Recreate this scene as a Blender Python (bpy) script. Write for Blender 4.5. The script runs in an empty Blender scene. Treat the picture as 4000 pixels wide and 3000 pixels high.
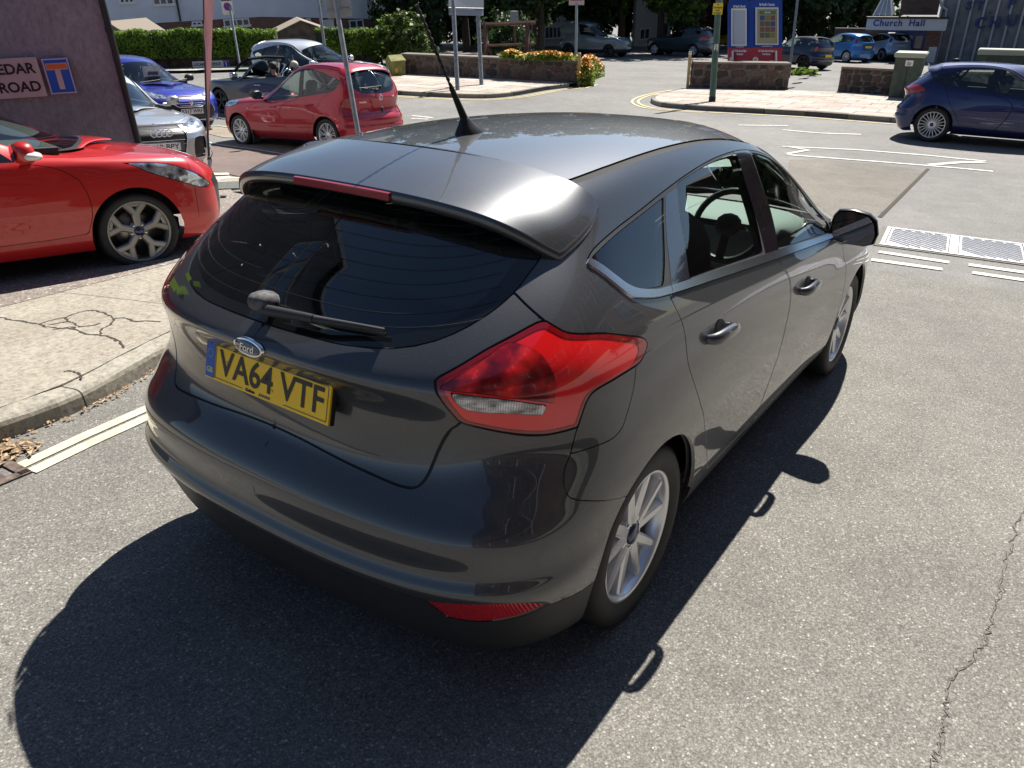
import bpy, math, random
import numpy as np
from mathutils import Vector, Matrix, Euler
random.seed(7); np.random.seed(7)
SC = bpy.context.scene; COL = SC.collection
PI = math.pi
# ------------------------------------------------------------ camera, sky, sun, exposure
TILT = 0.1046                                   # the side road falls towards the junction; cars on it lean with it
CAMC = (1.6436, -1.9461, 1.7585, -0.5917, -0.4211, 0.0368, 2981.4)
Rw = np.array([[1, 0, 0], [0, math.cos(TILT), math.sin(TILT)], [0, -math.sin(TILT), math.cos(TILT)]])
def cam_axes():
    yaw, pit, rol = CAMC[3:6]
    cy, sy, cp, sp = math.cos(yaw), math.sin(yaw), math.cos(pit), math.sin(pit)
    f = np.array([sy*cp, cy*cp, sp]); r = np.array([cy, -sy, 0.]); u = np.cross(r, f)
    cr, sr = math.cos(rol), math.sin(rol)
    return Rw @ (cr*r + sr*u), Rw @ (-sr*r + cr*u), Rw @ f
cr_, cu_, cf_ = cam_axes()
cam = bpy.data.cameras.new('camera'); camo = bpy.data.objects.new('camera', cam); COL.objects.link(camo)
M = Matrix.Identity(4)
for i in range(3): M[i][0] = cr_[i]; M[i][1] = cu_[i]; M[i][2] = -cf_[i]
for i, v in enumerate(Rw @ np.array(CAMC[:3])): M[i][3] = v
camo.matrix_world = M
cam.sensor_width = 36; cam.lens = 36*CAMC[6]/4000; cam.clip_end = 600; cam.clip_start = .05
SC.camera = camo
SUN = Vector(Rw @ np.array([-.14, .735, 1.0])).normalized()
w = bpy.data.worlds.new('World'); SC.world = w; w.use_nodes = True
nt = w.node_tree; bg = nt.nodes['Background']; sky = nt.nodes.new('ShaderNodeTexSky')
sky.sky_type = 'NISHITA'; sky.sun_disc = False; sky.sun_elevation = math.asin(SUN.z); sky.sun_rotation = math.atan2(SUN.x, SUN.y)
sky.air_density = .9; sky.dust_density = .2; sky.ozone_density = 2.2
nt.links.new(sky.outputs[0], bg.inputs[0]); bg.inputs[1].default_value = .055
sl = bpy.data.lights.new('sun', 'SUN'); sl.energy = 5.0; sl.angle = math.radians(.53); sl.color = (1, .95, .87)
so = bpy.data.objects.new('sun', sl); so.rotation_euler = SUN.to_track_quat('Z', 'Y').to_euler(); COL.objects.link(so)
SC.view_settings.view_transform = 'Standard'; SC.view_settings.look = 'None'; SC.view_settings.exposure = 1.0; SC.view_settings.gamma = 1
SC.cycles.use_denoising = True; SC.cycles.max_bounces = 8; SC.cycles.transparent_max_bounces = 12; SC.cycles.sample_clamp_indirect = 6
SC.cycles.caustics_reflective = False; SC.cycles.caustics_refractive = False

# ------------------------------------------------------------ materials
MATS = {}
def mat(name, col=(.5, .5, .5), rough=.6, metal=0, coat=0, spec=.5, emit=None, trans=0, alpha=1, ior=1.45, coat_rough=.03, fn=None):
    if name in MATS: return MATS[name]
    m = bpy.data.materials.new(name); m.use_nodes = True; n = m.node_tree.nodes; b = n['Principled BSDF']
    b.inputs['Base Color'].default_value = (*col, 1); b.inputs['Roughness'].default_value = rough; b.inputs['Metallic'].default_value = metal
    b.inputs['Coat Weight'].default_value = coat; b.inputs['Coat Roughness'].default_value = coat_rough
    b.inputs['Specular IOR Level'].default_value = spec; b.inputs['Transmission Weight'].default_value = trans; b.inputs['IOR'].default_value = ior
    b.inputs['Alpha'].default_value = alpha
    if emit: b.inputs['Emission Color'].default_value = (*emit[:3], 1); b.inputs['Emission Strength'].default_value = emit[3]
    if fn: fn(m.node_tree, b)
    MATS[name] = m; return m
def tex(nt, scale, detail=3, kind='noise', coord='Object', rough=.5, **kw):
    tc = nt.nodes.new('ShaderNodeTexCoord'); n = nt.nodes.new({'noise': 'ShaderNodeTexNoise', 'voronoi': 'ShaderNodeTexVoronoi', 'wave': 'ShaderNodeTexWave'}[kind])
    n.inputs['Scale'].default_value = scale
    if 'Detail' in n.inputs and kind == 'noise': n.inputs['Detail'].default_value = detail; n.inputs['Roughness'].default_value = rough
    if kw.get('map'):
        mp = nt.nodes.new('ShaderNodeMapping'); mp.inputs['Scale'].default_value = kw['map']; nt.links.new(tc.outputs[coord], mp.inputs[0]); nt.links.new(mp.outputs[0], n.inputs['Vector'])
    else: nt.links.new(tc.outputs[coord], n.inputs['Vector'])
    return n
def ramp(nt, src, stops, const=False):
    r = nt.nodes.new('ShaderNodeValToRGB'); e = r.color_ramp.elements
    while len(e) < len(stops): e.new(.5)
    for k, (p, c) in enumerate(stops): e[k].position = p; e[k].color = (*c, 1) if len(c) == 3 else c
    if const: r.color_ramp.interpolation = 'CONSTANT'
    nt.links.new(src, r.inputs[0]); return r.outputs[0]
def mixc(nt, a, b, f, mode='MIX'):
    m = nt.nodes.new('ShaderNodeMix'); m.data_type = 'RGBA'; m.blend_type = mode
    for s, v in ((m.inputs[0], f), (m.inputs[6], a), (m.inputs[7], b)):
        if hasattr(v, 'is_linked') or hasattr(v, 'links'): nt.links.new(v, s)
        elif isinstance(v, (int, float)): s.default_value = v
        else: s.default_value = (*v, 1)
    return m.outputs[2]
def bump(nt, b, h, strength=.3, dist=.01):
    bn = nt.nodes.new('ShaderNodeBump'); bn.inputs['Strength'].default_value = strength; bn.inputs['Distance'].default_value = dist
    nt.links.new(h, bn.inputs['Height']); nt.links.new(bn.outputs[0], b.inputs['Normal'])
def noisy(c1, c2, scale=8, bumps=0, bscale=None, dist=.01, detail=5):
    def f(nt, b):
        n = tex(nt, scale, detail); nt.links.new(ramp(nt, n.outputs[0], [(.3, c1), (.7, c2)]), b.inputs['Base Color'])
        if bumps:
            q = tex(nt, bscale or scale*3, 4); bump(nt, b, q.outputs[0], bumps, dist)
    return f
def paint(name, col, metal=.5, rough=.35, flake=True):
    def f(nt, b):
        if flake:
            v = tex(nt, 900, kind='voronoi'); c = ramp(nt, v.outputs['Color'], [(.0, tuple(x*.82 for x in col)), (.8, col), (1, tuple(min(1, x*1.6+.03) for x in col))])
            nt.links.new(c, b.inputs['Base Color'])
    return mat(name, col, rough, metal, coat=1, coat_rough=.015, fn=f)
BLACK = mat('black_plastic', (.018, .018, .02), .45)
SEAL = mat('seal_rubber', (.006, .006, .007), .6)
GLOSSB = mat('gloss_black', (.008, .008, .009), .08, coat=.6)
CHROME = mat('chrome', (.75, .76, .78), .09, 1)
def glassfn(tint, a=.78):
    def f(nt, b):
        out = nt.nodes['Material Output']; nt.nodes.remove(b)
        tr = nt.nodes.new('ShaderNodeBsdfTransparent'); tr.inputs[0].default_value = (*tint, 1)
        gl = nt.nodes.new('ShaderNodeBsdfGlossy'); gl.inputs['Roughness'].default_value = .003; gl.inputs[0].default_value = (1, 1, 1, 1)
        fr = nt.nodes.new('ShaderNodeFresnel'); fr.inputs[0].default_value = 1.72
        mx = nt.nodes.new('ShaderNodeMixShader'); nt.links.new(fr.outputs[0], mx.inputs[0]); nt.links.new(tr.outputs[0], mx.inputs[1]); nt.links.new(gl.outputs[0], mx.inputs[2])
        nt.links.new(mx.outputs[0], out.inputs[0])
    return f
GLASS = mat('car_glass', fn=glassfn((.74, .86, .81)))
DGLASS = mat('tinted_glass', fn=glassfn((.66, .80, .76)))
CLEARG = mat('clear_glass', fn=glassfn((.93, .95, .96)))
TYRE = mat('tyre_rubber', (.016, .016, .017), .62, fn=lambda nt, b: bump(nt, b, tex(nt, 90, 3).outputs[0], .15, .004))
ALLOY = mat('alloy', (.80, .81, .83), .30, .65, coat=.4)
DALLOY = mat('dark_alloy', (.33, .32, .30), .35, .7)
BALLOY = mat('black_alloy', (.02, .02, .022), .3, .3)

# ------------------------------------------------------------ objects
def tag(o, label=None, cat=None, group=None, kind=None):
    for k, v in (('label', label), ('category', cat), ('group', group), ('kind', kind)):
        if v: o[k] = v
    return o
def empty(name, loc=(0, 0, 0), rot=(0, 0, 0), parent=None):
    o = bpy.data.objects.new(name, None); o.location = loc; o.rotation_euler = rot; o.empty_display_size = .2; COL.objects.link(o)
    if parent: o.parent = parent
    return o
def link(name, me, m, parent=None, loc=None, rot=None):
    o = bpy.data.objects.new(name, me)
    if m is not None:
        if isinstance(m, (list, tuple)):
            for q in m: me.materials.append(q)
        elif len(me.materials) == 0: me.materials.append(m)
    COL.objects.link(o)
    if parent: o.parent = parent
    if loc is not None: o.location = loc
    if rot is not None: o.rotation_euler = rot
    return o
def copy_tree(o, parent=None, mir=False):
    c = o.copy(); COL.objects.link(c)
    if parent: c.parent = parent
    for ch in o.children: copy_tree(ch, c)
    return c

class MB:
    """collects simple shapes into one mesh"""
    def __init__(s): s.v = []; s.f = []; s.sm = []; s.mi = []; s.cur = 0
    def add(s, V, F, smooth=False, T=None):
        b = len(s.v)
        for p in V:
            p = Vector(p)
            if T is not None: p = T @ p
            s.v.append(tuple(p))
        for f in F: s.f.append(tuple(b+i for i in f)); s.sm.append(smooth); s.mi.append(s.cur)
        return s
    def box(s, c, d, T=None, rz=0, bev=0):
        x, y, z = (q/2 for q in d); R = Matrix.Translation(c) @ Matrix.Rotation(rz, 4, 'Z')
        if T is not None: R = T @ R
        if bev <= 0:
            V = [(i*x, j*y, k*z) for k in (-1, 1) for j in (-1, 1) for i in (-1, 1)]
            F = [(0, 2, 3, 1), (4, 5, 7, 6), (0, 1, 5, 4), (2, 6, 7, 3), (0, 4, 6, 2), (1, 3, 7, 5)]
            return s.add(V, F, False, R)
        b = bev; V = []; 
        for k, zz, ins in ((0, -z, b), (1, -z+b, 0), (2, z-b, 0), (3, z, b)):
            xx, yy = x-ins, y-ins; c2 = b if ins == 0 else b*.3
            V += [(-xx+c2, -yy, zz), (xx-c2, -yy, zz), (xx, -yy+c2, zz), (xx, yy-c2, zz), (xx-c2, yy, zz), (-xx+c2, yy, zz), (-xx, yy-c2, zz), (-xx, -yy+c2, zz)]
        F = [tuple(range(7, -1, -1)), tuple(range(24, 32))]
        for k in range(3):
            for i in range(8): F.append((k*8+i, k*8+(i+1) % 8, k*8+8+(i+1) % 8, k*8+8+i))
        return s.add(V, F, False, R)
    def tube(s, pts, r, n=8, caps=True, smooth=True, T=None):
        pts = [Vector(p) for p in pts]; m = len(pts); rr = r if isinstance(r, (list, tuple)) else [r]*m
        V = []; F = []; ref = None
        for i, p in enumerate(pts):
            d = (pts[min(i+1, m-1)] - pts[max(i-1, 0)]).normalized()
            if ref is None: ref = Vector((0, 0, 1)) if abs(d.z) < .9 else Vector((1, 0, 0))
            a = (ref - d*ref.dot(d)).normalized(); b = d.cross(a); ref = a
            for k in range(n):
                t = 2*PI*k/n; V.append(p + a*math.cos(t)*rr[i] + b*math.sin(t)*rr[i])
        for i in range(m-1):
            for k in range(n): F.append((i*n+k, i*n+(k+1) % n, (i+1)*n+(k+1) % n, (i+1)*n+k))
        s.add(V, F, smooth, T)
        if caps: s.add(V[:n], [tuple(range(n-1, -1, -1))], False, T); s.add(V[-n:], [tuple(range(n))], False, T)
        return s
    def lathe(s, prof, n=32, axis='x', smooth=True, T=None, c=(0, 0, 0), closed=False):
        """prof: (axial, radius)"""
        V = []; F = []; m = len(prof)
        for k in range(n):
            t = 2*PI*k/n
            for a, r in prof:
                q = {'x': (a, r*math.cos(t), r*math.sin(t)), 'y': (r*math.cos(t), a, r*math.sin(t)), 'z': (r*math.cos(t), r*math.sin(t), a)}[axis]
                V.append((q[0]+c[0], q[1]+c[1], q[2]+c[2]))
        for k in range(n):
            for i in range(m if closed else m-1):
                j = (i+1) % m; F.append((k*m+i, ((k+1) % n)*m+i, ((k+1) % n)*m+j, k*m+j))
        return s.add(V, F, smooth, T)
    def prism(s, poly, z0, z1, T=None, smooth=False):
        n = len(poly); V = [(x, y, z0) for x, y in poly] + [(x, y, z1) for x, y in poly]
        F = [tuple(range(n-1, -1, -1)), tuple(range(n, 2*n))] + [(i, (i+1) % n, n+(i+1) % n, n+i) for i in range(n)]
        return s.add(V, F, smooth, T)
    def quad(s, a, b, c, d, T=None): return s.add([a, b, c, d], [(0, 1, 2, 3)], False, T)
    def blob(s, c, r, n=2, jit=0, T=None, e=1):
        """rounded super-ellipsoid"""
        nu, nv = 6*n, 4*n; V = []; F = []
        sg = lambda t: math.copysign(abs(t)**e, t)
        for j in range(nv+1):
            ph = -PI/2 + PI*j/nv
            for i in range(nu):
                th = 2*PI*i/nu; k = 1+random.uniform(-jit, jit)
                V.append((c[0]+r[0]*sg(math.cos(ph))*sg(math.cos(th))*k, c[1]+r[1]*sg(math.cos(ph))*sg(math.sin(th))*k, c[2]+r[2]*sg(math.sin(ph))*k))
        for j in range(nv):
            for i in range(nu): F.append((j*nu+i, j*nu+(i+1) % nu, (j+1)*nu+(i+1) % nu, (j+1)*nu+i))
        return s.add(V, F, True, T)
    def mesh(s, name):
        me = bpy.data.meshes.new(name); me.from_pydata(s.v, [], s.f)
        me.polygons.foreach_set('use_smooth', s.sm); me.polygons.foreach_set('material_index', s.mi); me.validate(); return me
    def build(s, name, m, parent=None, loc=None, rot=None): return link(name, s.mesh(name), m, parent, loc, rot)

FONT = None
def text_mesh(txt, size, depth=.001, align='CENTER', bold=0, space=1, res=4):
    cu = bpy.data.curves.new('t', 'FONT'); cu.body = txt; cu.size = size; cu.extrude = depth; cu.align_x = align; cu.align_y = 'CENTER'; cu.offset = bold; cu.space_character = space; cu.resolution_u = res
    o = bpy.data.objects.new('t', cu); COL.objects.link(o); dg = bpy.context.evaluated_depsgraph_get()
    me = bpy.data.meshes.new_from_object(o.evaluated_get(dg)); bpy.data.objects.remove(o); bpy.data.curves.remove(cu); return me
def text(name, txt, size, m, parent, loc, rot, **kw):
    wide = kw.pop('wide', 1); me = text_mesh(txt, size, **kw)
    if kw.get('fit'): pass
    o = link(name, me, m, parent, loc, rot); o.scale = (wide, 1, 1); return o
# ------------------------------------------------------------ smooth panel surfaces
def bs_matrix(n, t, refl0, refl1, d=0):
    """uniform cubic B-spline rows for parameters t over n control points; ends mirrored (refl) or extrapolated"""
    B = np.zeros((len(t), n)); S = np.ones((len(t), n)) * 0
    Bx = np.zeros((len(t), n))
    for r, tt in enumerate(t):
        i = min(int(tt), n - 2); f = tt - i
        if d == 0:
            w = [(1-f)**3/6, (3*f**3-6*f*f+4)/6, (-3*f**3+3*f*f+3*f+1)/6, f**3/6]
        else:
            w = [-(1-f)**2/2, (9*f*f-12*f)/6, (-9*f*f+6*f+3)/6, f*f/2]
        for k in range(4):
            j = i - 1 + k
            if j < 0:
                if refl0: B[r, 1] += w[k]; Bx[r, 1] -= w[k]
                else:
                    for M in (B, Bx): M[r, 0] += 2*w[k]; M[r, 1] -= w[k]
            elif j >= n:
                if refl1: B[r, n-2] += w[k]; Bx[r, n-2] -= w[k]
                else:
                    for M in (B, Bx): M[r, n-1] += 2*w[k]; M[r, n-2] -= w[k]
            else:
                B[r, j] += w[k]; Bx[r, j] += w[k]
    return B, Bx

class Surf:
    """tensor B-spline patch through a table of key points K[row, col, xyz]; x mirrored at the ends named in refl"""
    def __init__(s, K, refl_u=(True, True), fit=2):
        s.K = np.array(K, float); s.refl = refl_u; s.nv, s.nu = s.K.shape[:2]
        C = s.K.copy()
        for _ in range(fit):
            s.C = C
            P, _n = s.ev_grid(np.arange(s.nu, dtype=float), np.arange(s.nv, dtype=float), normals=False)
            C = C + 0.9*(s.K - P)
        s.C = C
    def ev_grid(s, us, vs, normals=True):
        def ev(du, dv):
            Bu, Bux = bs_matrix(s.nu, us, s.refl[0], s.refl[1], du); Bv, _ = bs_matrix(s.nv, vs, False, False, dv)
            X = Bv @ s.C[..., 0] @ Bux.T; Y = Bv @ s.C[..., 1] @ Bu.T; Z = Bv @ s.C[..., 2] @ Bu.T
            return np.stack([X, Y, Z], -1)
        P = ev(0, 0)
        if not normals: return P, None
        N = np.cross(ev(1, 0), ev(0, 1)); L = np.linalg.norm(N, axis=-1, keepdims=True); L[L < 1e-12] = 1
        return P, N / L
    def at(s, u, v):
        P, N = s.ev_grid(np.array([float(u)]), np.array([float(v)])); return P[0, 0], N[0, 0]

class Soup:
    """triangles with position, normal and the two chart coordinates at every vertex"""
    def __init__(s, V, F): s.V = V; s.F = F            # V: n x 8 (xyz, normal, uv)
    def cut(s, f):
        """split along f = 0 -> (part with f < 0, part with f >= 0)"""
        V, F = s.V, s.F
        if len(F) == 0: return Soup(V, F), Soup(V, F)
        f = np.where(np.abs(f) < 1e-9, 1e-9, f)
        neg = f < 0; cnt = neg[F].sum(1)
        inn = [F[cnt == 3]]; out = [F[cnt == 0]]; V2 = [V]; base = len(V); cache = {}; extra = []
        def mid(a, b):
            nonlocal base
            k = (a, b) if a < b else (b, a)
            if k not in cache:
                t = f[k[0]] / (f[k[0]] - f[k[1]]); cache[k] = base; base += 1
                extra.append(V[k[0]] * (1-t) + V[k[1]] * t)
            return cache[k]
        ni, no = [], []
        for tri in F[(cnt == 1) | (cnt == 2)].tolist():
            m = [bool(neg[i]) for i in tri]
            one = sum(m) == 1
            k = m.index(one)
            a, b, c = tri[k], tri[(k+1) % 3], tri[(k+2) % 3]
            ab, ac = mid(a, b), mid(a, c)
            (ni if one else no).append((a, ab, ac))
            (no if one else ni).extend(((ab, b, c), (ab, c, ac)))
        if ni: inn.append(np.array(ni))
        if no: out.append(np.array(no))
        if extra: V = np.vstack([V, np.array(extra)])
        return Soup(V, np.vstack(inn).astype(int)).clean(), Soup(V, np.vstack(out).astype(int)).clean()
    def clean(s):
        if len(s.F) == 0: return Soup(s.V[:0], s.F.reshape(0, 3))
        u, inv = np.unique(s.F, return_inverse=True)
        return Soup(s.V[u], inv.reshape(-1, 3))
    def band(s, f, w):
        """-> (inside f < -w, strip, outside)"""
        a, r = s.cut(f + w)
        if len(r.F) == 0: return a, r, r
        return a, r, None

def grid_soup(S, us, vs, flip=False):
    P, N = S.ev_grid(us, vs); nv, nu = P.shape[:2]
    if flip: N = -N
    U, W = np.meshgrid(us, vs)
    V = np.concatenate([P, N, U[..., None], W[..., None]], -1).reshape(-1, 8)
    i = np.arange(nv*nu).reshape(nv, nu); a, b, c, d = i[:-1, :-1], i[:-1, 1:], i[1:, 1:], i[1:, :-1]
    F = np.concatenate([np.stack([a, b, c], -1).reshape(-1, 3), np.stack([a, c, d], -1).reshape(-1, 3)])
    if flip: F = F[:, ::-1]
    return Soup(V, F)

def smooth_poly(P, n=6, closed=True):
    """Catmull-Rom through the points of an outline; a point repeated twice in a row stays a sharp corner"""
    P = [tuple(p) for p in P]; out = []; m = len(P)
    for i in range(m if closed else m-1):
        p0, p1, p2, p3 = (np.array(P[(i+k) % m] if closed else P[min(max(i+k, 0), m-1)], float) for k in (-1, 0, 1, 2))
        if np.allclose(p1, p2): continue
        if np.allclose(p0, p1): p0 = p1 - (p2-p1)*.5
        if np.allclose(p2, p3): p3 = p2 + (p2-p1)*.5
        for t in np.linspace(0, 1, n, endpoint=False):
            out.append(.5*((2*p1) + (p2-p0)*t + (2*p0-5*p1+4*p2-p3)*t*t + (3*p1-p0-3*p2+p3)*t**3))
    if not closed: out.append(np.array(P[-1], float))
    return np.array(out)

def sd_poly(Q, P):
    """signed distance of points Q to the closed outline P (negative inside), both in any chart"""
    A = P; B = np.roll(P, -1, 0); out = np.full(len(Q), 1e9); ins = np.zeros(len(Q), bool)
    for a, b in zip(A, B):
        e = b-a; L = e@e
        if L < 1e-16: continue
        t = np.clip(((Q-a)@e)/L, 0, 1); d = np.hypot(*(Q-a-t[:, None]*e).T); out = np.minimum(out, d)
        c = (a[1] > Q[:, 1]) != (b[1] > Q[:, 1])
        with np.errstate(divide='ignore', invalid='ignore'):
            xx = (b[0]-a[0])*(Q[:, 1]-a[1])/(b[1]-a[1]) + a[0]
        ins ^= c & (Q[:, 0] < xx)
    return np.where(ins, -out, out)

def dist_line3(P, L):
    out = np.full(len(P), 1e9)
    for a, b in zip(L[:-1], L[1:]):
        e = b-a; q = e@e
        if q < 1e-14: continue
        t = np.clip(((P-a)@e)/q, 0, 1); out = np.minimum(out, np.linalg.norm(P-a-t[:, None]*e, axis=1))
    return out

def surf_sd(soup, surf, poly):
    """metric signed distance on the surface to an outline given in its (u, v) chart"""
    P3 = np.array([surf.at(max(0, min(surf.nu-1, u)), max(0, min(surf.nv-1, v)))[0] for u, v in poly]); P3 = np.vstack([P3, P3[:1]])
    s = sd_poly(soup.V[:, 6:8], poly)
    d = dist_line3(soup.V[:, :3], P3)
    return np.where(s < 0, -d, d)
# ------------------------------------------------------------ the grey hatchback: key points (x, y forward from rear axle, z)
def focus_keys():
    r = []
    def row(*p): r.append(p)
    #     0 centre        1               2                3                4                5                6              7                8               9               10              11              12             13             14             15            16
    row((0,-.64,.165),(.30,-.63,.165),(.54,-.585,.165),(.70,-.50,.165),(.76,-.37,.185),(.80,-.24,.185),(.805,0,.185),(.80,.45,.185),(.80,1.,.185),(.80,1.6,.185),(.80,2.1,.185),(.80,2.6,.185),(.78,3.05,.185),(.70,3.25,.19),(.52,3.37,.19),(.3,3.42,.19),(0,3.44,.19))
    row((0,-.725,.225),(.30,-.715,.225),(.57,-.670,.225),(.745,-.580,.225),(.83,-.45,.225),(.86,-.28,.225),(.85,0,.235),(.845,.45,.235),(.84,1.,.235),(.84,1.6,.235),(.84,2.1,.235),(.85,2.6,.235),(.83,3.05,.235),(.75,3.28,.24),(.55,3.42,.24),(.3,3.48,.24),(0,3.5,.24))
    row((0,-.772,.36),(.30,-.762,.36),(.595,-.715,.36),(.775,-.615,.36),(.863,-.465,.36),(.890,-.285,.36),(.893,0,.36),(.880,.45,.34),(.870,1.,.33),(.870,1.6,.33),(.87,2.1,.34),(.89,2.6,.36),(.87,3.05,.36),(.78,3.3,.36),(.56,3.45,.36),(.3,3.52,.36),(0,3.54,.36))
    row((0,-.800,.505),(.30,-.791,.505),(.612,-.738,.51),(.793,-.628,.515),(.872,-.47,.52),(.893,-.29,.53),(.905,0,.53),(.890,.45,.52),(.880,1.,.50),(.880,1.6,.50),(.883,2.1,.52),(.903,2.6,.53),(.87,3.05,.53),(.78,3.3,.53),(.56,3.46,.53),(.3,3.53,.53),(0,3.55,.53))
    row((0,-.768,.662),(.30,-.760,.662),(.592,-.714,.662),(.765,-.608,.668),(.850,-.47,.665),(.890,-.30,.67),(.903,0,.67),(.893,.45,.65),(.884,1.,.63),(.884,1.6,.63),(.887,2.1,.65),(.900,2.6,.67),(.86,3.05,.66),(.76,3.28,.64),(.54,3.43,.62),(.3,3.5,.62),(0,3.52,.62))
    row((0,-.735,.700),(.30,-.727,.700),(.575,-.680,.712),(.745,-.595,.72),(.828,-.46,.73),(.875,-.30,.75),(.892,0,.755),(.888,.45,.73),(.882,1.,.71),(.882,1.6,.71),(.884,2.1,.73),(.893,2.6,.75),(.84,3.05,.73),(.72,3.25,.70),(.5,3.38,.68),(.28,3.44,.68),(0,3.46,.68))
    row((0,-.706,.755),(.30,-.700,.76),(.565,-.650,.780),(.715,-.560,.80),(.800,-.45,.81),(.855,-.30,.83),(.876,0,.83),(.880,.45,.81),(.880,1.,.78),(.879,1.6,.77),(.876,2.1,.78),(.878,2.6,.80),(.80,3.05,.775),(.66,3.2,.75),(.46,3.3,.73),(.26,3.36,.73),(0,3.38,.73))
    row((0,-.706,.90),(.30,-.698,.895),(.555,-.648,.89),(.700,-.560,.89),(.786,-.45,.895),(.838,-.30,.90),(.862,0,.90),(.870,.45,.88),(.872,1.,.86),(.870,1.6,.85),(.864,2.1,.85),(.856,2.6,.84),(.76,3.05,.80),(.6,3.15,.79),(.42,3.22,.78),(.24,3.26,.78),(0,3.28,.78))
    row((0,-.762,.978),(.30,-.746,.972),(.550,-.670,.970),(.690,-.565,.98),(.768,-.455,.99),(.812,-.31,1.00),(.833,0,1.00),(.850,.45,.965),(.858,1.,.935),(.858,1.6,.91),(.85,2.1,.89),(.83,2.6,.865),(.72,3.0,.82),(.57,3.08,.82),(.40,3.14,.82),(.23,3.18,.82),(0,3.2,.82))
    row((0,-.742,1.018),(.30,-.722,1.02),(.535,-.635,1.03),(.660,-.525,1.055),(.730,-.415,1.075),(.775,-.28,1.09),(.800,0,1.075),(.825,.45,1.03),(.840,1.,.985),(.842,1.6,.95),(.834,2.1,.92),(.81,2.6,.885),(.69,2.95,.84),(.55,3.0,.84),(.38,3.05,.84),(.22,3.1,.84),(0,3.12,.84))
    row((0,-.650,1.085),(.30,-.632,1.09),(.500,-.550,1.115),(.605,-.450,1.145),(.672,-.350,1.17),(.718,-.20,1.19),(.742,.04,1.165),(.755,.46,1.155),(.765,1.,1.13),(.765,1.58,1.09),(.775,2.0,1.02),(.76,2.55,.91),(.65,2.9,.86),(.52,2.95,.86),(.36,3.0,.86),(.21,3.05,.86),(0,3.06,.86))
    row((0,-.520,1.200),(.29,-.500,1.200),(.455,-.430,1.22),(.545,-.340,1.245),(.605,-.260,1.265),(.645,-.13,1.285),(.665,.08,1.28),(.675,.47,1.285),(.68,.98,1.275),(.69,1.52,1.225),(.72,1.92,1.105),(.72,2.5,.93),(.62,2.85,.875),(.5,2.88,.875),(.34,2.92,.875),(.2,2.97,.875),(0,2.98,.875))
    row((0,-.400,1.295),(.28,-.385,1.292),(.430,-.325,1.305),(.505,-.255,1.325),(.562,-.185,1.34),(.598,-.08,1.355),(.610,.12,1.368),(.615,.48,1.385),(.617,.96,1.385),(.635,1.46,1.335),(.69,1.85,1.185),(.69,2.45,.945),(.60,2.8,.89),(.48,2.82,.89),(.32,2.86,.89),(.19,2.9,.89),(0,2.9,.89))
    row((0,-.300,1.365),(.27,-.285,1.360),(.415,-.225,1.368),(.480,-.165,1.380),(.527,-.115,1.392),(.555,-.03,1.402),(.562,.14,1.415),(.565,.48,1.437),(.565,.95,1.440),(.590,1.44,1.385),(.66,1.80,1.22),(.665,2.42,.955),(.585,2.78,.895),(.47,2.8,.895),(.31,2.84,.895),(.18,2.87,.895),(0,2.88,.895))
    A = [np.array(q, float) for q in r]
    lip = A[2]*.30 + A[3]*.70; crs = A[3]*.42 + A[4]*.58
    for k, (dx, dy) in enumerate(((0, -.036), (.004, -.036), (.012, -.032), (.020, -.022), (.014, -.008))): lip[k] += (dx, dy, -.006)
    for k, (dx, dy) in enumerate(((0, -.026), (.004, -.026), (.010, -.024), (.015, -.015), (.008, -.005))): crs[k] += (dx, dy, 0)
    return A[:3] + [lip, A[3], crs] + A[4:]
VMAP = ([-2, 2, 2.6, 2.85, 3.5, 4, 20], [-2, 2, 3, 4, 5, 6, 22])
def vm(P):
    P = np.array(P, float); P[:, 1] = np.interp(P[:, 1], *VMAP); return P
def focus_top():
    """roof, windscreen and bonnet between the two roof channels"""
    st = [(-.085,1.455,.525,-.04,1.408),(.15,1.472,.530,.15,1.424),(.50,1.487,.533,.48,1.446),(.97,1.492,.533,.95,1.449),(1.50,1.465,.555,1.42,1.398),
          (1.93,1.395,.60,1.72,1.28),(2.30,1.22,.64,2.05,1.11),(2.70,1.00,.645,2.40,.965),(2.88,.945,.56,2.75,.905),(3.0,.92,.36,2.84,.9),(3.05,.90,.22,2.87,.9)]
    K = []
    for yc, zc, xe, ye, ze in st:
        K.append([(xe*f, yc+(ye-yc)*f**2, zc+(ze-zc)*f**2.3) for f in (0, .3, .58, .82, 1)])
    return K
def focus_spoiler():
    return [[(0,-.405,1.383),(.2,-.40,1.380),(.36,-.39,1.370),(.48,-.365,1.350),(.56,-.325,1.318),(.61,-.285,1.285),(.640,-.25,1.262)],
            [(0,-.30,1.410),(.2,-.297,1.407),(.36,-.29,1.396),(.47,-.272,1.381),(.555,-.245,1.352),(.612,-.215,1.318),(.645,-.18,1.287)],
            [(0,-.19,1.435),(.2,-.187,1.432),(.36,-.175,1.420),(.47,-.16,1.404),(.550,-.14,1.379),(.605,-.115,1.350),(.637,-.09,1.318)],
            [(0,-.092,1.4535),(.2,-.087,1.4505),(.36,-.067,1.441),(.46,-.055,1.4265),(.535,-.050,1.412),(.585,-.035,1.388),(.614,-.015,1.357)]]
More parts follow.
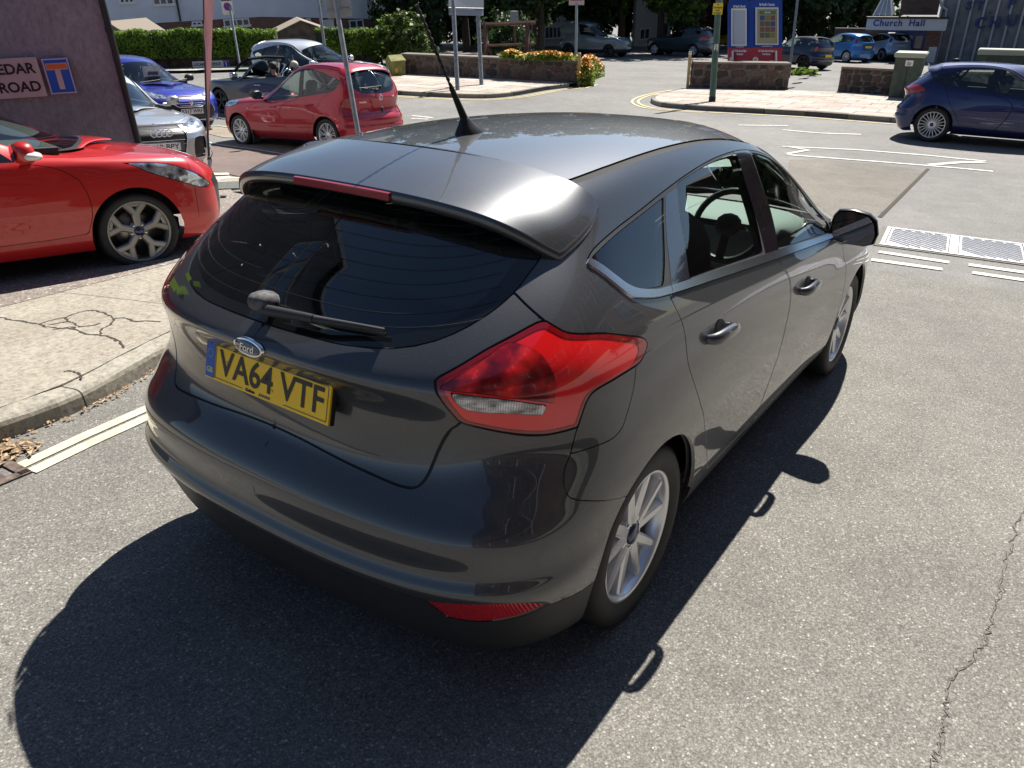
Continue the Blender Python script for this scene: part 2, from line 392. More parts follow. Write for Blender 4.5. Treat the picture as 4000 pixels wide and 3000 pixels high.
# ------------------------------------------------------------ lie of the land
def sst(t): t = np.clip(t, 0, 1); return t*t*(3-2*t)
def TH(x, y):
    x = np.asarray(x, float); y = np.asarray(y, float)
    h = -.105*y + .036*2*np.log1p(np.exp(np.clip((y-9)/2, -40, 40))) - .34*sst((-4-x)/8)*(1-sst((y-12)/10))
    return h if h.ndim else float(h)
def sheet(name, poly, off, m, cell=.5, kind='structure', label=None, parent=None, holes=(), build=True, offf=None):
    """a sheet lying on the land inside the outline poly (world x, y), off above it"""
    P = np.array(poly, float); x0, y0 = P.min(0)-.01; x1, y1 = P.max(0)+.01
    xs = np.linspace(x0, x1, max(2, int((x1-x0)/cell)+2)); ys = np.linspace(y0, y1, max(2, int((y1-y0)/cell)+2))
    X, Y = np.meshgrid(xs, ys); V = np.zeros((X.size, 8)); V[:, 0] = X.ravel(); V[:, 1] = Y.ravel()
    i = np.arange(X.size).reshape(X.shape); a, b, c, d = i[:-1, :-1], i[:-1, 1:], i[1:, 1:], i[1:, :-1]
    F = np.concatenate([np.stack([a, b, c], -1).reshape(-1, 3), np.stack([a, c, d], -1).reshape(-1, 3)])
    s = Soup(V, F); s, _ = s.cut(sd_poly(s.V[:, :2], P))
    for h in holes: _, s = s.cut(sd_poly(s.V[:, :2], np.array(h, float)))
    if not build: return s
    return sheet_obj(name, s, off, m, kind, parent, offf)
def sheet_obj(name, s, off, m, kind='structure', parent=None, offf=None, skirt=0):
    if len(s.F) == 0: return None
    z = TH(s.V[:, 0], s.V[:, 1]) + (offf(s.V[:, 0], s.V[:, 1]) if offf else off)
    V = np.column_stack([s.V[:, 0], s.V[:, 1], z]); F = s.F
    if skirt:
        e = np.concatenate([F[:, [0, 1]], F[:, [1, 2]], F[:, [2, 0]]]); ks = np.sort(e, 1); k2 = ks[:, 0].astype(np.int64)*len(V)+ks[:, 1]
        _, idx, cnt = np.unique(k2, return_index=True, return_counts=True); be = e[idx[cnt == 1]]; vv, inv = np.unique(be, return_inverse=True); inv = inv.reshape(-1, 2); n0 = len(V)
        V = np.vstack([V, V[vv]-[0, 0, skirt]]); F = np.vstack([F, np.stack([be[:, 1], be[:, 0], n0+inv[:, 0]], 1), np.stack([be[:, 1], n0+inv[:, 0], n0+inv[:, 1]], 1)])
    me = bpy.data.meshes.new(name); me.from_pydata(V.tolist(), [], F.tolist()); o = link(name, me, m, parent)
    if kind and not parent: o['kind'] = kind
    return o
def offset_line(P, d):
    P = np.array(P, float); out = []
    for i in range(len(P)):
        t = P[min(i+1, len(P)-1)]-P[max(i-1, 0)]; t = t/np.linalg.norm(t); out.append(P[i]+np.array([-t[1], t[0]])*d)
    return np.array(out)
def stripe(name, pts, w, m, off=.008, smooth=0, **k):
    P = smooth_poly(pts, 8, False) if smooth else np.array(pts, float); a = offset_line(P, w/2); b = offset_line(P, -w/2)
    V = []; F = []
    # resample for the slope
    out = []
    for p, q, r, s in zip(a[:-1], a[1:], b[:-1], b[1:]):
        n = max(1, int(np.linalg.norm(q-p)/.4))
        for i in range(n): t = i/n; out.append((p+(q-p)*t, r+(s-r)*t))
    out.append((a[-1], b[-1]))
    for p, q in out: V += [(p[0], p[1], TH(*p)+off), (q[0], q[1], TH(*q)+off)]
    for i in range(len(out)-1): F.append((2*i, 2*i+1, 2*i+3, 2*i+2))
    mb = MB(); mb.add(V, F); o = mb.build(name, m, k.get('parent')); 
    if not k.get('parent'): o['kind'] = 'structure'
    return o
# ------------------------------------------------------------ car building
def soups_mesh(name, soups, mirror=None, off=0, flange=0, xf=None):
    """mesh from soups; mirror: None right side only, 'L' left side only, 'B' both joined"""
    Vs, Fs, Ns = [], [], []; base = 0
    for s in soups:
        if s is None or len(s.F) == 0: continue
        P = s.V[:, :3] + s.V[:, 3:6]*off; N = s.V[:, 3:6]; F = s.F
        if flange:
            e = np.concatenate([F[:, [0, 1]], F[:, [1, 2]], F[:, [2, 0]]]); key = np.sort(e, 1); k2 = key[:, 0].astype(np.int64)*len(P)+key[:, 1]
            _, idx, cnt = np.unique(k2, return_index=True, return_counts=True); be = e[idx[cnt == 1]]
            be = be[~((np.abs(P[be[:, 0], 0]) < 2e-3) & (np.abs(P[be[:, 1], 0]) < 2e-3))]
            n0 = len(P); vv, inv = np.unique(be, return_inverse=True); inv = inv.reshape(-1, 2)
            P2 = P[vv] - N[vv]*flange; a, b = be[:, 0], be[:, 1]
            P = np.vstack([P, P2]); N = np.vstack([N, N[vv]])
            F = np.vstack([F, np.stack([b, a, n0+inv[:, 0]], 1), np.stack([b, n0+inv[:, 0], n0+inv[:, 1]], 1)])
        for sgn in {None: (1,), 'L': (-1,), 'B': (1, -1)}[mirror]:
            Pm, Nm, Fm = P, N, F
            if sgn < 0: Pm = P*[-1, 1, 1]; Nm = N*[-1, 1, 1]; Fm = F[:, ::-1]
            Vs.append(Pm); Ns.append(Nm); Fs.append(Fm+base); base += len(Pm)
    if not Vs: return None
    V = np.vstack(Vs); N = np.vstack(Ns); F = np.vstack(Fs)
    me = bpy.data.meshes.new(name); me.vertices.add(len(V)); me.vertices.foreach_set('co', V.ravel())
    me.loops.add(len(F)*3); me.loops.foreach_set('vertex_index', F.ravel().astype(np.int32)); me.polygons.add(len(F))
    me.polygons.foreach_set('loop_start', np.arange(0, len(F)*3, 3, dtype=np.int32)); me.polygons.foreach_set('use_smooth', np.ones(len(F), bool)); me.update()
    L = np.linalg.norm(N, axis=1, keepdims=True); L[L < 1e-9] = 1
    me.normals_split_custom_set_from_vertices((N/L).tolist())
    return me
class Skin:
    """one half of a car skin being cut into panels"""
    def __init__(s, surf, soup, remap=True): s.S = surf; s.rest = soup; s.seal = []; s.remap = remap
    def take(s, poly, gap=0, smooth=0):
        P = smooth_poly(poly, smooth) if smooth else smooth_poly([q for p in poly for q in (p, p)], 5)
        if s.remap: P = vm(P)
        f = surf_sd(s.rest, s.S, P)
        if gap:
            n0 = len(s.rest.V); a, r = s.rest.cut(f + gap/2)
            f2 = surf_sd(r, s.S, P); st, r = r.cut(f2 - gap/2); s.seal.append(st); s.rest = r
        else: a, s.rest = s.rest.cut(f)
        return a
    def line(s, pts, w=.004, smooth=6):
        """a dark joint along an open line"""
        P = smooth_poly(pts, smooth, False); P3 = np.array([s.S.at(u, v)[0] for u, v in P])
        # signed: which side of the line in the chart
        Q = s.rest.V; d = dist_line3(Q[:, :3], P3)
        m = d[s.rest.F].min(1) < .03
        near = Soup(Q, s.rest.F[m]).clean(); far = Soup(Q, s.rest.F[~m]).clean()
        uv = near.V[:, 6:8]; sg = np.zeros(len(uv)); best = np.full(len(uv), 1e9)
        for a, b in zip(P[:-1], P[1:]):
            e = b-a; L = e@e
            if L < 1e-12: continue
            t = np.clip(((uv-a)@e)/L, 0, 1); dd = np.hypot(*(uv-a-t[:, None]*e).T); c = e[0]*(uv-a)[:, 1]-e[1]*(uv-a)[:, 0]
            q = dd < best; best[q] = dd[q]; sg[q] = np.sign(c[q])
        f = sg*dist_line3(near.V[:, :3], P3)
        t0 = near.V; near2 = Soup(np.hstack([t0, f[:, None]]), near.F)
        lo, hi = near2.cut(f + w/2)
        st, hi = hi.cut(hi.V[:, 8] - w/2)
        # only the stretch beside the line itself
        ends = lambda sp: Soup(sp.V[:, :8], sp.F)
        keep = dist_line3(st.V[:, :3], P3)[st.F].max(1) < w*1.5 if len(st.F) else np.zeros(0, bool)
        s.seal.append(ends(Soup(st.V, st.F[keep]).clean())); s.parts_back = [ends(Soup(st.V, st.F[~keep]).clean())] if len(st.F) else []
        s.rest = join([far, ends(lo), ends(hi)] + s.parts_back)
    def circle(s, cy, cz, r, umin=0, umax=99, gap=0, xmin=.3):
        V = s.rest.V; f = np.hypot(V[:, 1]-cy, V[:, 2]-cz) - r; f = np.where((V[:, 0] > xmin), f, 1)
        a, s.rest = s.rest.cut(f); return a
def join(L):
    L = [l for l in L if l is not None and len(l.F)]
    if not L: return Soup(np.zeros((0, 8)), np.zeros((0, 3), int))
    V = []; F = []; b = 0
    for l in L: V.append(l.V); F.append(l.F+b); b += len(l.V)
    return Soup(np.vstack(V), np.vstack(F))
def put(name, soups, m, parent, side=None, **kw):
    me = soups_mesh(name, soups if isinstance(soups, list) else [soups], side, **kw)
    return link(name, me, m, parent) if me else None

def wheel(parent, x, y, R, W, Rr, style, m, side=1, steer=0, detail=1, cap=None, rimlip=.012):
    """a road wheel; side=1 right. The local +x side faces out"""
    n = 64 if detail > 1 else (40 if detail else 24)
    w = empty('wheel', (side*x, y, R), (0, 0, (PI if side < 0 else 0) + steer), parent)
    t = MB(); h = W/2; sh = R-Rr
    t.lathe([(-h*.8, Rr), (-h, Rr+sh*.35), (-h*.97, R-sh*.28), (-h*.82, R-.006), (-h*.4, R), (h*.4, R), (h*.82, R-.006), (h*.97, R-sh*.28), (h, Rr+sh*.35), (h*.86, Rr+.004), (h*.8, Rr-.004)], n)
    if detail > 1:                                             # tread blocks at the shoulders
        for k in range(0):
            a = 2*PI*k/84
            for sx in (-1, 1):
                T = Matrix.Rotation(a, 4, 'X'); t.box((sx*h*.80, 0, R-.003), (h*.34, .013, .010), T=T @ Matrix.Translation((0, 0, 0)))
    t.build('tyre', TYRE, w)
    r = MB(); r.lathe([(h*.80, Rr), (h*.86, Rr+.006), (h*.86, Rr-.004), (h*.78, Rr-rimlip), (h*.3, Rr-.02), (-h*.8, Rr-.02), (-h*.8, Rr)], n)
    rim = r.build('rim', m, w)
    d = MB(); d.lathe([(-h*.5, .02), (-h*.5, Rr-.022)], n//2); d.build('wheel_barrel', SEAL, w)
    disc = MB(); disc.lathe([(-.02, .03), (-.02, Rr*.68), (-.035, Rr*.68)], n//2); disc.build('brake_disc', mat('brake_steel', (.3, .29, .28), .35, .9), w)
    f = h*.72                                                   # face plane
    def spoke(a0, a1, w0, w1, r0, r1, x0, x1, th, mb, ridge=0):
        """bar from radius r0 at angle a0 to r1 at angle a1"""
        p0 = Vector((0, math.cos(a0)*r0, math.sin(a0)*r0)); p1 = Vector((0, math.cos(a1)*r1, math.sin(a1)*r1)); e = (p1-p0).normalized(); s = Vector((1, 0, 0)).cross(e)
        V = []; K = 4
        for k in range(K+1):
            q = k/K; p = p0.lerp(p1, q); ww = w0+(w1-w0)*q**1.5; xx = x0+(x1-x0)*q - .012*math.sin(PI*q)*0
            V += [p-s*ww/2*1.15+Vector((xx-th, 0, 0)), p-s*ww/2+Vector((xx-.004, 0, 0)), p-s*ww*.3+Vector((xx+ridge, 0, 0)), p+s*ww*.3+Vector((xx+ridge, 0, 0)), p+s*ww/2+Vector((xx-.004, 0, 0)), p+s*ww/2*1.15+Vector((xx-th, 0, 0))]
        F = []
        for k in range(K):
            for i in range(5): F.append((k*6+i, k*6+i+1, k*6+7+i, k*6+6+i))
        mb.add(V, F, False)
    hub = MB(); hub.lathe([(f-.035, Rr*.34), (f-.018, Rr*.30), (f-.012, Rr*.2), (f-.014, .001)], 24); hub.build('hub', m, w)
    ns, kind = style
    for k in range(ns):
        a = 2*PI*k/ns + PI/2; mb = MB()
        if kind == 'double':                                    # pairs of blades that spread to the lip
            d_ = PI/ns*.5
            spoke(a-.16, a-d_*.92, .045, .030, Rr*.20, Rr*.97, f-.012, f-.002, .035, mb, .003); spoke(a+.16, a+d_*.92, .045, .030, Rr*.20, Rr*.97, f-.012, f-.002, .035, mb, .003)
            spoke(a, a, .03, .075, Rr*.25, Rr*.95, f-.040, f-.035, .01, mb)
        elif kind == 'star':
            spoke(a, a, .050, .060, Rr*.18, Rr*.62, f-.004, f-.004, .03, mb, .004)
            spoke(a, a-.30, .045, .055, Rr*.55, Rr*.97, f-.004, f-.002, .03, mb, .004); spoke(a, a+.30, .045, .055, Rr*.55, Rr*.97, f-.004, f-.002, .03, mb, .004)
            spoke(a-.30, a+.30, .03, .03, Rr*.93, Rr*.93, f-.004, f-.004, .02, mb)
        elif kind == 'thinpair':
            spoke(a-.12, a-.12, .014, .016, Rr*.2, Rr*.97, f-.012, f-.002, .03, mb); spoke(a+.12, a+.12, .014, .016, Rr*.2, Rr*.97, f-.012, f-.002, .03, mb)
        else:
            spoke(a, a, kind, kind*1.15, Rr*.18, Rr*.97, f-.012, f-.002, .03, mb, .002)
        mb.build('spoke', m, rim)
    c = MB(); c.lathe([(f-.012, .036), (f-.003, .034), (f-.002, .001)], 20)
    c.build('centre_cap', cap or m, w)
    if detail > 1:
        for k in range(5):
            a = 2*PI*(k+.5)/5 + PI/2; b = MB(); b.lathe([(f-.03, .011), (f-.012, .011), (f-.009, .007), (f-.009, .001)], 6, c=(0, math.cos(a)*.054, math.sin(a)*.054)); b.build('wheel_nut', CHROME, w)
    return w

def seats(parent, y0, y1, z, m, hw=.36, rear=True, dash_y=None, dashm=None, right_hand=True, belt=.95):
    """front seats at y1, rear bench at y0, dashboard; all inside the cabin"""
    for sx in (-1, 1):
        b = MB(); b.blob((sx*hw, y1-.02, z+.10), (.25, .27, .12), 2, e=.5); b.build('seat_cushion', m, parent)
        b = MB(); T = Matrix.Translation((sx*hw, y1-.27, z+.15)) @ Matrix.Rotation(.30, 4, 'X'); b.blob((0, 0, .30), (.24, .09, .34), 2, T=T, e=.55); b.build('seat_back', m, parent)
        b = MB(); b.blob((0, 0, .70), (.135, .055, .10), 2, T=T, e=.7); b.tube([(-.05, 0, .56), (-.05, 0, .68)], .007, 5, T=T); b.tube([(.05, 0, .56), (.05, 0, .68)], .007, 5, T=T); b.build('headrest', m, parent)
    if rear:
        b = MB(); b.blob((0, y0+.2, z+.12), (.62, .27, .12), 2, e=.4); b.build('rear_bench', m, parent)
        b = MB(); T = Matrix.Translation((0, y0-.06, z+.18)) @ Matrix.Rotation(.38, 4, 'X'); b.blob((0, 0, .27), (.60, .08, .31), 3, T=T, e=.4); b.build('rear_seat_back', m, parent)
        for x in (-.36, 0, .36):
            b = MB(); b.blob((x, 0, .62), (.12, .05, .075), 2, T=T, e=.7); b.build('headrest', m, parent)
    if dash_y:
        b = MB(); b.blob((0, dash_y, belt-.20), (.62, .34, .15), 3, e=.45); b.build('dashboard', dashm or m, parent)
        s = -1 if not right_hand else 1
        T = Matrix.Translation((s*.36, dash_y-.42, belt-.06)) @ Matrix.Rotation(1.15, 4, 'X'); st = MB()
        st.lathe([(-.018, .180), (0, .162), (.018, .180), (0, .198)], 28, 'z', T=T, closed=True); st.blob((0, 0, .02), (.07, .06, .03), 2, T=T)
        for a in (0, PI, -PI/2): st.box((.11*math.cos(a), .11*math.sin(a), .01), (.15 if a != -PI/2 else .04, .03 if a != -PI/2 else .15, .015), T=T)
        st.build('steering_wheel', BLACK, parent)

def plate_obj(parent, loc, rot, txt, yellow, wdt=.52, hgt=.111, gb=True, scale=1, partial=None, extra=None):
    m = mat('plate_yellow', (1.0, .60, .004), .45, coat=.2) if yellow else mat('plate_white', (.72, .72, .70), .45, coat=.2)
    p = empty('number_plate', loc, rot, parent)
    b = MB(); b.box((0, .003, 0), (wdt, .006, hgt)); b.build('plate_panel', m, p)
    ink = mat('plate_ink', (.008, .008, .009), .4)
    x0 = .02 if gb else 0
    me = text_mesh(txt, hgt*.98, .0006, bold=hgt*.012, space=1.0)
    xs = [v.co.x for v in me.vertices]; ys = [v.co.y for v in me.vertices]; W_ = max(xs)-min(xs); H_ = max(ys)-min(ys); cx = (max(xs)+min(xs))/2; cy = (max(ys)+min(ys))/2
    tw = (wdt-(.085 if gb else .035)); sx = tw/W_; sz = hgt*.70/H_
    for v in me.vertices: v.co = ((v.co.x-cx)*sx, (v.co.y-cy)*sz, v.co.z)
    link('plate_characters', me, ink, p, (x0, -.0012, hgt*.045), (PI/2, 0, 0))
    if gb:
        q = MB(); q.box((-wdt/2+.022, -.0007, 0), (.040, .0012, hgt-.008)); q.build('plate_band', mat('plate_blue', (.01, .09, .42), .4), p)
        text('country_code', 'GB', .022, mat('plate_code', (.55, .6, .35), .5), p, (-wdt/2+.022, -.0016, -hgt*.26), (PI/2, 0, 0), bold=.0006)
        st = MB()
        for k in range(12):
            a = k*PI/6; st.box((-wdt/2+.022+.012*math.cos(a), -.0016, .022+.012*math.sin(a)), (.0026, .0008, .0026))
        st.build('plate_stars', mat('plate_star', (.45, .5, .4), .5), p)
    return p
# ------------------------------------------------------------ the grey hatchback
GREY = paint('paint_grey', (.054, .057, .063), .55, .42)
def build_focus():
    root = empty('hatchback_car', (0, 0, 0), (-TILT, 0, 0)); tag(root, 'dark grey metallic five door hatchback in the foreground with a yellow rear number plate', 'car')
    S = Surf(focus_keys()); T = Surf(focus_top(), (True, False)); SP = Surf(focus_spoiler(), (True, False))
    us = np.unique(np.concatenate([np.linspace(0, 8, 200), np.linspace(8, 16, 110)])); vs = np.linspace(0, 15, 190)
    K = Skin(S, grid_soup(S, us, vs))
    G = .0055
    arch = K.circle(-.015, .318, .362); arch2 = K.circle(2.645, .318, .362)
    # windows
    dlo = [(4.92,10.41),(4.92,10.41),(5.14,10.65),(5.75,11.0),(6.32,11.27),(6.86,11.57),(7.45,11.9),(7.97,12.16),(8.49,12.37),(9.0,12.42),(9.45,12.3),(9.8,12.0),(10.15,11.4),(10.35,10.6),(10.35,9.89),(10.2,8.93),(10.2,8.93),(8.21,9.19),(7.21,9.25),(6.32,9.24),(6.08,9.28),(5.84,9.38),(5.72,9.46),(5.48,9.79),(5.17,10.13),(4.93,10.34)]
    low = [(4.6,10.55),(4.6,10.55),(4.93,10.50),(5.2,10.31),(5.48,10.02),(5.78,9.68),(6.1,9.50),(6.32,9.46),(7.21,9.47),(8.21,9.42),(9.2,9.30),(10.35,9.15),(10.6,8.5),(8,8.3),(5,8.5),(4.3,9.8)]
    D = Skin(S, K.take(dlo, .004, 5)); chrome = D.take(low, 0, 5)
    gq = D.take([(5.05,10.47),(5.05,10.47),(5.71,10.86),(6.29,11.14),(6.73,11.36),(6.73,11.36),(6.51,10.39),(6.29,9.52),(6.29,9.52),(6.06,9.56),(5.80,9.72),(5.51,10.05),(5.24,10.32)], .003, 4)
    gr = D.take([(7.03,11.60),(7.03,11.60),(7.49,11.83),(7.92,12.02),(8.27,12.14),(8.27,12.14),(8.12,10.49),(7.99,9.49),(7.99,9.49),(7.27,9.51),(6.70,9.50),(6.70,9.50),(6.84,10.47)], .003, 4)
    gf = D.take([(8.62,12.23),(8.62,12.23),(9.0,12.22),(9.4,12.05),(9.75,11.7),(10.02,11.1),(10.15,10.5),(10.13,9.8),(9.95,9.33),(9.95,9.33),(8.82,9.38),(8.30,9.46),(8.30,9.46),(8.46,10.44)], .003, 4)
    pil = D.take([(8.27,12.6),(8.62,12.6),(8.46,10.44),(8.24,9.0),(8.0,9.0),(8.12,10.49)], 0)
    pil2 = D.take([(6.77,11.40),(6.99,11.50),(6.82,10.4),(6.67,9.0),(6.33,9.0),(6.55,10.39)], 0)
    frame = D.rest
    ch = Skin(S, chrome); ch1 = ch.take([(2,8),(6.38,8),(6.38,12),(2,12)], .003); ch2 = ch.take([(6.3,8),(8.19,8),(8.19,12),(6.3,12)], .003); ch3 = ch.rest
    # rear lamp
    lamp_o = [(3.91,9.52),(3.91,9.52),(4.14,9.31),(4.35,9.14),(4.61,9.01),(5.21,8.76),(5.62,8.40),(5.79,8.18),(5.83,7.95),(5.76,7.74),(5.64,7.57),(5.28,7.52),(4.83,7.47),(4.64,7.29),(4.5,6.98),(4.37,6.6),(4.37,6.6),(3.99,6.61),(3.64,6.64),(3.11,6.79),(2.56,7.01),(2.31,7.14),(2.2,7.47),(2.11,7.94),(2.06,8.39),(2.10,8.72),(2.59,9.21),(3.21,9.44),(3.7,9.55)]
    lamp = K.take(lamp_o, .007, 5); L = Skin(S, lamp)
    cx, cy = 3.6, 7.95
    inner = [(cx+(u-cx)*.935, cy+(v-cy)*.90) for u, v in lamp_o]
    clear = L.take([(2.24,8.16),(2.24,8.16),(2.62,8.0),(3.08,7.81),(3.78,7.49),(3.78,7.49),(3.68,7.24),(3.68,7.24),(3.15,7.39),(2.68,7.48),(2.41,7.59),(2.3,7.82)], .002, 4)
    dome = L.take([(3.09,9.3),(3.43,9.12),(3.74,8.83),(3.95,8.42),(4.04,8.0),(4.0,7.75),(3.92,7.52),(3.92,7.52),(3.18,7.84),(2.63,8.09),(2.18,8.26),(2.14,8.42),(2.44,8.82),(2.78,9.13)], .0018, 4)
    body_in = L.take(inner, 0, 4); rim_l = L.rest
    # rear glass (under the spoiler) and tailgate
    glass = K.take([(-.5,9.44),(-.5,9.44),(.44,9.44),(.88,9.42),(1.17,9.45),(1.45,9.48),(1.88,9.63),(2.37,9.86),(2.78,10.05),(3.19,10.29),(3.55,10.6),(3.85,10.9),(4.0,11.4),(4.05,14),(4.05,14),(-.5,14),(-.5,14)], .005, 4)
    Gs = Skin(S, glass)
    gin = Gs.take([(-.5,9.75),(-.5,9.75),(.9,9.72),(1.45,9.82),(1.9,9.98),(2.30,10.2),(2.75,10.5),(3.05,10.85),(3.25,11.3),(3.3,14),(3.3,14),(-.5,14),(-.5,14)], 0, 4); gband = Gs.rest
    tail = K.take([(-.5,5.68),(-.5,5.68),(.38,5.62),(1.1,5.28),(1.45,5.06),(1.62,4.98),(1.75,5.05),(1.82,5.3),(1.95,6.21),(2.12,6.8),(2.31,7.14),(2.2,7.47),(2.11,7.94),(2.06,8.39),(2.10,8.72),(2.59,9.21),(3.21,9.44),(3.87,9.55),(3.87,9.55),(3.37,10.1),(3.19,10.29),(3.19,10.29),(2.37,9.86),(1.45,9.48),(.44,9.44),(-.5,9.44),(-.5,9.44)], .0075, 4)
    # fuel flap, bumper
    fuel = K.take([(5.61,7.58),(5.61,7.58),(5.49,6.91),(5.29,5.98),(5.18,5.73),(5.01,5.62),(4.67,5.70),(4.16,5.83),(4.16,5.83),(4.37,6.6),(4.37,6.6),(4.5,6.98),(4.64,7.29),(4.83,7.47),(5.28,7.52)], .0035, 4)
    val = K.take([(-.5,2.50),(1.0,2.50),(1.45,2.46),(1.75,2.42),(1.94,2.38),(2.14,2.0),(2.46,1.99),(2.82,2.04),(3.23,2.12),(3.50,2.22),(4.26,2.14),(5.6,2.1),(5.6,-1),(-.5,-1)], .003)
    refl = K.take([(1.94,2.36),(1.94,2.36),(2.39,2.50),(2.99,2.52),(3.50,2.26),(3.50,2.26),(3.23,2.16),(2.82,2.06),(2.46,2.0),(2.14,2.02)], .003, 4)
    bump_ = K.take([(-.5,5.66),(-.5,5.66),(.38,5.6),(1.1,5.26),(1.45,5.04),(1.62,4.96),(1.73,4.98),(1.84,5.3),(1.97,6.21),(2.14,6.8),(2.33,7.12),(3.1,6.77),(3.64,6.62),(4.37,6.58),(4.15,5.8),(4.0,5.46),(3.93,4.95),(4.0,4.5),(4.12,4.3),(4.35,4.05),(5.3,3.4),(5.3,3.4),(5.5,2),(5.5,1),(5.5,1),(-.5,1),(-.5,1)], .004, 4)
    # doors
    dr = K.take([(6.34,9.30),(6.34,9.30),(6.35,9.12),(6.42,7.95),(6.43,6.62),(6.60,4.91),(6.83,3.28),(7.07,2.15),(7.15,2.0),(7.15,2.0),(8.12,1.86),(8.12,1.86),(8.20,2.28),(8.36,3.38),(8.44,5.88),(8.41,7.44),(8.24,9.09),(8.2,9.25),(8.2,9.25),(7.3,9.5),(7.3,9.5)], .005, 5)
    df = K.take([(8.22,9.30),(8.22,9.30),(8.26,9.09),(8.43,7.44),(8.46,5.88),(8.38,3.38),(8.22,2.28),(8.14,1.86),(8.14,1.86),(10.30,1.8),(10.30,1.8),(10.42,2.94),(10.34,4.91),(10.22,6.54),(10.2,9.1),(10.2,9.1),(9.5,9.3)], .005, 5)
    sill = K.take([(5.3,-1),(5.6,2.0),(7.0,1.95),(8.2,1.78),(10.3,1.72),(10.3,-1)], 0)
    hood = K.take([(10.6,14),(10.6,9.6),(11.5,8.7),(12.6,8.2),(13.5,7.0),(16.5,6.6),(16.5,14)], .005)
    fbump = K.take([(12.2,6.5),(12.0,4.5),(12.0,-1),(16.5,-1),(16.5,6.6),(13.5,6.9)], .005)
    quarter = K.rest
    P = lambda n, s, m, side=None, **k: put(n, s, m, root, side, **k)
    for sd in (None, 'L'):
        P('rear_quarter_panel', quarter, GREY, sd, flange=.012); 
        for nme, sp in (('rear_door', dr), ('front_door', df)): P(nme, sp, GREY, sd, flange=.012)
        P('side_glass', gq, GLASS, sd, off=-.004); P('side_glass', gr, GLASS, sd, off=-.004); P('side_glass', gf, GLASS, sd, off=-.004)
        P('window_frame', frame, mat('frame_satin', (.06, .06, .062), .35), sd); [P('door_pillar', q_, mat('pillar_black', (.012, .008, .012), .12, coat=1), sd, off=.001) for q_ in (pil, pil2)]
        for c_ in (ch1, ch2, ch3): P('chrome_strip', c_, mat('chrome_sat', (.62, .63, .65), .2, 1), sd, off=.006, flange=.012)
        P('sill', sill, mat('sill_grey', (.035, .035, .036), .4, .3, coat=.6), sd)
        lo = P('tail_lamp', rim_l, mat('lamp_rim', (.22, .003, .006), .12, coat=1), sd, off=.002)
        def lampred(nt, b):
            wv = tex(nt, 38, kind='wave', map=(.1, .1, 1)); v_ = tex(nt, 30, 3); nt.links.new(mixc(nt, ramp(nt, wv.outputs[0], [(.3, (.24, .003, .008)), (.9, (.62, .02, .02))]), ramp(nt, v_.outputs[0], [(.35, (.55, .5, .5)), (.62, (1.2, 1.1, 1.1)), (.72, (2.2, 2.6, 2.2))]), 1, 'MULTIPLY'), b.inputs['Base Color']); bump(nt, b, wv.outputs[0], .3, .004)  # lens ribs, with bright glints painted into the colour
        r1 = P('lamp_lens', body_in, mat('lamp_red', (.80, .010, .012), .14, coat=1, fn=lambda nt, b: bump(nt, b, tex(nt, 140, 2).outputs[0], .08, .002)), sd, off=.001)
        r2 = P('brake_lens', dome, mat('lamp_dark', (.42, .006, .014), .12, coat=1, fn=lampred), sd, off=.004)
        def clearfn(nt, b):
            wv = tex(nt, 55, 3, map=(.5, .5, 1.2)); w2 = tex(nt, 70, kind='wave', map=(1, 1, .15)); nt.links.new(mixc(nt, ramp(nt, wv.outputs[0], [(.3, (.10, .10, .11)), (.5, (.38, .37, .38)), (.7, (.75, .75, .78))]), ramp(nt, w2.outputs[0], [(.2, (.6, .6, .6)), (.8, (1, 1, 1))]), 1, 'MULTIPLY'), b.inputs['Base Color']); bump(nt, b, wv.outputs[0], .5, .004)
        r3 = P('reversing_lens', clear, mat('lamp_clear', (.5, .5, .52), .15, .5, coat=1, fn=clearfn), sd, off=.003)
        for q in (r1, r2, r3):
            if q: q.parent = lo
        P('reflector', refl, mat('reflector_red', (.45, .008, .012), .2, coat=1, fn=lambda nt, b: bump(nt, b, tex(nt, 45, kind='wave', map=(1, 1, 0)).outputs[0], .5, .003)), sd, off=-.002)
        [P('wheel_arch_liner', q_, SEAL, sd, off=-.22) for q_ in (arch, arch2)]
    P('fuel_flap', fuel, GREY, None); P('rear_quarter_panel', fuel, GREY, 'L')
    P('tailgate', tail, GREY, 'B', flange=.012); P('rear_bumper', bump_, GREY, 'B', flange=.012)
    P('bumper_valance', val, mat('valance', (.020, .020, .021), .5, fn=lambda nt, b: bump(nt, b, tex(nt, 400, 2).outputs[0], .1, .001)), 'B')
    P('bonnet', hood, GREY, 'B'); P('front_bumper', fbump, GREY, 'B')
    P('rear_glass', gin, DGLASS, 'B', off=-.003); P('rear_glass_border', gband, mat('frit', (.006, .007, .008), .05, coat=.5), 'B', off=-.0028)
    sl_ = K.seal + D.seal + L.seal + ch.seal
    P('panel_seals', sl_, SEAL, 'B', off=-.005)
    # roof, windscreen, spoiler
    tp = grid_soup(T, np.linspace(0, 4, 40), np.linspace(0, 10, 140)); TS = Skin(T, tp, False)
    ws = TS.take([(-.5,5.05),(3.3,5.05),(3.62,5.2),(3.66,6),(3.6,7.0),(3.2,7.5),(-.5,7.7)], .004)
    roof = TS.take([(-.5,.028),(5,.028),(5,5.6),(3.62,5.2),(3.3,5.05),(-.5,5.05)], .002)
    P('roof', roof, GREY, 'B'); P('windscreen', ws, GLASS, 'B'); P('scuttle_panel', TS.rest, BLACK, 'B'); P('roof_seals', TS.seal, SEAL, 'B', off=-.004)
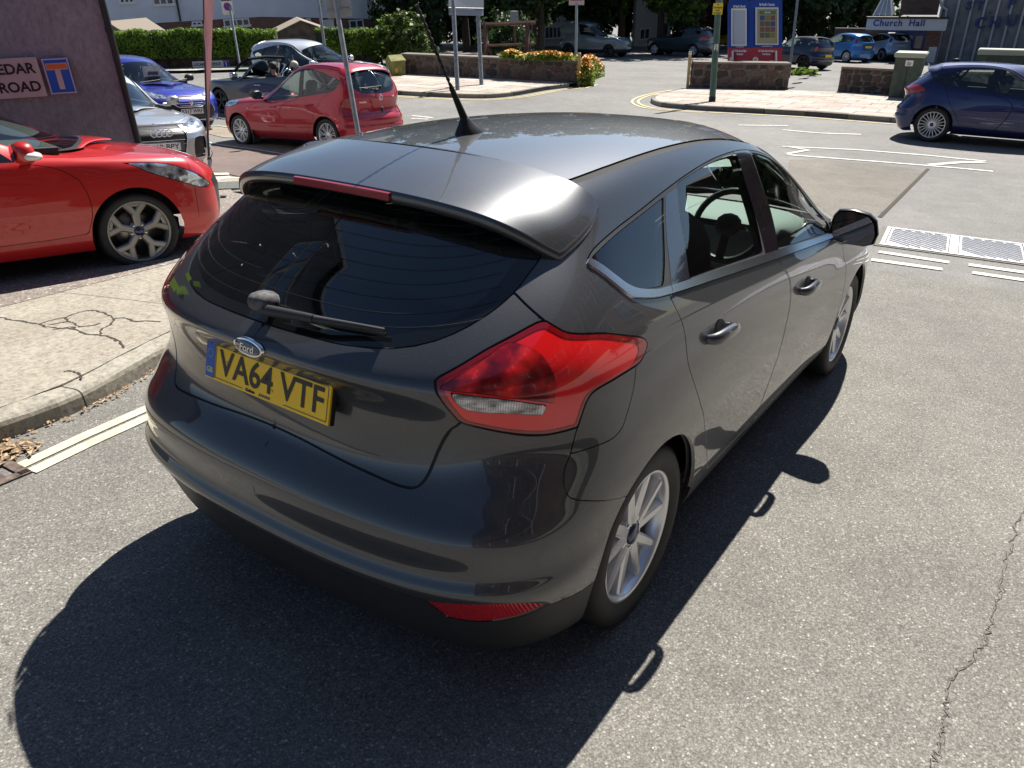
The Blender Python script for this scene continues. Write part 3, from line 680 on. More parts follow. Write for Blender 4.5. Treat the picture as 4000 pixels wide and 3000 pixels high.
    # roof channel strips
    for sx in (1, -1):
        m = MB(); prev = None; edge = [T.at(4, v)[0] for v in np.linspace(.0, 6, 60)]; wr = [S.at(u, 15)[0] for u in np.linspace(4.5, 10.6, 200)]
        V = []; F = []
        for e in edge:
            q = min(wr, key=lambda p: abs(p[1]-e[1]-.0)); a = np.array(e)-[0.004, 0, .004]; b = np.array(q)+[.004, 0, -.004]; mid = (a+b)/2-[0, 0, .003]
            for p in (a, mid, b): V.append((sx*p[0], p[1], p[2]))
        for i in range(len(edge)-1):
            for k in (0, 1): F.append((i*3+k, i*3+k+1, i*3+4+k, i*3+3+k))
        m.add(V, F, True); m.build('roof_channel', mat('channel', (.03, .03, .031), .75, spec=.15), root)
    # spoiler top with rolled trailing edge and underside
    sp = grid_soup(SP, np.linspace(0, 6, 60), np.linspace(0, 2.97, 40)); P('spoiler', sp, GREY, 'B', flange=.004)
    us_ = np.linspace(0, 6, 61); Vt = [SP.at(u, 0)[0] for u in us_]; Es = [SP.at(6, v)[0] for v in np.linspace(0, 2.9, 20)][1:]
    for sx in (1, -1):
        m = MB(); ring = Vt + Es; V = []; F = []; Nn = len(ring)
        for i, p in enumerate(ring):
            s_ = min(1, i/60); inw = np.array([-.4*s_, 1-.5*s_, 0]) if i <= 60 else np.array([-1, .15, 0]); inw = inw/np.linalg.norm(inw)
            th = .034 if i <= 60 else .03
            for dz, di in ((0, 0), (-.006, -.006), (-.02, -.007), (-th, .004), (-th-.004, .03), (-th+.004, .13 if i <= 60 else .05)):
                q = p + inw*di + np.array([0, 0, dz]); V.append((sx*q[0], q[1], q[2]))
        for i in range(Nn-1):
            for k in range(5):
                f = (i*6+k, i*6+k+1, i*6+7+k, i*6+6+k); F.append(f if sx < 0 else f[::-1])
        m.add(V, F, True); m.build('spoiler_lip', GREY, root)
    b = MB(); V = []; F = []
    pts = [SP.at(u, 0)[0]*[s_, 1, 1] for s_, u in [(-1, q) for q in np.linspace(.95, .02, 10)] + [(1, q) for q in np.linspace(0, .95, 11)]]
    for p in pts:
        for dz, dy in ((-.004, -.005), (-.006, -.013), (-.026, -.014), (-.030, -.004)): V.append((p[0], p[1]+dy, p[2]+dz))
    for i in range(len(pts)-1):
        for k in range(3): F.append((i*4+k, i*4+k+1, i*4+5+k, i*4+4+k))
    b.add(V, F, False); b.add(V[:4], [(0, 1, 2, 3)]); b.add(V[-4:], [(3, 2, 1, 0)]); b.build('high_brake_lamp', mat('hbl', (.28, .006, .010), .15, coat=1), root)
    # glass heater lines
    h = MB()
    for k in range(11):
        v = 11.95+k*.27; pts = [S.at(u, v) for u in np.linspace(0, 2.9, 24)]
        q = [p-n*.001 for p, n in pts]; full = [np.array([-p[0], p[1], p[2]]) for p in q[::-1]] + q[1:]
        h.tube([tuple(p) for p in full], .0006, 3, False)
    h.build('heater_lines', mat('heater', (.02, .02, .018), .6), root)
    # wiper
    wp, wn = S.at(.0, 11.9); wp = np.array([.0, -.685, 1.095])
    b = MB(); b.blob(tuple(wp+[-.012, -.012, .004]), (.038, .040, .026), 2, e=.75); b.build('wiper_pivot', mat('wiper_dust', (.085, .083, .085), .9, fn=noisy((.05, .05, .05), (.16, .155, .16), 60)), root)
    t0 = np.array([.0, -.715, 1.082]); 
    tip = S.at(1.33, 11.78); tipp = tip[0]+tip[1]*.02; ml = (t0+tipp)/2 + np.array([0, -.022, .008])
    b = MB(); b.tube([tuple(t0), tuple(t0*.7+ml*.3+[0, 0, 0]), tuple(ml)], [.017, .016, .012], 8); b.tube([tuple(ml), tuple(tipp)], [.011, .007], 6); b.build('wiper_arm', mat('wiper_black', (.022, .022, .025), .55), root)
    b = MB(); b.tube([tuple(t0*.72+tipp*.28+[0, .012, -.016]), tuple(tipp+[0, .004, -.012])], .005, 5); b.build('wiper_blade', SEAL, root)
    # antenna
    b = MB(); ab = np.array([0, .175, 1.474]); secs = []
    V = []; F = []; n = 14
    for z, hw, y0, y1 in ((0, .036, -.055, .085), (.012, .033, -.05, .075), (.03, .022, -.042, .045), (.048, .014, -.035, .015), (.062, .009, -.03, -.004)):
        for k in range(n):
            a = 2*PI*k/n; V.append((hw*math.cos(a), (y0+y1)/2+(y1-y0)/2*math.sin(a), ab[2]+z-.004))
    for j in range(4):
        for k in range(n): F.append((j*n+k, j*n+(k+1) % n, (j+1)*n+(k+1) % n, (j+1)*n+k))
    F.append(tuple(4*n+k for k in range(n))); V = [(x, y+ab[1], z) for x, y, z in V]; b.add(V, F, True); b.build('antenna_base', BLACK, root)
    m0 = np.array([0, ab[1]-.018, ab[2]+.05]); m1 = ANT_TOP
    b = MB(); q = m1-m0; pts = [tuple(m0+q*t) for t in (0, .12, .30)]; b.tube(pts, [.013, .011, .008], 8)
    pts = []; rr = []
    for k in range(60):
        t = .30+.70*k/59; a = k*1.1; pts.append(tuple(m0+q*t+np.array([.0008*math.cos(a), .0008*math.sin(a), 0]))); rr.append(.0050+.0016*math.sin(k*1.3))
    b.tube(pts, rr, 6); b.build('antenna_mast', SEAL, root)
    # badge
    bp, bn = S.at(0, 10.30); nrm = Vector(bn); T0 = Matrix.Translation(Vector(bp)+nrm*.004) @ Vector(nrm).to_track_quat('Z', 'Y').to_matrix().to_4x4()
    bd = empty('badge', (0, 0, 0), parent=root)
    def oval(a, c, z0, z1, nm, m):
        mb = MB(); N = 40; V = []; F = []
        for z, s_ in ((z0, 1.0), (z1, .985), (z1+.0012, .93)):
            for k in range(N): V.append((a*s_*math.cos(2*PI*k/N), c*s_*math.sin(2*PI*k/N), z))
        for j in range(2):
            for k in range(N): F.append((j*N+k, j*N+(k+1) % N, (j+1)*N+(k+1) % N, (j+1)*N+k))
        F.append(tuple(2*N+k for k in range(N))); mb.add(V, F, True, T0); return mb.build(nm, m, bd)
    oval(.060, .026, -.004, .004, 'badge_ring', CHROME); oval(.054, .0205, .004, .0054, 'badge_oval', mat('badge_blue', (.008, .014, .06), .2, coat=1)); oval(.0505, .0185, .0055, .0056, 'badge_line', mat('badge_blue2', (.012, .02, .09), .2, coat=1))
    tm = text_mesh('Ford', .030, .0008, bold=.0004)
    for v in tm.vertices: v.co = (v.co.x+.25*v.co.y, v.co.y, v.co.z)
    tm.transform(T0 @ Matrix.Translation((0, -.002, .0075))); link('badge_script', tm, mat('badge_silver', (.6, .62, .66), .25, .8), bd)
    # number plate, in its recess
    pl = plate_obj(root, (0, -.732, .880), (-.21, 0, 0), 'VA64 VTF', True)
    b = MB(); b.box((0, .012, 0), (.53, .012, .112)); b.build('plate_backing', SEAL, pl)
    ink2 = mat('plate_ink2', (.02, .02, .10), .5)
    text('dealer_print', 'Carbase', .0115, ink2, pl, (-.055, -.0012, -.046), (PI/2, 0, 0), bold=.0003)
    b = MB()
    for k in range(6): b.add([(-.018+k*.008, -.0012, -.050), (-.013+k*.008, -.0012, -.050), (-.009+k*.008, -.0012, -.042), (-.014+k*.008, -.0012, -.042)], [(0, 1, 2, 3)])
    for x0, x1, z in ((-.213, -.09, -.047), (.085, .252, -.047), (-.213, .252, .049)): b.box(((x0+x1)/2, -.0012, z), (x1-x0, .0008, .0012))
    for x in (-.213, .252): b.box((x, -.0012, 0.001), (.0012, .0008, .096))
    b.build('plate_lines', ink2, pl)
    b = MB(); b.blob((.035, -.001, -.022), (.005, .002, .005), 1); b.blob((-.165, -.001, .01), (.004, .002, .004), 1); b.build('plate_screw', mat('screw', (.7, .6, .2), .4), pl)
    # door handles
    for sx in (1, -1):
        for (u, v) in ((7.0, 9.12), (8.9, 8.42)):
            p, n_ = S.at(u, v); t1 = S.at(u+.12, v)[0]-S.at(u-.12, v)[0]; t1 = t1/np.linalg.norm(t1)
            hd = empty('door_handle', parent=root)
            cup = MB(); c0 = p+n_*.001
            Tm = Matrix.Identity(4); up = np.cross(n_, t1)
            for i in range(3): Tm[i][0] = t1[i]; Tm[i][1] = up[i]; Tm[i][2] = n_[i]; Tm[i][3] = c0[i]
            if sx < 0: Tm = Matrix.Diagonal((-1, 1, 1, 1)) @ Tm
            cup.add([(.045*math.cos(a), .012+.034*math.sin(a), .0012) for a in np.linspace(0, 2*PI, 20, endpoint=False)], [tuple(range(20))], True, Tm); cup.build('handle_recess', SEAL, hd)
            h = MB(); h.tube([(-.105, 0, -.004), (-.10, 0, .014), (-.08, .001, .026), (-.03, .002, .030), (.04, .002, .030), (.078, .001, .026), (.095, 0, .014), (.10, 0, -.004)], [.013, .015, .017, .018, .018, .016, .014, .012], 10, T=Tm @ Matrix.Diagonal((1, 1.25, 1, 1))); h.build('handle_bar', GREY, hd)
    # wing mirrors
    for sx in (1, -1):
        mr = empty('wing_mirror', parent=root); c = np.array([.925, 2.10, .985]); fl = lambda p: (sx*p[0], p[1], p[2])
        V = []; F = []; prof = [(-.05, .96, .95), (-.045, 1.0, 1.0), (-.02, 1.0, 1.0), (.03, .93, .93), (.07, .72, .78), (.095, .4, .5), (.10, .1, .15)]; out = [(-.10,-.062),(-.03,-.078),(.06,-.078),(.105,-.06),(.115,-.01),(.095,.05),(.06,.078),(-.02,.09),(-.085,.082),(-.108,.05),(-.112,-.01)]
        n = len(out)
        for y, a, b_ in prof:
            for x_, z_ in out: V.append(fl((c[0]+x_*a-(y+.05)*.1, c[1]+y, c[2]+z_*b_)))
        for j in range(len(prof)-1):
            for k in range(n): f = (j*n+k, j*n+(k+1) % n, (j+1)*n+(k+1) % n, (j+1)*n+k); F.append(f if sx > 0 else f[::-1])
        m = MB(); m.add(V, F, True); m.build('mirror_shell', mat('mirror_shell', (.02, .02, .022), .3, coat=.6), mr)
        m = MB(); m.add([fl((c[0]+x_*.90, c[1]-.052-.12*(x_+.1), c[2]+z_*.90)) for x_, z_ in out], [tuple(range(n))] if sx > 0 else [tuple(range(n-1, -1, -1))]); m.build('mirror_glass', mat('mirror', (.75, .78, .82), .01, 1), mr)
        m = MB(); m.tube([fl((.80, 2.16, .955)), fl((.85, 2.14, .955)), fl((.90, 2.12, .935))], [.045, .034, .03], 8); m.build('mirror_arm', BLACK, mr)
    # wheels
    cap = mat('wheel_cap', (.01, .02, .09), .3, coat=1)
    for sd in (1, -1):
        wheel(root, .765, 0, .314, .205, .222, (5, 'double'), ALLOY, sd, detail=2, cap=cap); wheel(root, .77, 2.648, .314, .205, .222, (5, 'double'), ALLOY, sd, detail=2, cap=cap)
    # structure under the skin: floor, arches, cabin lining
    FAB = mat('seat_cloth', (.16, .17, .175), .85); TRIM = mat('cabin_trim', (.30, .33, .33), .8); DK = mat('cabin_dark', (.03, .032, .035), .85)
    b = MB(); b.box((0, 1.3, .26), (1.5, 3.6, .06)); b.box((0, -.1, .40), (1.1, .9, .25)); b.box((0, 2.95, .45), (1.2, .8, .35)); b.build('floor_pan', SEAL, root)
    for sx in (1, -1): b = MB(); b.box((sx*.70, 1.2, .60), (.10, 2.2, .66)); b.build('cabin_side', DK, root); b = MB(); b.box((sx*.60, -.25, .60), (.12, .4, .55)); b.build('luggage_side', DK, root)
    for sx in (1, -1): b = MB(); b.box((sx*.765, 1.0, .93), (.06, 2.3, .07), bev=.02); b.build('door_top', TRIM, root)
    b = MB(); b.box((0, -.30, .93), (1.10, .52, .03), bev=.01); b.build('parcel_shelf', DK, root)
    lin = [n for n in (quarter,)]
    put('quarter_lining', [quarter, fuel, dr, df, tail, D.rest, pil, pil2] + [q for q in (rim_l, body_in, dome, clear)], mat('lining_grey', (.10, .11, .11), .8), root, 'B', off=-.032)
    put('roof_lining', roof, TRIM, root, 'B', off=-.03)
    seats(root, .35, 1.42, .40, FAB, dash_y=2.32, dashm=mat('dash', (.32, .33, .33), .7), belt=1.0)
    pass
    # leaf caught by the left lamp
    return root, S
ANT_TOP = np.array([0, -.0707, 1.848])
build_focus()
# bright green leaf caught beside the left lamp
lf = MB(); lc = np.array([-.475, -.668, 1.046])
for k, (dx, dy, dz, s_, a) in enumerate(((0, 0, 0, .055, .1), (.05, .02, .03, .035, 0))):
    c_ = lc+[dx, dy, dz]; u = np.array([.9, -.30, .05+a]); u = u/np.linalg.norm(u)*s_; v = np.array([-.2, .35, .75]); v = v/np.linalg.norm(v)*s_*.40
    lf.add([tuple(c_-u), tuple(c_-u*.2+v), tuple(c_+u), tuple(c_+u*.1-v)], [(0, 1, 2, 3)])
_l = lf.build('leaf', mat('fresh_leaf', (.25, .42, .03), .5), None, rot=(-TILT, 0, 0)); tag(_l, 'crumpled bright green leaf caught beside the left tail lamp of the dark grey hatchback', 'leaf')
# ------------------------------------------------------------ the other cars, from the same panel table stretched to each car's own measures

class Warp:
    def __init__(s, wb, ro, fo, W, H, belt, yr, yf, yc, hood=None, zs=.2, roofw=1, nose=None, **k):
        s.__dict__.update(wb=wb, ro=ro, fo=fo, W=W, H=H, belt=belt, yr=yr, yf=yf, yc=yc, hood=hood or belt*.93, zs=zs, roofw=roofw, nose=nose or (hood or belt*.93)*.85)
    def __call__(s, K, wt):
        """K: ... x 3 array, wt: how far each point belongs to the cabin (0 body, 1 glasshouse)"""
        K = np.array(K, float); x, y, z = K[..., 0], K[..., 1], K[..., 2]
        yb = np.interp(y, [-.80, 0, 2.64, 3.55], [-s.ro, 0, s.wb, s.wb+s.fo])
        yt = np.interp(y, [-.80, -.30, 1.80, 2.88, 3.55], [-s.ro, s.yr, s.yf, s.yc, s.wb+s.fo])
        yn = yb*(1-wt) + yt*wt
        zz = np.interp(z, [0, .165, .5, 1.02, 1.48], [0, s.zs, .5*s.belt/1.02, s.belt, s.H])
        f = sst((y-2.2)/.8)                                  # the bonnet has its own height
        zb = np.interp(z, [.165, .5, .73, .93], [s.zs, .5*s.nose/.72, s.nose, s.hood]); zb = np.where(z > .93, s.hood + (z-.93)*1.0, zb)
        zn = np.where(z < .96, zz*(1-f)+zb*f, zz + (s.hood-.93*(s.belt/1.02))*f*(1-sst((z-.96)/.2)))
        xr = s.W/1.81 * np.where(z > 1.02, 1+(s.roofw-1)*sst((z-1.02)/.3), 1)
        return np.stack([x*xr, yn, zn], -1)
ROWW = np.clip((np.arange(16)-8.5)/3, 0, 1)
DLO = [(4.92,10.41),(4.92,10.41),(5.14,10.65),(5.75,11.0),(6.32,11.27),(6.86,11.57),(7.45,11.9),(7.97,12.16),(8.49,12.37),(9.0,12.42),(9.45,12.3),(9.8,12.0),(10.15,11.4),(10.35,10.6),(10.35,9.89),(10.2,8.93),(10.2,8.93),(8.21,9.19),(7.21,9.25),(6.32,9.24),(6.08,9.28),(5.84,9.38),(5.72,9.46),(5.48,9.79),(5.17,10.13),(4.93,10.34)]
GQ = [(5.05,10.47),(5.05,10.47),(5.71,10.86),(6.29,11.14),(6.73,11.36),(6.73,11.36),(6.51,10.39),(6.29,9.52),(6.29,9.52),(6.06,9.56),(5.80,9.72),(5.51,10.05),(5.24,10.32)]
GR = [(6.90,11.55),(6.90,11.55),(7.49,11.83),(7.92,12.02),(8.27,12.14),(8.27,12.14),(8.12,10.49),(7.99,9.45),(7.99,9.45),(7.27,9.48),(6.50,9.48),(6.50,9.48),(6.68,10.47)]
GF = [(8.55,12.23),(8.55,12.23),(9.0,12.22),(9.4,12.05),(9.75,11.7),(10.02,11.1),(10.15,10.5),(10.13,9.8),(10.05,9.30),(10.05,9.30),(8.82,9.36),(8.25,9.42),(8.25,9.42),(8.40,10.44)]
REARLAMP = dict(std=[(3.0,9.3),(3.9,9.3),(4.5,9.0),(4.7,8.2),(4.4,6.8),(3.9,6.3),(3.1,6.4),(2.6,7.4)],
                high=[(3.5,10.6),(4.2,10.4),(4.6,9.6),(4.5,8.6),(4.2,7.8),(3.6,7.8),(3.3,8.8),(3.35,9.8)],
                wide=[(1.9,8.9),(3.0,9.2),(4.1,9.0),(5.1,8.2),(5.0,7.6),(4.2,7.3),(3.1,7.2),(2.0,7.7)],
                yaris=[(3.9,8.0),(2.9,8.3),(2.2,7.4),(1.9,4.6),(1.9,4.4),(3.7,4.4),(4.1,6.2)],
                mini=[(3.0,8.8),(3.7,8.8),(3.9,7.8),(3.7,6.5),(3.1,6.3),(2.8,7.4)])
HEADLAMP = dict(fiesta=[(11.05,6.5),(11.05,6.5),(11.32,6.1),(11.7,5.35),(12.05,4.65),(12.5,3.95),(12.95,3.35),(13.0,3.05),(12.57,2.95),(12.06,3.4),(11.64,3.95),(11.3,4.9)],
                std=[(11.9,8.0),(12.6,7.4),(13.4,6.7),(14.1,6.2),(14.2,5.2),(13.5,4.9),(12.6,5.4),(12.0,6.4)],
                audi=[(12.3,7.3),(12.3,7.3),(13.2,6.6),(14.25,5.9),(14.25,5.9),(14.3,4.7),(14.3,4.7),(13.4,4.6),(12.5,5.2)],
                small=[(12.5,7.2),(13.3,6.6),(13.9,6.0),(13.8,4.9),(13.0,4.6),(12.5,5.4)], yaris=[(11.15,7.8),(11.15,7.8),(11.8,7.4),(13.0,6.6),(13.4,5.4),(12.6,4.6),(11.7,4.5),(11.1,5.6)])
def make_car(name, label, group, spec, paintm, glass=None):
    sp = dict(doors=4, soft=None, nu=150, nv=90, head='std', tail='std', wheel=(.31, .205, .21, (5, .05), ALLOY), trim=False, interior=True, quarter=True, convertible=False, plate=None, spoiler=True)
    sp.update(spec); wp = Warp(**sp); glass = glass or GLASS
    root = empty(name, sp['pos'], (0, 0, 0)); tag(root, label, 'car', group)
    K0 = np.array(focus_keys()); wt = ROWW[:, None]*np.ones(17)[None, :]
    # bonnet columns keep to the cabin line only near the cowl
    S = Surf(wp(K0, wt)); tk = np.array(focus_top()); T = Surf(wp(tk, np.ones(tk.shape[:2])), (True, False))
    K = Skin(S, grid_soup(S, np.linspace(0, 16, sp['nu']), np.linspace(0, 15, sp['nv'])))
    P = lambda n, s_, m, side=None, **k: put(n, s_, m, root, side, **k)
    R, Wt, Rr, style, wm = sp['wheel']; G = sp.get('gap', .008)
    arch = K.circle(0, R, R+.045), K.circle(wp.wb, R, R+.045)
    if not sp['convertible']:
        D = Skin(S, K.take(DLO, 0, 3)); gl = []
        polys = [GQ, GR, GF] if sp['quarter'] else [[(6.2,11.2)]*2+GR[2:6]+GR[6:10]+[(5.4,9.6),(5.4,9.6),(5.6,10.6)], GF]
        if sp['doors'] == 2: polys = [[(5.05,10.47),(5.05,10.47),(5.71,10.86),(6.29,11.14),(6.9,11.5),(7.4,11.8),(7.4,11.8),(7.2,10.39),(7.05,9.52),(7.05,9.52),(6.06,9.56),(5.80,9.72),(5.51,10.05)], [(7.7,11.95),(7.7,11.95)]+GF[2:10]+[(7.4,9.46),(7.4,9.46),(7.55,10.5)]]
        if sp.get('van'): polys = [GF]; 
        for p in polys: gl.append(D.take(p, 0, 3))
        if sp.get('van'):
            fr = D.take([(8.1,13),(8.2,8),(11,8),(11,13)]); K.rest = join([K.rest, D.rest]); D.rest = fr
        for sd in (None, 'L'):
            P('window_frame', D.rest, CHROME if sp['trim'] == 'all' else GLOSSB, sd)
            for g_ in gl: P('side_glass', g_, glass, sd, off=-.004)
        g = K.take([(-.5,9.6),(.44,9.6),(1.45,9.68),(1.88,9.8),(2.37,10.0),(2.9,10.3),(3.3,10.8),(3.5,11.4),(3.55,14),(-.5,14)], 0)
        if not sp.get('van'): P('rear_glass', g, DGLASS, 'B', off=-.003)
        else: P('rear_door', g, paintm, 'B')
    else:
        K.take([(-1, 9.25), (-1, 9.25), (10.0, 9.2), (10.0, 9.2), (9.2, 11.5), (8.7, 13), (8.4, 20), (-1, 20)], 0)
    if sp['tail']:
        lp = K.take(REARLAMP[sp['tail']], G, 3)
        for sd in (None, 'L'): P('tail_lamp', lp, sp.get('tailmat') or mat('lamp_red2', (.35, .006, .01), .12, coat=1), sd, off=.002)
    if sp['head']:
        lp = K.take(HEADLAMP[sp['head']], G, 3)
        def hl(nt, b):
            v = tex(nt, 14, kind='voronoi'); nt.links.new(ramp(nt, v.outputs['Distance'], [(.1, (.05, .06, .07)), (.35, (.35, .38, .42)), (.7, (.75, .78, .82))]), b.inputs['Base Color']); bump(nt, b, v.outputs['Distance'], .4, .02)
        for sd in (None, 'L'): P('headlamp', lp, mat('headlamp_inner', (.5, .52, .55), .12, .8, coat=1, fn=hl), sd, off=-.002)
    for nme, poly, m_, off in sp.get('extra', []):
        q = K.take(poly, 0, 3); [P(nme, q, m_, s_, off=off) for s_ in (('B',) if max(p[0] for p in poly) > 15.9 else (None, 'L'))]
    dm = sp.get('door_mat', paintm); ds = []
    if sp['doors'] == 4:
        ds.append(('rear_door', K.take([(6.34,9.30),(6.34,9.30),(6.42,7.95),(6.43,6.62),(6.60,4.91),(6.83,3.28),(7.07,2.1),(7.07,2.1),(8.12,1.95),(8.12,1.95),(8.36,3.38),(8.44,5.88),(8.41,7.44),(8.24,9.09),(8.2,9.5),(8.2,9.5)], G, 4)))
        f0 = [(8.22,9.5),(8.22,9.5),(8.26,9.09),(8.43,7.44),(8.46,5.88),(8.38,3.38),(8.14,1.95),(8.14,1.95)]
    else: f0 = [(7.3,9.5),(7.3,9.5),(7.25,7.5),(7.2,5),(7.4,3),(7.6,1.95),(7.6,1.95)]
    ds.append(('front_door', K.take(f0+[(10.30,1.9),(10.30,1.9),(10.42,2.94),(10.34,4.91),(10.22,6.54),(10.2,9.3),(10.2,9.3)], G, 4)))
    low = K.take([(-1, 2.1), (5, 1.9), (11.5, 1.8), (17, 1.8), (17, -1), (-1, -1)], 0)
    bon = K.take([(10.7,14),(10.7,9.6),(11.4,8.6),(12.4,7.9),(13.2,7.2),(14.2,6.7),(16.5,6.5),(16.5,14)], G, 0)
    fb = K.take([(12.3,7.6),(12.3,4.0),(12.3,-1),(16.5,-1),(16.5,6.5),(14.2,6.6),(13.2,7.2)], G*.7)
    tg = K.take([(-1,5.0),(1.7,5.0),(2.2,6.8),(2.3,8.4),(3.0,9.4),(3.4,10.4),(3.3,10.8),(2.4,10.1),(-1,9.7)], G)
    rb = K.take([(-1,5.0),(2.0,5.0),(4.3,6.4),(4.0,5.0),(5.2,3.6),(5.4,-1),(-1,-1)], G*.7)
    for sd in (None, 'L'):
        P('body_side', K.rest, paintm, sd, flange=.01)
        for n_, d_ in ds: P(n_, d_, dm, sd, flange=.01)
        P('wheel_arch_liner', arch[0], SEAL, sd, off=-.2); P('wheel_arch_liner', arch[1], SEAL, sd, off=-.2)
    P('tailgate', tg, paintm, 'B', flange=.01); P('rear_bumper', rb, paintm, 'B'); P('front_bumper', fb, paintm, 'B'); P('bonnet', bon, paintm, 'B', flange=.01)
    P('lower_trim', low, paintm if sp.get('lowpaint') else BLACK, 'B')
    P('panel_seals', K.seal, SEAL, 'B', off=-.006)
    tp = grid_soup(T, np.linspace(0, 4, 24), np.linspace(0, 10, 80)); TS = Skin(T, tp, False)
    ws = TS.take([(-.5,5.05),(3.5,5.05),(3.9,5.2),(3.92,6),(3.9,7.4),(3.2,7.75),(-.5,7.9)], 0)
    roof = TS.take([(-1,-1),(5,-1),(5,5.6),(3.9,5.2),(3.5,5.05),(-1,5.05)], 0)
    ctop = TS.take([(-1, 8.0), (5, 8.0), (5, 12), (-1, 12)], 0)
    P('windscreen', ws, glass, 'B'); P('scuttle_panel', TS.rest, BLACK, 'B'); P('bonnet_centre', ctop, paintm, 'B')
    if not sp['convertible']:
        P('roof', roof, sp.get('roof_mat') or paintm, 'B'); P('roof_lining', roof, mat('cabin_trim'), root and 'B', off=-.03)
        if sp['spoiler']:
            sk = np.array(focus_spoiler()); Q = Surf(wp(sk, np.ones(sk.shape[:2])), (True, False)); qs = grid_soup(Q, np.linspace(0, 6, 30), np.linspace(0, 3, 12))
            P('spoiler', qs, sp.get('roof_mat') or paintm, 'B', flange=.025)
            P('spoiler_underside', qs, BLACK, 'B', off=-.028)
    # wing mirrors
    if sp.get('mirrors', True):
        my = sp.get('my', wp.yf + (wp.yc-wp.yf)*.42); mz = sp.get('mz', wp.belt+.03)
        for sx in (1, -1):
            b = MB(); b.blob((sx*(wp.W/2+.10), my, mz), (.105, .07, .075), 2, e=.75); b.tube([(sx*wp.W/2*.9, my+.05, mz-.06), (sx*(wp.W/2+.05), my+.02, mz-.05)], .03, 6); b.build('wing_mirror', sp.get('mirror_mat', BLACK), root)
            b = MB(); b.add([(sx*(wp.W/2+.10)+.09*math.cos(a), my-.068, mz+.062*math.sin(a)) for a in np.linspace(0, 2*PI, 12, endpoint=False)], [tuple(range(12))]); b.build('mirror_glass', mat('mirror', (.75, .78, .82), .01, 1), root)
    for sx in (1, -1):
        for (u, v) in (((7.0, 9.0), (8.9, 8.6)) if sp['doors'] == 4 else ((8.0, 8.7),)):
            p, n_ = S.at(u, v); q = p+n_*.03; d_ = S.at(u+.1, v)[0]-p; d_ = d_/np.linalg.norm(d_)
            b = MB(); pts = [p-d_*.10, q-d_*.08, q+d_*.08, p+d_*.10]; b.tube([(sx*a[0], a[1], a[2]) for a in pts], .012, 6); b.build('door_handle', sp.get('handle_mat', paintm), root)
    for sd in (1, -1):
        xw = wp.W/2-Wt/2-.03
        wheel(root, xw, 0, R, Wt, Rr, style, wm, sd, detail=sp.get('wd', 1), cap=sp.get('cap')); wheel(root, xw, wp.wb, R, Wt, Rr, style, wm, sd, steer=sp.get('steer', 0), detail=sp.get('wd', 1), cap=sp.get('cap'))
    b = MB(); b.box((0, wp.wb/2, .30), (wp.W*.78, wp.wb+.7, .10)); b.box((0, wp.wb+.3, .5), (wp.W*.62, .7, .3)); b.box((0, -.1, .5), (wp.W*.55, .8, .3)); b.build('floor_pan', SEAL, root)
    for sx in (-1, 1): b = MB(); b.box((sx*wp.W*.385, wp.wb*.47, .60*wp.belt+.02), (.09, wp.wb*.72, .72*wp.belt)); b.build('cabin_side', mat('cabin_dark'), root)
    if sp['interior']: seats(root, .3, 1.25, .33*wp.belt, sp.get('seat_mat') or mat('seat_dark', (.035, .036, .04), .85), hw=.34, rear=True, dash_y=wp.yc-.5, dashm=mat('dash2', (.05, .05, .055), .7), belt=wp.belt+.02)
    return root, S, wp
def place(root, x, y, yaw):
    e = .6; c, s = math.cos(yaw), math.sin(yaw); z0 = TH(x, y)
    fy = Vector((-s, c, (TH(x-s*1.3, y+c*1.3)-TH(x+s*.0, y-c*.0))/1.3)).normalized(); fx = Vector((c, s, (TH(x+c*e, y+s*e)-TH(x-c*e, y-s*e))/(2*e))).normalized()
    z = fx.cross(fy).normalized(); fx = fy.cross(z)
    m = Matrix(((fx.x, fy.x, z.x), (fx.y, fy.y, z.y), (fx.z, fy.z, z.z))); root.location = (x, y, z0); root.rotation_euler = m.to_euler()
# ------------------------------------------------------------ measuring helpers: where a sight line of the photograph meets the place
CW = np.array(Rw @ np.array(CAMC[:3])); KX = 4000/2212
def sight(x, y): return cf_ + (x*KX-2000)/CAMC[6]*cr_ - (y*KX-1500)/CAMC[6]*cu_
def at(x, y, d): return Vector(CW + sight(x, y)*d)
def gnd(x, y, off=0):
    r = sight(x, y); lo, hi = 1.0, None; t = 1.0
    while t < 200:
        p = CW+r*t
        if p[2] < TH(p[0], p[1])+off: hi = t; break
        t += .25
    lo = t-.25
    for _ in range(20):
        m = (lo+hi)/2; p = CW+r*m
        if p[2] < TH(p[0], p[1])+off: hi = m
        else: lo = m
    return Vector(CW+r*hi)
def g2(x, y): p = gnd(x, y); return (p.x, p.y)
def on_wall(x, y, p0, d):
    """sight line meets the upright plane through p0 along direction d (world x, y)"""
    r = sight(x, y); n = np.array([d[1], -d[0], 0]); t = (np.array([p0[0], p0[1], 0])-CW)@n/(r@n); return Vector(CW+r*t)
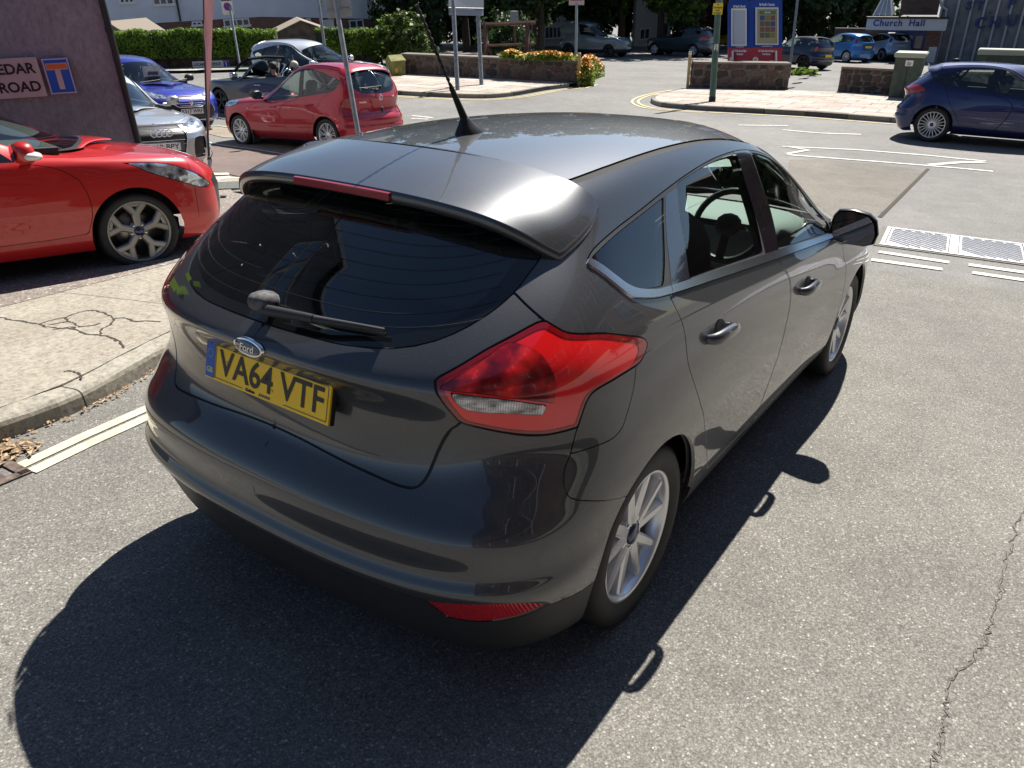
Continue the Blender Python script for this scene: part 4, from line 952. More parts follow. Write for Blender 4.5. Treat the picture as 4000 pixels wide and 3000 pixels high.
# ------------------------------------------------------------ ground materials
def asphalt(name, base, warm=0, stone=.5, sc=150):
    def f(nt, b):
        v = tex(nt, sc, kind='voronoi'); v2 = tex(nt, sc*2.3, kind='voronoi'); n = tex(nt, .45, 5); n2 = tex(nt, 4, 4)
        c1 = ramp(nt, v.outputs['Color'], [(.0, tuple(x*.60 for x in base)), (.45, tuple(x*.95 for x in base)), (.8, tuple(x*1.18 for x in base)), (1, tuple(min(.75, x*(1.4+stone*1.8)) for x in base))])
        c2 = ramp(nt, v2.outputs['Color'], [(0, (.55, .55, .55)), (.7, (1, 1, 1)), (1, (1.5, 1.5, 1.45))])
        c = mixc(nt, c1, c2, .8, 'MULTIPLY'); dk = ramp(nt, v.outputs['Distance'], [(.25, (1, 1, 1)), (.75, (.60, .59, .58))]); c = mixc(nt, c, dk, .85, 'MULTIPLY')
        c = mixc(nt, c, ramp(nt, n.outputs[0], [(.3, (.82, .81, .80)), (.7, (1.12, 1.11, 1.08))]), 1, 'MULTIPLY')
        c = mixc(nt, c, ramp(nt, n2.outputs[0], [(.3, (.9, .9, .9)), (.7, (1.08, 1.08, 1.08))]), 1, 'MULTIPLY')
        nt.links.new(c, b.inputs['Base Color']); bump(nt, b, v.outputs['Distance'], -.45, .0025)
    return mat(name, base, .88, spec=.3, fn=f)
A_MAIN = asphalt('asphalt_main', (.25, .246, .24), stone=.3)
A_SIDE = asphalt('asphalt_side', (.235, .228, .212), stone=.6)
A_WARM = asphalt('asphalt_brownish', (.22, .205, .18))
A_RED = asphalt('asphalt_reddish', (.22, .17, .155), stone=.7)
A_NEW = asphalt('asphalt_newer', (.115, .115, .115), stone=.3)
def conc(name, base, sc=30):
    def f(nt, b):
        n = tex(nt, 1.3, 6); n2 = tex(nt, sc, 5, rough=.7); v = tex(nt, 70, kind='voronoi')
        c = ramp(nt, n2.outputs[0], [(.25, tuple(x*.55 for x in base)), (.5, base), (.75, tuple(min(.8, x*1.35) for x in base))])
        c = mixc(nt, c, ramp(nt, n.outputs[0], [(.3, (.80, .78, .74)), (.7, (1.1, 1.1, 1.08))]), 1, 'MULTIPLY'); c = mixc(nt, c, ramp(nt, v.outputs['Color'], [(0, (.62, .6, .56)), (.3, (1, 1, 1)), (1, (1.12, 1.12, 1.1))]), .8, 'MULTIPLY')
        nt.links.new(c, b.inputs['Base Color']); bump(nt, b, n2.outputs[0], .5, .006)
    return mat(name, base, .9, spec=.25, fn=f)
CONC = conc('concrete', (.30, .275, .235)); CONC_P = conc('concrete_pale', (.42, .40, .36)); CONC_R = conc('concrete_pink', (.40, .335, .31)); CONC_D = conc('concrete_grey', (.17, .165, .15)); AGG = asphalt('aggregate_slab', (.30, .26, .235), stone=.8, sc=60)
YEL = mat('yellow_line', (.55, .50, .33), .8, fn=noisy((.40, .37, .26), (.66, .61, .43), 14, .3, 60)); YEL2 = mat('yellow_line_far', (.62, .50, .22), .8, fn=noisy((.5, .4, .2), (.68, .56, .27), 6)); WHT = mat('white_line', (.62, .61, .56), .8, fn=noisy((.42, .41, .38), (.72, .71, .66), 12, .3, 60))
DIRT = mat('joint_dirt', (.045, .038, .03), .95)
# ------------------------------------------------------------ the land
def land():
    xs = np.concatenate([np.linspace(-300, -60, 9), np.arange(-55, 31, 1.0), np.linspace(40, 300, 8)]); ys = np.concatenate([np.linspace(-200, -20, 8), np.arange(-15, 76, 1.0), np.linspace(85, 400, 10)])
    X, Y = np.meshgrid(xs, ys); Z = TH(X, np.clip(Y, -30, 90)); V = np.stack([X, Y, Z], -1).reshape(-1, 3); i = np.arange(X.size).reshape(X.shape)
    F = np.stack([i[:-1, :-1], i[:-1, 1:], i[1:, 1:], i[1:, :-1]], -1).reshape(-1, 4)
    me = bpy.data.meshes.new('main_road'); me.from_pydata(V.tolist(), [], F.tolist()); o = link('main_road', me, A_MAIN); o['kind'] = 'structure'
land()
KERB = [(-1.80, -6), (-1.88, -2.5), (-1.99, -.72), (-2.05, -.26), (-2.23, .22), (-2.55, 1.1), (-3.1, 2.1), (-3.9, 2.95), (-4.9, 3.5), (-6.1, 3.75)]
side_poly = [(-1.9, -6)] + KERB[2:9] + [(-4.6, 4.6), (-2.6, 5.0), (.3, 5.35), (3.2, 5.5), (3.4, -6)]
sheet('side_road', side_poly, .004, A_SIDE)
sheet('road_patch', [g2(1705, 338), g2(2003, 368), g2(1900, 470), g2(1885, 500), g2(1845, 500), g2(1700, 400)], .004, A_WARM)
stripe('road_joint', [g2(2005, 365), g2(1960, 410), g2(1900, 470)], .05, DIRT, .007)
_ck = [g2(*q) for q in ((2222, 1080), (2200, 1125), (2172, 1215), (2140, 1335), (2116, 1400), (2052, 1480), (2040, 1560), (2022, 1640), (2000, 1720))]
P = smooth_poly(_ck, 14, False); P = P + np.random.normal(0, .006, P.shape); stripe('road_crack', P, .0045, mat('crack_fill', (.14, .135, .125), .95), .007); stripe('road_crack', P+np.random.normal(.004, .005, P.shape), .0018, DIRT, .008)
# ------------------------------------------------------------ left pavement: kerb stones and concrete bays
kd = np.array(smooth_poly(KERB, 10, False))
def kdist(x, y):
    x = np.atleast_1d(x); y = np.atleast_1d(y); P = np.column_stack([x, y]); out = np.full(len(P), 1e9)
    for a, b in zip(kd[:-1], kd[1:]):
        e = b-a; t = np.clip(((P-a)@e)/(e@e), 0, 1); out = np.minimum(out, np.hypot(*(P-a-t[:, None]*e).T))
    return out
KH = .105
def paveoff(x, y): return KH*(1-sst(kdist(x, y)/2.6)) + .008
pave = empty('pavement'); pave['kind'] = 'structure'
inner = offset_line(kd, .13)
pp = [tuple(p) for p in inner] + [(-9.2, 5.6), (-10.5, 2.5), (-12, -6), (-8, -6)]
soup = sheet('', pp, 0, None, .22, build=False)
def halfcut(pieces, a, b, w=.010):
    """saw every piece along the line a-b, leaving a joint"""
    a = np.array(a); b = np.array(b); n = np.array([-(b-a)[1], (b-a)[0]]); n = n/np.linalg.norm(n); out = []
    for s in pieces:
        f = (s.V[:, :2]-a)@n; l, r = s.cut(f+w/2); _, r = r.cut(f_ := (r.V[:, :2]-a)@n - w/2)
        out += [q for q in (l, r) if len(q.F)]
    return out
J1 = (g2(0, 679), g2(355, 594)); J2 = (g2(44, 630), g2(359, 687)); J3 = (g2(158, 700), g2(259, 669)); J4 = (g2(0, 716), g2(97, 742))
pcs = halfcut([soup], *J1); edge = [s for s in pcs if ((s.V[:, :2].mean(0)-np.array(J1[0])) @ np.array([-1, .3])) > 0]; near = [s for s in pcs if s not in edge]
near = halfcut(near, *J2, .007); near2 = []
for s in near: near2 += halfcut([s], (-2.0, -2.0), (-6, -2.35), .008)
near = near2; n3 = []
for s in near: n3 += halfcut([s], g2(359, 687+40), (g2(170, 660)), .004) if s.V[:, 1].max() > .6 else [s]
for s in near: 
    sheet_obj('concrete_bay', s, 0, CONC, parent=pave, offf=paveoff, skirt=.03)
for s in edge:
    for q in halfcut(halfcut([s], (-3.0, 1.55), (-7.0, .45), .01), (-3.2, -.9), (-7.5, -1.8), .01): sheet_obj('aggregate_bay', q, 0, AGG, parent=pave, offf=paveoff, skirt=.03)
ub = sheet('', pp, 0, None, .5, build=False); sheet_obj('joint_bed', ub, 0, DIRT, parent=pave, offf=lambda x, y: paveoff(x, y)-.018)
# the broken patch in the concrete
def crackline(pts, w=.010, off=None):
    P = smooth_poly(pts, 5, False); P = P+np.random.uniform(-.006, .006, P.shape); a = offset_line(P, w/2); V = []; F = []
    for i, p in enumerate(P):
        ww = w*random.uniform(.4, 1.3); t = P[min(i+1, len(P)-1)]-P[max(i-1, 0)]; t = t/np.linalg.norm(t); n = np.array([-t[1], t[0]])*ww/2
        z = TH(*p)+float(paveoff(*p)[0])+.0015; V += [(p[0]+n[0], p[1]+n[1], z), (p[0]-n[0], p[1]-n[1], z)]
    for i in range(len(P)-1): F.append((2*i, 2*i+1, 2*i+3, 2*i+2))
    mb.add(V, F)
zc = lambda x, y: g2(x*.3165/KX, (1050+y*.3165)/KX)
mb = MB()
for L in ([(550,830),(640,790),(760,765),(860,745),(1000,690),(1150,665),(1260,680),(1380,730),(1460,800),(1410,880),(1300,940),(1310,1000)], [(550,830),(620,870),(800,900),(960,920),(1130,995),(1330,1020),(1500,1080),(1560,1140),(1590,1195)], [(860,745),(880,800),(960,830),(1030,890)], [(640,850),(800,820),(880,815)], [(1030,890),(1200,880),(1290,850)], [(0,705),(80,710),(170,745),(320,775),(430,805),(550,830)], [(1460,790),(1600,790),(1720,840),(1880,838),(2040,855)], [(870,1490),(960,1490),(1050,1530),(1100,1590)], [(700,920),(900,890),(1000,900)], [(1260,1010),(1400,1040),(1500,1100)]):
    crackline([zc(*p) for p in L], .015)
mb.build('concrete_cracks', DIRT, pave)['kind'] = 'stuff'
# kerb stones
kt = offset_line(kd, 0); seg = np.linalg.norm(np.diff(kd, axis=0), axis=1); cum = np.concatenate([[0], np.cumsum(seg)]); Lk = cum[-1]
kp = lambda s_: np.array([np.interp(s_, cum, kd[:, 0]), np.interp(s_, cum, kd[:, 1])])
s0 = 0.0; KM = conc('kerb_concrete', (.31, .29, .25)); brk = float(np.interp(0, [0], [0]))
bs = min(np.linspace(0, Lk, 400), key=lambda t: np.linalg.norm(kp(t)-np.array(g2(192, 882))))
starts = [bs-.915*k for k in range(4, 0, -1)] + [bs+.915*k for k in range(0, 8)]
for s_ in starts:
    if s_ < 0 or s_+.9 > Lk: continue
    m = MB(); V = []; F = []; N = 7
    prof = [(0, -.03), (0, KH-.028), (.006, KH-.010), (.022, KH+.002), (.05, KH+.006), (.128, KH+.006), (.128, -.03)]
    for k in range(N+1):
        t = s_+.005+(.905)*k/N; p = kp(t); tt = kp(t+.01)-kp(t-.01); tt = tt/np.linalg.norm(tt); nn = np.array([-tt[1], tt[0]])
        for a, h in prof:
            q = p+nn*a; jit = random.uniform(-.004, .004) if 0 < k < N else (-.006 if k in (0, N) and h > .05 else 0); V.append((q[0], q[1], TH(*p)+h+jit))
    M_ = len(prof)
    for k in range(N):
        for i in range(M_-1): F.append((k*M_+i, k*M_+i+1, (k+1)*M_+i+1, (k+1)*M_+i))
    F += [tuple(range(M_-1, -1, -1)), tuple(N*M_+i for i in range(M_))]
    m.add(V, F, False); m.build('kerb_stone', KM, pave)
# double yellow lines beside the kerb
for a, b in (((-1.72, -.78), (-1.83, .35)), ((-1.60, -.79), (-1.71, .35))):
    a = np.array(a); b = np.array(b)
La = [g2(45, 1009), g2(190, 941), g2(330, 879)]; Lb = [g2(70, 1021), g2(200, 958), g2(330, 899)]
for L in (La, Lb):
    d = np.array(L[2])-np.array(L[0]); L2 = L+[tuple(np.array(L[2])+d*.8), tuple(np.array(L[2])+d*1.6+[-.1, 0])]; stripe('yellow_line', L2, .062, YEL, .009)
# ------------------------------------------------------------ gully grate
gr = empty('drain_grate', gnd(25, 1022)); tag(gr, 'rusty iron road gully grate at the kerb by the end of the double yellow lines', 'drain'); RUST = mat('rusty_iron', (.13, .09, .07), .8, .3, fn=noisy((.06, .045, .04), (.20, .15, .12), 30, .3, 80))
gz = gnd(25, 1022); ga = math.atan2(-.06, 1); T_ = Matrix.Rotation(.06, 4, 'Z')
gx, gy = gz.x, gz.y
m = MB(); 
for c, d in (((0, .2, .0), (.46, .045, .05)), ((0, -.2, .0), (.46, .045, .05)), ((.215, 0, 0), (.045, .44, .05)), ((-.215, 0, 0), (.045, .44, .05))): m.box(c, d, T=T_)
m.build('grate_frame', RUST, gr)
for k in range(4):
    m = MB(); m.box((0, -.13+k*.085, -.002), (.40, .035, .04), T=T_); m.build('grate_bar', RUST, gr)
m = MB(); m.box((0, 0, -.012), (.42, .40, .01), T=T_); m.build('grate_pit', SEAL, gr)
gr.rotation_euler = (-.1046, 0, 0); gr.location = gnd(74, 1025) + Vector((-.235, -.235, .012))
# dead leaves in the gutter
LEAF = mat('dry_leaf', (.36, .24, .13), .8, fn=noisy((.22, .13, .06), (.5, .36, .22), 40)); m = MB()
for k in range(420):
    if k < 110: c = np.array(g2(30, 978))+np.random.normal(0, .05, 2)
    else: t = random.uniform(0, 1)**.8; c = kp(bs-1.0+t*2.0); nn = np.array([1, .12]); c = c+nn*abs(random.gauss(0, .022))
    if kdist(*c)[0] < .012: continue
    a = random.uniform(0, 2*PI); s_ = random.uniform(.006, .02) * (1.7 if k < 40 else .8); u = np.array([math.cos(a), math.sin(a)])*s_; v = np.array([-u[1], u[0]])*.5; z = TH(*c)+.012+random.uniform(0, .012)
    m.add([(c[0]-u[0], c[1]-u[1], z), (c[0]+v[0], c[1]+v[1], z+s_*.4), (c[0]+u[0], c[1]+u[1], z+s_*.1), (c[0]-v[0], c[1]-v[1], z+s_*.2)], [(0, 1, 2, 3)])
m.build('dry_leaves', LEAF)['kind'] = 'stuff'
# ------------------------------------------------------------ iron service covers in the road
IRON = mat('worn_iron', (.45, .45, .46), .5, .4, fn=noisy((.30, .29, .28), (.58, .58, .60), 18, .3, 90)); IRON2 = mat('worn_iron_bar', (.62, .62, .64), .4, .5)
c0, c1, c2, c3 = (np.array(gnd(*p)) for p in ((1916, 492), (1899, 530), (2212, 529), (2212, 568)))
cov = empty('service_cover'); tag(cov, 'row of worn iron service covers with diagonal bars set in the road beyond the mirror', 'manhole cover')
ex = (c2-c0); ex = ex/np.linalg.norm(ex); ey = (c0-c1); Lc = .68; ey = ey-ex*(ey@ex); hgt = np.linalg.norm(ey); ey = ey/hgt; nz = np.cross(ex, ey)
TT = Matrix(((ex[0], ey[0], nz[0], c1[0]), (ex[1], ey[1], nz[1], c1[1]), (ex[2], ey[2], nz[2], c1[2]+.004), (0, 0, 0, 1)))
m = MB(); m.box((1.6, hgt/2, .001), (3.3, hgt+.10, .006), T=TT); m.build('cover_surround', CONC_D, cov)
hgt = hgt
for k in range(5):
    fr = MB(); x0 = k*.66
    for c, d in (((x0+.33, .02, .005), (.66, .035, .012)), ((x0+.33, hgt-.02, .005), (.66, .035, .012)), ((x0+.02, hgt/2, .005), (.035, hgt-.08, .012)), ((x0+.64, hgt/2, .005), (.035, hgt-.08, .012))): fr.box(c, d, T=TT)
    f_ = fr.build('cover_frame', IRON, cov)
    b = MB(); b.box((x0+.33, hgt/2, .003), (.56, hgt-.1, .006), T=TT); b.build('cover_plate', IRON, f_)
    for q in range(14):
        y0, y1 = .075, hgt-.075; dx = (y1-y0)*1.1; xa = x0+.07-dx+q*.098
        ta = max(0, (x0+.07-xa)/dx); tb = min(1, (x0+.59-xa)/dx)
        if tb-ta < .12: continue
        pa = (xa+dx*ta, y1-(y1-y0)*ta, .010); pb = (xa+dx*tb, y1-(y1-y0)*tb, .010)
        b = MB(); b.tube([pa, pb], .009, 4, T=TT, smooth=False); b.build('cover_bar', IRON2, f_)
# ------------------------------------------------------------ markings on the main road
for a, b in (((1882, 562), (2035, 583)), ((1898, 545), (2050, 568)), ((2092, 573), (2230, 592)), ((2100, 590), (2230, 609))): stripe('give_way_mark', [g2(*a), g2(*b)], .10, WHT, .008)
stripe('road_line', [g2(1690, 317), g2(1850, 324), g2(2000, 336), g2(2130, 349)], .09, WHT, .008); stripe('road_line', [g2(1700, 335), g2(1900, 350), g2(2060, 363), g2(2145, 371)], .09, WHT, .008)
stripe('road_line', [g2(2008, 357), g2(2070, 352), g2(2125, 351)], .14, WHT, .010)
stripe('road_line', [g2(1700, 317), g2(1745, 325), g2(1700, 333)], .10, WHT, .010)
for a, b in (((1702, 272), (1595, 271)), ((1690, 281), (1770, 288)), ((1770, 288), (1860, 291)), ((2003, 299), (2030, 301)), ((890, 250), (935, 255)), ((888, 256), (925, 258)), ((390, 160), (400, 160)), ((455, 171), (500, 172)), ((455, 180), (510, 181))): stripe('road_line', [g2(*a), g2(*b)], .10, WHT, .008)
# ------------------------------------------------------------ far pavements
def pavement_far(name, outline, kerbpts, cell, ang, cols, kh=.11):
    """raised pavement of separate slabs with a kerb along kerbpts"""
    e = empty(name); e['kind'] = 'structure'
    def off(x, y): return np.full_like(np.asarray(x, float), kh)
    bed = sheet('', outline, 0, None, .6, build=False); sheet_obj('slab_bed', bed, kh-.02, DIRT, parent=e)
    s = sheet('', outline, 0, None, .45, build=False); ca, sa = math.cos(ang), math.sin(ang); U = s.V[:, 0]*ca+s.V[:, 1]*sa; n = 0
    P = np.array(outline); u = P[:, 0]*ca+P[:, 1]*sa; v = -P[:, 0]*sa+P[:, 1]*ca
    pieces = []
    def split(s, axis, ks):
        out = []
        for k in ks:
            f = (s.V[:, 0]*ca+s.V[:, 1]*sa if axis == 0 else -s.V[:, 0]*sa+s.V[:, 1]*ca)
            a, r = s.cut(f-k+.008); 
            if len(a.F): out.append(a)
            f = (r.V[:, 0]*ca+r.V[:, 1]*sa if axis == 0 else -r.V[:, 0]*sa+r.V[:, 1]*ca) if len(r.F) else None
            if f is None: s = r; break
            _, s = r.cut(f-k-.008)
        if len(s.F): out.append(s)
        return out
    for i, row in enumerate(split(s, 1, np.arange(v.min()+cell[1], v.max(), cell[1]))):
        for j, q in enumerate(split(row, 0, np.arange(u.min()+cell[0]*(1+.5*(i % 2)), u.max(), cell[0]))):
            if n < 290: sheet_obj('paving_slab', q, kh+random.uniform(-.002, .003), random.choice(cols), parent=e); n += 1
    kk = smooth_poly(kerbpts, 6, False); cum = np.concatenate([[0], np.cumsum(np.linalg.norm(np.diff(kk, axis=0), axis=1))]); L = cum[-1]; N = int(L/.915)
    for q in range(N):
        m = MB(); V = []; F = []
        for t in np.linspace(q*L/N+.008, (q+1)*L/N-.008, 4):
            p = np.array([np.interp(t, cum, kk[:, 0]), np.interp(t, cum, kk[:, 1])]); p2 = np.array([np.interp(t+.05, cum, kk[:, 0]), np.interp(t+.05, cum, kk[:, 1])]); d = p2-p; d = d/(np.linalg.norm(d)+1e-9)
            if t+.05 > L: d = dlast
            dlast = d; nn = np.array([-d[1], d[0]])
            for a, h in ((0, -.05), (.01, kh-.01), (.03, kh+.006), (.13, kh+.006), (.13, 0)): V.append((p[0]+nn[0]*a, p[1]+nn[1]*a, TH(*p)+h))
        for k in range(3):
            for i in range(4): F.append((k*5+i, k*5+i+1, k*5+6+i, k*5+5+i))
        F += [(4, 3, 2, 1, 0), (15, 16, 17, 18, 19)]; m.add(V, F); m.build('kerb_stone', random.choice([CONC_D, KM]), e)
    return e
SL = [CONC_P, CONC_P, CONC_R, CONC_R, conc('concrete_pale2', (.38, .34, .29))]
kl = [g2(1230, 189), g2(1190, 193), g2(1150, 200), g2(1110, 207), g2(1050, 212), g2(960, 210), g2(870, 205), g2(760, 199)][::-1]
pavement_far('far_pavement', kl + [g2(1246, 186), g2(1130, 178), g2(980, 171), g2(870, 165), g2(800, 162)], kl, (.9, .6), 0.03, SL)
kr = [g2(1484, 197), g2(1445, 204), g2(1413, 213), g2(1406, 222), g2(1430, 231), g2(1480, 236), g2(1537, 240), g2(1640, 245), g2(1750, 251), g2(1928, 265), g2(2100, 277), g2(2240, 288)]
pavement_far('island_pavement', kr + [g2(2240, 223), g2(2010, 215), g2(1800, 206), g2(1705, 203)], kr, (.9, .6), .05, SL)
for d_ in (-.35, -.52):
    P = offset_line(smooth_poly([p for p in kr[:7]], 6, False), d_); stripe('yellow_line', P, .07, YEL2, .009)
P = offset_line(smooth_poly(kr[6:], 4, False), -.35); stripe('yellow_line', P, .09, YEL2, .009)
for d_ in (-.3, -.47):
    P = offset_line(smooth_poly(kl[1:]+[g2(1240, 188), g2(1262, 182)], 5, False), d_); stripe('yellow_line', P, .07, YEL2, .009)
kh2 = [g2(300, 158), g2(390, 158), g2(455, 157), g2(560, 154), g2(700, 149), g2(800, 145)]
hedge_pave = sheet('far_pavement', kh2 + [g2(820, 139), g2(600, 146), g2(395, 153), g2(250, 155)], .10, CONC_P, .8)
stripe('kerb', kh2, .15, CONC_D, .10)
# bays beside the red hatchback: reddish tarmac, pale strips, white lines
def zA(x, y): return g2((400+x*.3165)/KX, (200+y*.3165)/KX)
tb = [zA(1240, 1480), zA(1340, 1490), zA(1500, 1505), zA(1620, 1545), zA(1810, 1570), zA(2212, 1600), zA(2600, 1500), zA(2900, 1200), zA(2212, 1275), zA(1850, 1215), zA(1600, 1175), zA(1430, 1155), zA(1240, 1130)]
sheet('parking_bay', tb, .012, A_RED)
stripe('bay_line', [zA(1240, 1118), zA(1430, 1160), zA(1640, 1190), zA(1900, 1220), zA(2212, 1275), zA(2700, 1370)], .05, WHT, .018)
sheet('parking_bay', [zA(1200, 1000), zA(1560, 1085), zA(1900, 1150), zA(2400, 1240), zA(2400, 1130), zA(1900, 1100), zA(1600, 960), zA(1300, 925), zA(1150, 960)], .010, conc('bay_beige', (.27, .235, .19)))
sheet('parking_bay', [zA(1180, 1000), zA(1300, 1010), zA(1560, 1060), zA(1640, 1050), zA(1560, 1020), zA(1300, 985)], .014, A_NEW)
stripe('bay_line', [zA(1150, 975), zA(1300, 940), zA(1420, 925), zA(1580, 945), zA(1800, 960)], .06, YEL2, .016)
# chequered slabs by the flag
cheq = empty('chequered_paving'); cheq['kind'] = 'structure'
cm = [mat('slab_white', (.50, .49, .44), .85, fn=noisy((.38, .37, .33), (.58, .57, .52), 9, .3, 60)), conc('slab_dark', (.115, .12, .115)), CONC]
def cslab(pts, m):
    ps = [zA(*p) for p in pts]; c = np.mean(ps, 0); ps = [tuple(c+(np.array(p)-c)*.985) for p in ps]; s = sheet('', ps, 0, None, .3, build=False); sheet_obj('paving_slab', s, .020+float(paveoff(*c)[0]), m, parent=cheq, skirt=.02)
R0 = [(1330,1490),(1520,1500),(1610,1545),(1340,1570)]; cslab(R0, cm[0])
cslab([(1610,1545),(1700,1552),(1815,1565),(1815,1600),(1560,1560)], cm[1]); cslab([(1340,1572),(1560,1562),(1815,1602),(1815,1618),(1350,1645)], cm[0])
zF = lambda x, y: ((600+x*.27125-400)/.3165, (500+y*.27125-200)/.3165)
for pts, c in (([(860,820),(1385,790),(1390,800),(1390,845),(1240,885),(870,910)], 2), ([(870,910),(1240,885),(1100,840),(880,822)], 0), ([(880,915),(1240,888),(1400,900),(1420,960),(1100,1060),(900,1020)], 1), ([(1300,885),(1400,875),(1440,890),(1420,915),(1330,905)], 0), ([(905,1025),(1080,1060),(930,1085)], 0), ([(925,1090),(1090,1062),(1180,1060),(1100,1120),(940,1230)], 1), ([(1110,1065),(1200,1055),(1250,1050),(1170,1085)], 0)):
    cslab([zF(*p) for p in pts], cm[c])
# ------------------------------------------------------------ parked and passing cars
D2R = math.pi/180
RED = paint('paint_red', (.50, .012, .010), .1, .35, False); CRIM = paint('paint_crimson', (.42, .008, .022), .3, .35, False); BLUE = paint('paint_bright_blue', (.015, .025, .30), .5, .35, False); NAVY = paint('paint_navy', (.006, .012, .075), .5, .35, False)
SILV = paint('paint_silver', (.50, .51, .52), .75, .32, False); WSIL = paint('paint_light_silver', (.62, .64, .68), .6, .35, False); GUN = paint('paint_gunmetal', (.07, .072, .078), .6, .38, False); SLATE = paint('paint_slate', (.17, .21, .235), .4, .4, False)
DSLATE = paint('paint_dark_slate', (.055, .075, .095), .5, .35, False); DBLUE = paint('paint_dark_blue', (.010, .018, .045), .4, .35, False); SKYB = paint('paint_sky_blue', (.055, .22, .55), .4, .35, False); PALEB = paint('paint_pale_blue', (.25, .35, .47), .4, .4, False)
GRILLE = mat('grille_black', (.012, .012, .013), .4, fn=lambda nt, b: bump(nt, b, tex(nt, 26, kind='wave', map=(0, 0, 1)).outputs[0], 1, .01)); LENSW = mat('white_lens', (.75, .75, .72), .2, coat=1); AMB = mat('amber', (.6, .25, .03), .3)
def bars(parent, name, rows, m, w=.016, d=.012):
    for (x0, x1, y, z, bow) in rows:
        b = MB(); N = 10; pts = [(x0+(x1-x0)*k/N, y-bow*((x0+(x1-x0)*k/N)/.5)**2, z) for k in range(N+1)]; b.tube(pts, w/2, 6); b.build(name, m, parent)
def person(name, label, loc, yaw, skin, hair, top, root=None, hat=False, steer=False):
    """seated figure: one skinned body, hair and shirt as children"""
    cu = [((0, 0, 0), .15), ((0, .0, .18), .165), ((0, -.02, .38), .17), ((0, -.02, .50), .075), ((0, 0, .58), .055), ((0, .01, .66), .085), ((0, .005, .76), .088), ((0, 0, .80), .055),
          ((.17, -.02, .43), .06), ((.23, .10, .25), .048), ((.16, .32, .24), .036), ((.14, .38, .27), .034), ((-.17, -.02, .43), .06), ((-.23, .10, .25), .048), ((-.16, .32, .24), .036), ((-.14, .38, .27), .034), ((.11, .2, -.03), .08), ((.12, .45, .02), .06), ((-.11, .2, -.03), .08), ((-.12, .45, .02), .06)]
    ed = [(0,1),(1,2),(2,3),(3,4),(4,5),(5,6),(6,7),(2,8),(8,9),(9,10),(10,11),(2,12),(12,13),(13,14),(14,15),(0,16),(16,17),(0,18),(18,19)]
    me = bpy.data.meshes.new('b'); me.from_pydata([c[0] for c in cu], ed, []); o = bpy.data.objects.new('b', me); COL.objects.link(o)
    md = o.modifiers.new('s', 'SKIN'); 
    for i, c in enumerate(cu): me.skin_vertices[0].data[i].radius = (c[1], c[1]*(.75 if i < 3 else 1))
    me.skin_vertices[0].data[0].use_root = True; o.modifiers.new('d', 'SUBSURF').levels = 2; dg = bpy.context.evaluated_depsgraph_get(); m2 = bpy.data.meshes.new_from_object(o.evaluated_get(dg)); bpy.data.objects.remove(o)
    r = empty(name, loc, (0, 0, yaw)); tag(r, label, 'person'); m2.materials.clear(); m2.materials.append(skin); m2.materials.append(top)
    for p in m2.polygons:
        c = p.center; p.material_index = 1 if (c.z < .52 and not (c.y > .27 and c.z > .1)) else 0; p.use_smooth = True
    link('body', m2, None, r)
    h = MB(); h.blob((0, -.012, .735), (.098, .105, .095), 3, .01, e=.95); h.build('hair', hair, r)
    f = MB(); f.blob((.032, .088, .70), (.012, .006, .008), 1); f.blob((-.032, .088, .70), (.012, .006, .008), 1); f.build('eyes', SEAL, r)
    f = MB(); f.blob((0, .102, .675), (.012, .02, .022), 1); f.blob((.088, 0, .68), (.012, .02, .03), 1); f.blob((-.088, 0, .68), (.012, .02, .03), 1); f.build('nose_and_ears', skin, r)
    f = MB(); f.blob((0, .088, .635), (.026, .008, .008), 1); f.build('mouth', mat('lips', (.35, .12, .1), .6), r)
    return r
SKIN1 = mat('skin', (.45, .26, .19), .6)
# red hot hatch on the pavement, left
fr, fS, fw = make_car('hatchback_car', 'bright red hatchback parked on the pavement in front of the purple grey wall', None,
    dict(pos=(0,0,0), wb=2.489, ro=.70, fo=.86, W=1.72, H=1.46, belt=.97, yr=-.35, yf=1.30, yc=2.36, my=1.80, mz=.95, hood=.96, nose=.78, zs=.17, nu=260, nv=150, head='fiesta', lowpaint=True, wd=2, doors=2, handle_mat=BLACK, wheel=(.298, .205, .232, (5, 'star'), DALLOY), cap=mat('wheel_cap'), mirror_mat=RED, spoiler=True, gap=.006,
         extra=[('lower_grille', [(13.2,3.4),(13.2,3.4),(14.2,4.2),(17,4.2),(17,4.2),(17,.9),(17,.9),(13.6,.9),(13.6,.9)], GRILLE, -.01)]), RED)
place(fr, -5.54, -.88, -15*D2R); fr.location.z -= .02
b = MB(); b.blob((fw.W/2+.135, 1.84, .93), (.10, .065, .03), 2, e=.8); b.build('mirror_indicator', LENSW, fr)
# crimson small hatchback
yr, yS, yw = make_car('hatchback_car', 'crimson five door small hatchback in the marked bay behind the leaning grey pole', None,
    dict(pos=(0,0,0), wb=2.46, ro=.62, fo=.72, W=1.695, H=1.53, belt=.955, yr=-.42, yf=1.15, yc=2.35, hood=.97, nose=.79, zs=.17, roofw=1.04, nu=200, nv=120, head='yaris', tail='yaris', lowpaint=True, tailmat=mat('lamp_dull', (.30, .01, .015), .15, coat=1), wheel=(.298, .185, .215, (9, 'thinpair'), ALLOY), handle_mat=CRIM), CRIM)
place(yr, -9.44, 8.91, 91*D2R)
b = MB(); b.lathe([(-.003, .052), (.006, .05), (.006, .038), (-.003, .036)], 24, 'y', T=Matrix.Translation((0, -.655, .93)), closed=True); b.lathe([(-.003, .030), (.006, .029), (.006, .022), (-.003, .021)], 20, 'y', T=Matrix.Translation((0, -.658, .94)) @ Matrix.Diagonal((.6, 1, 1.2, 1)), closed=True); b.build('badge', CHROME, yr)
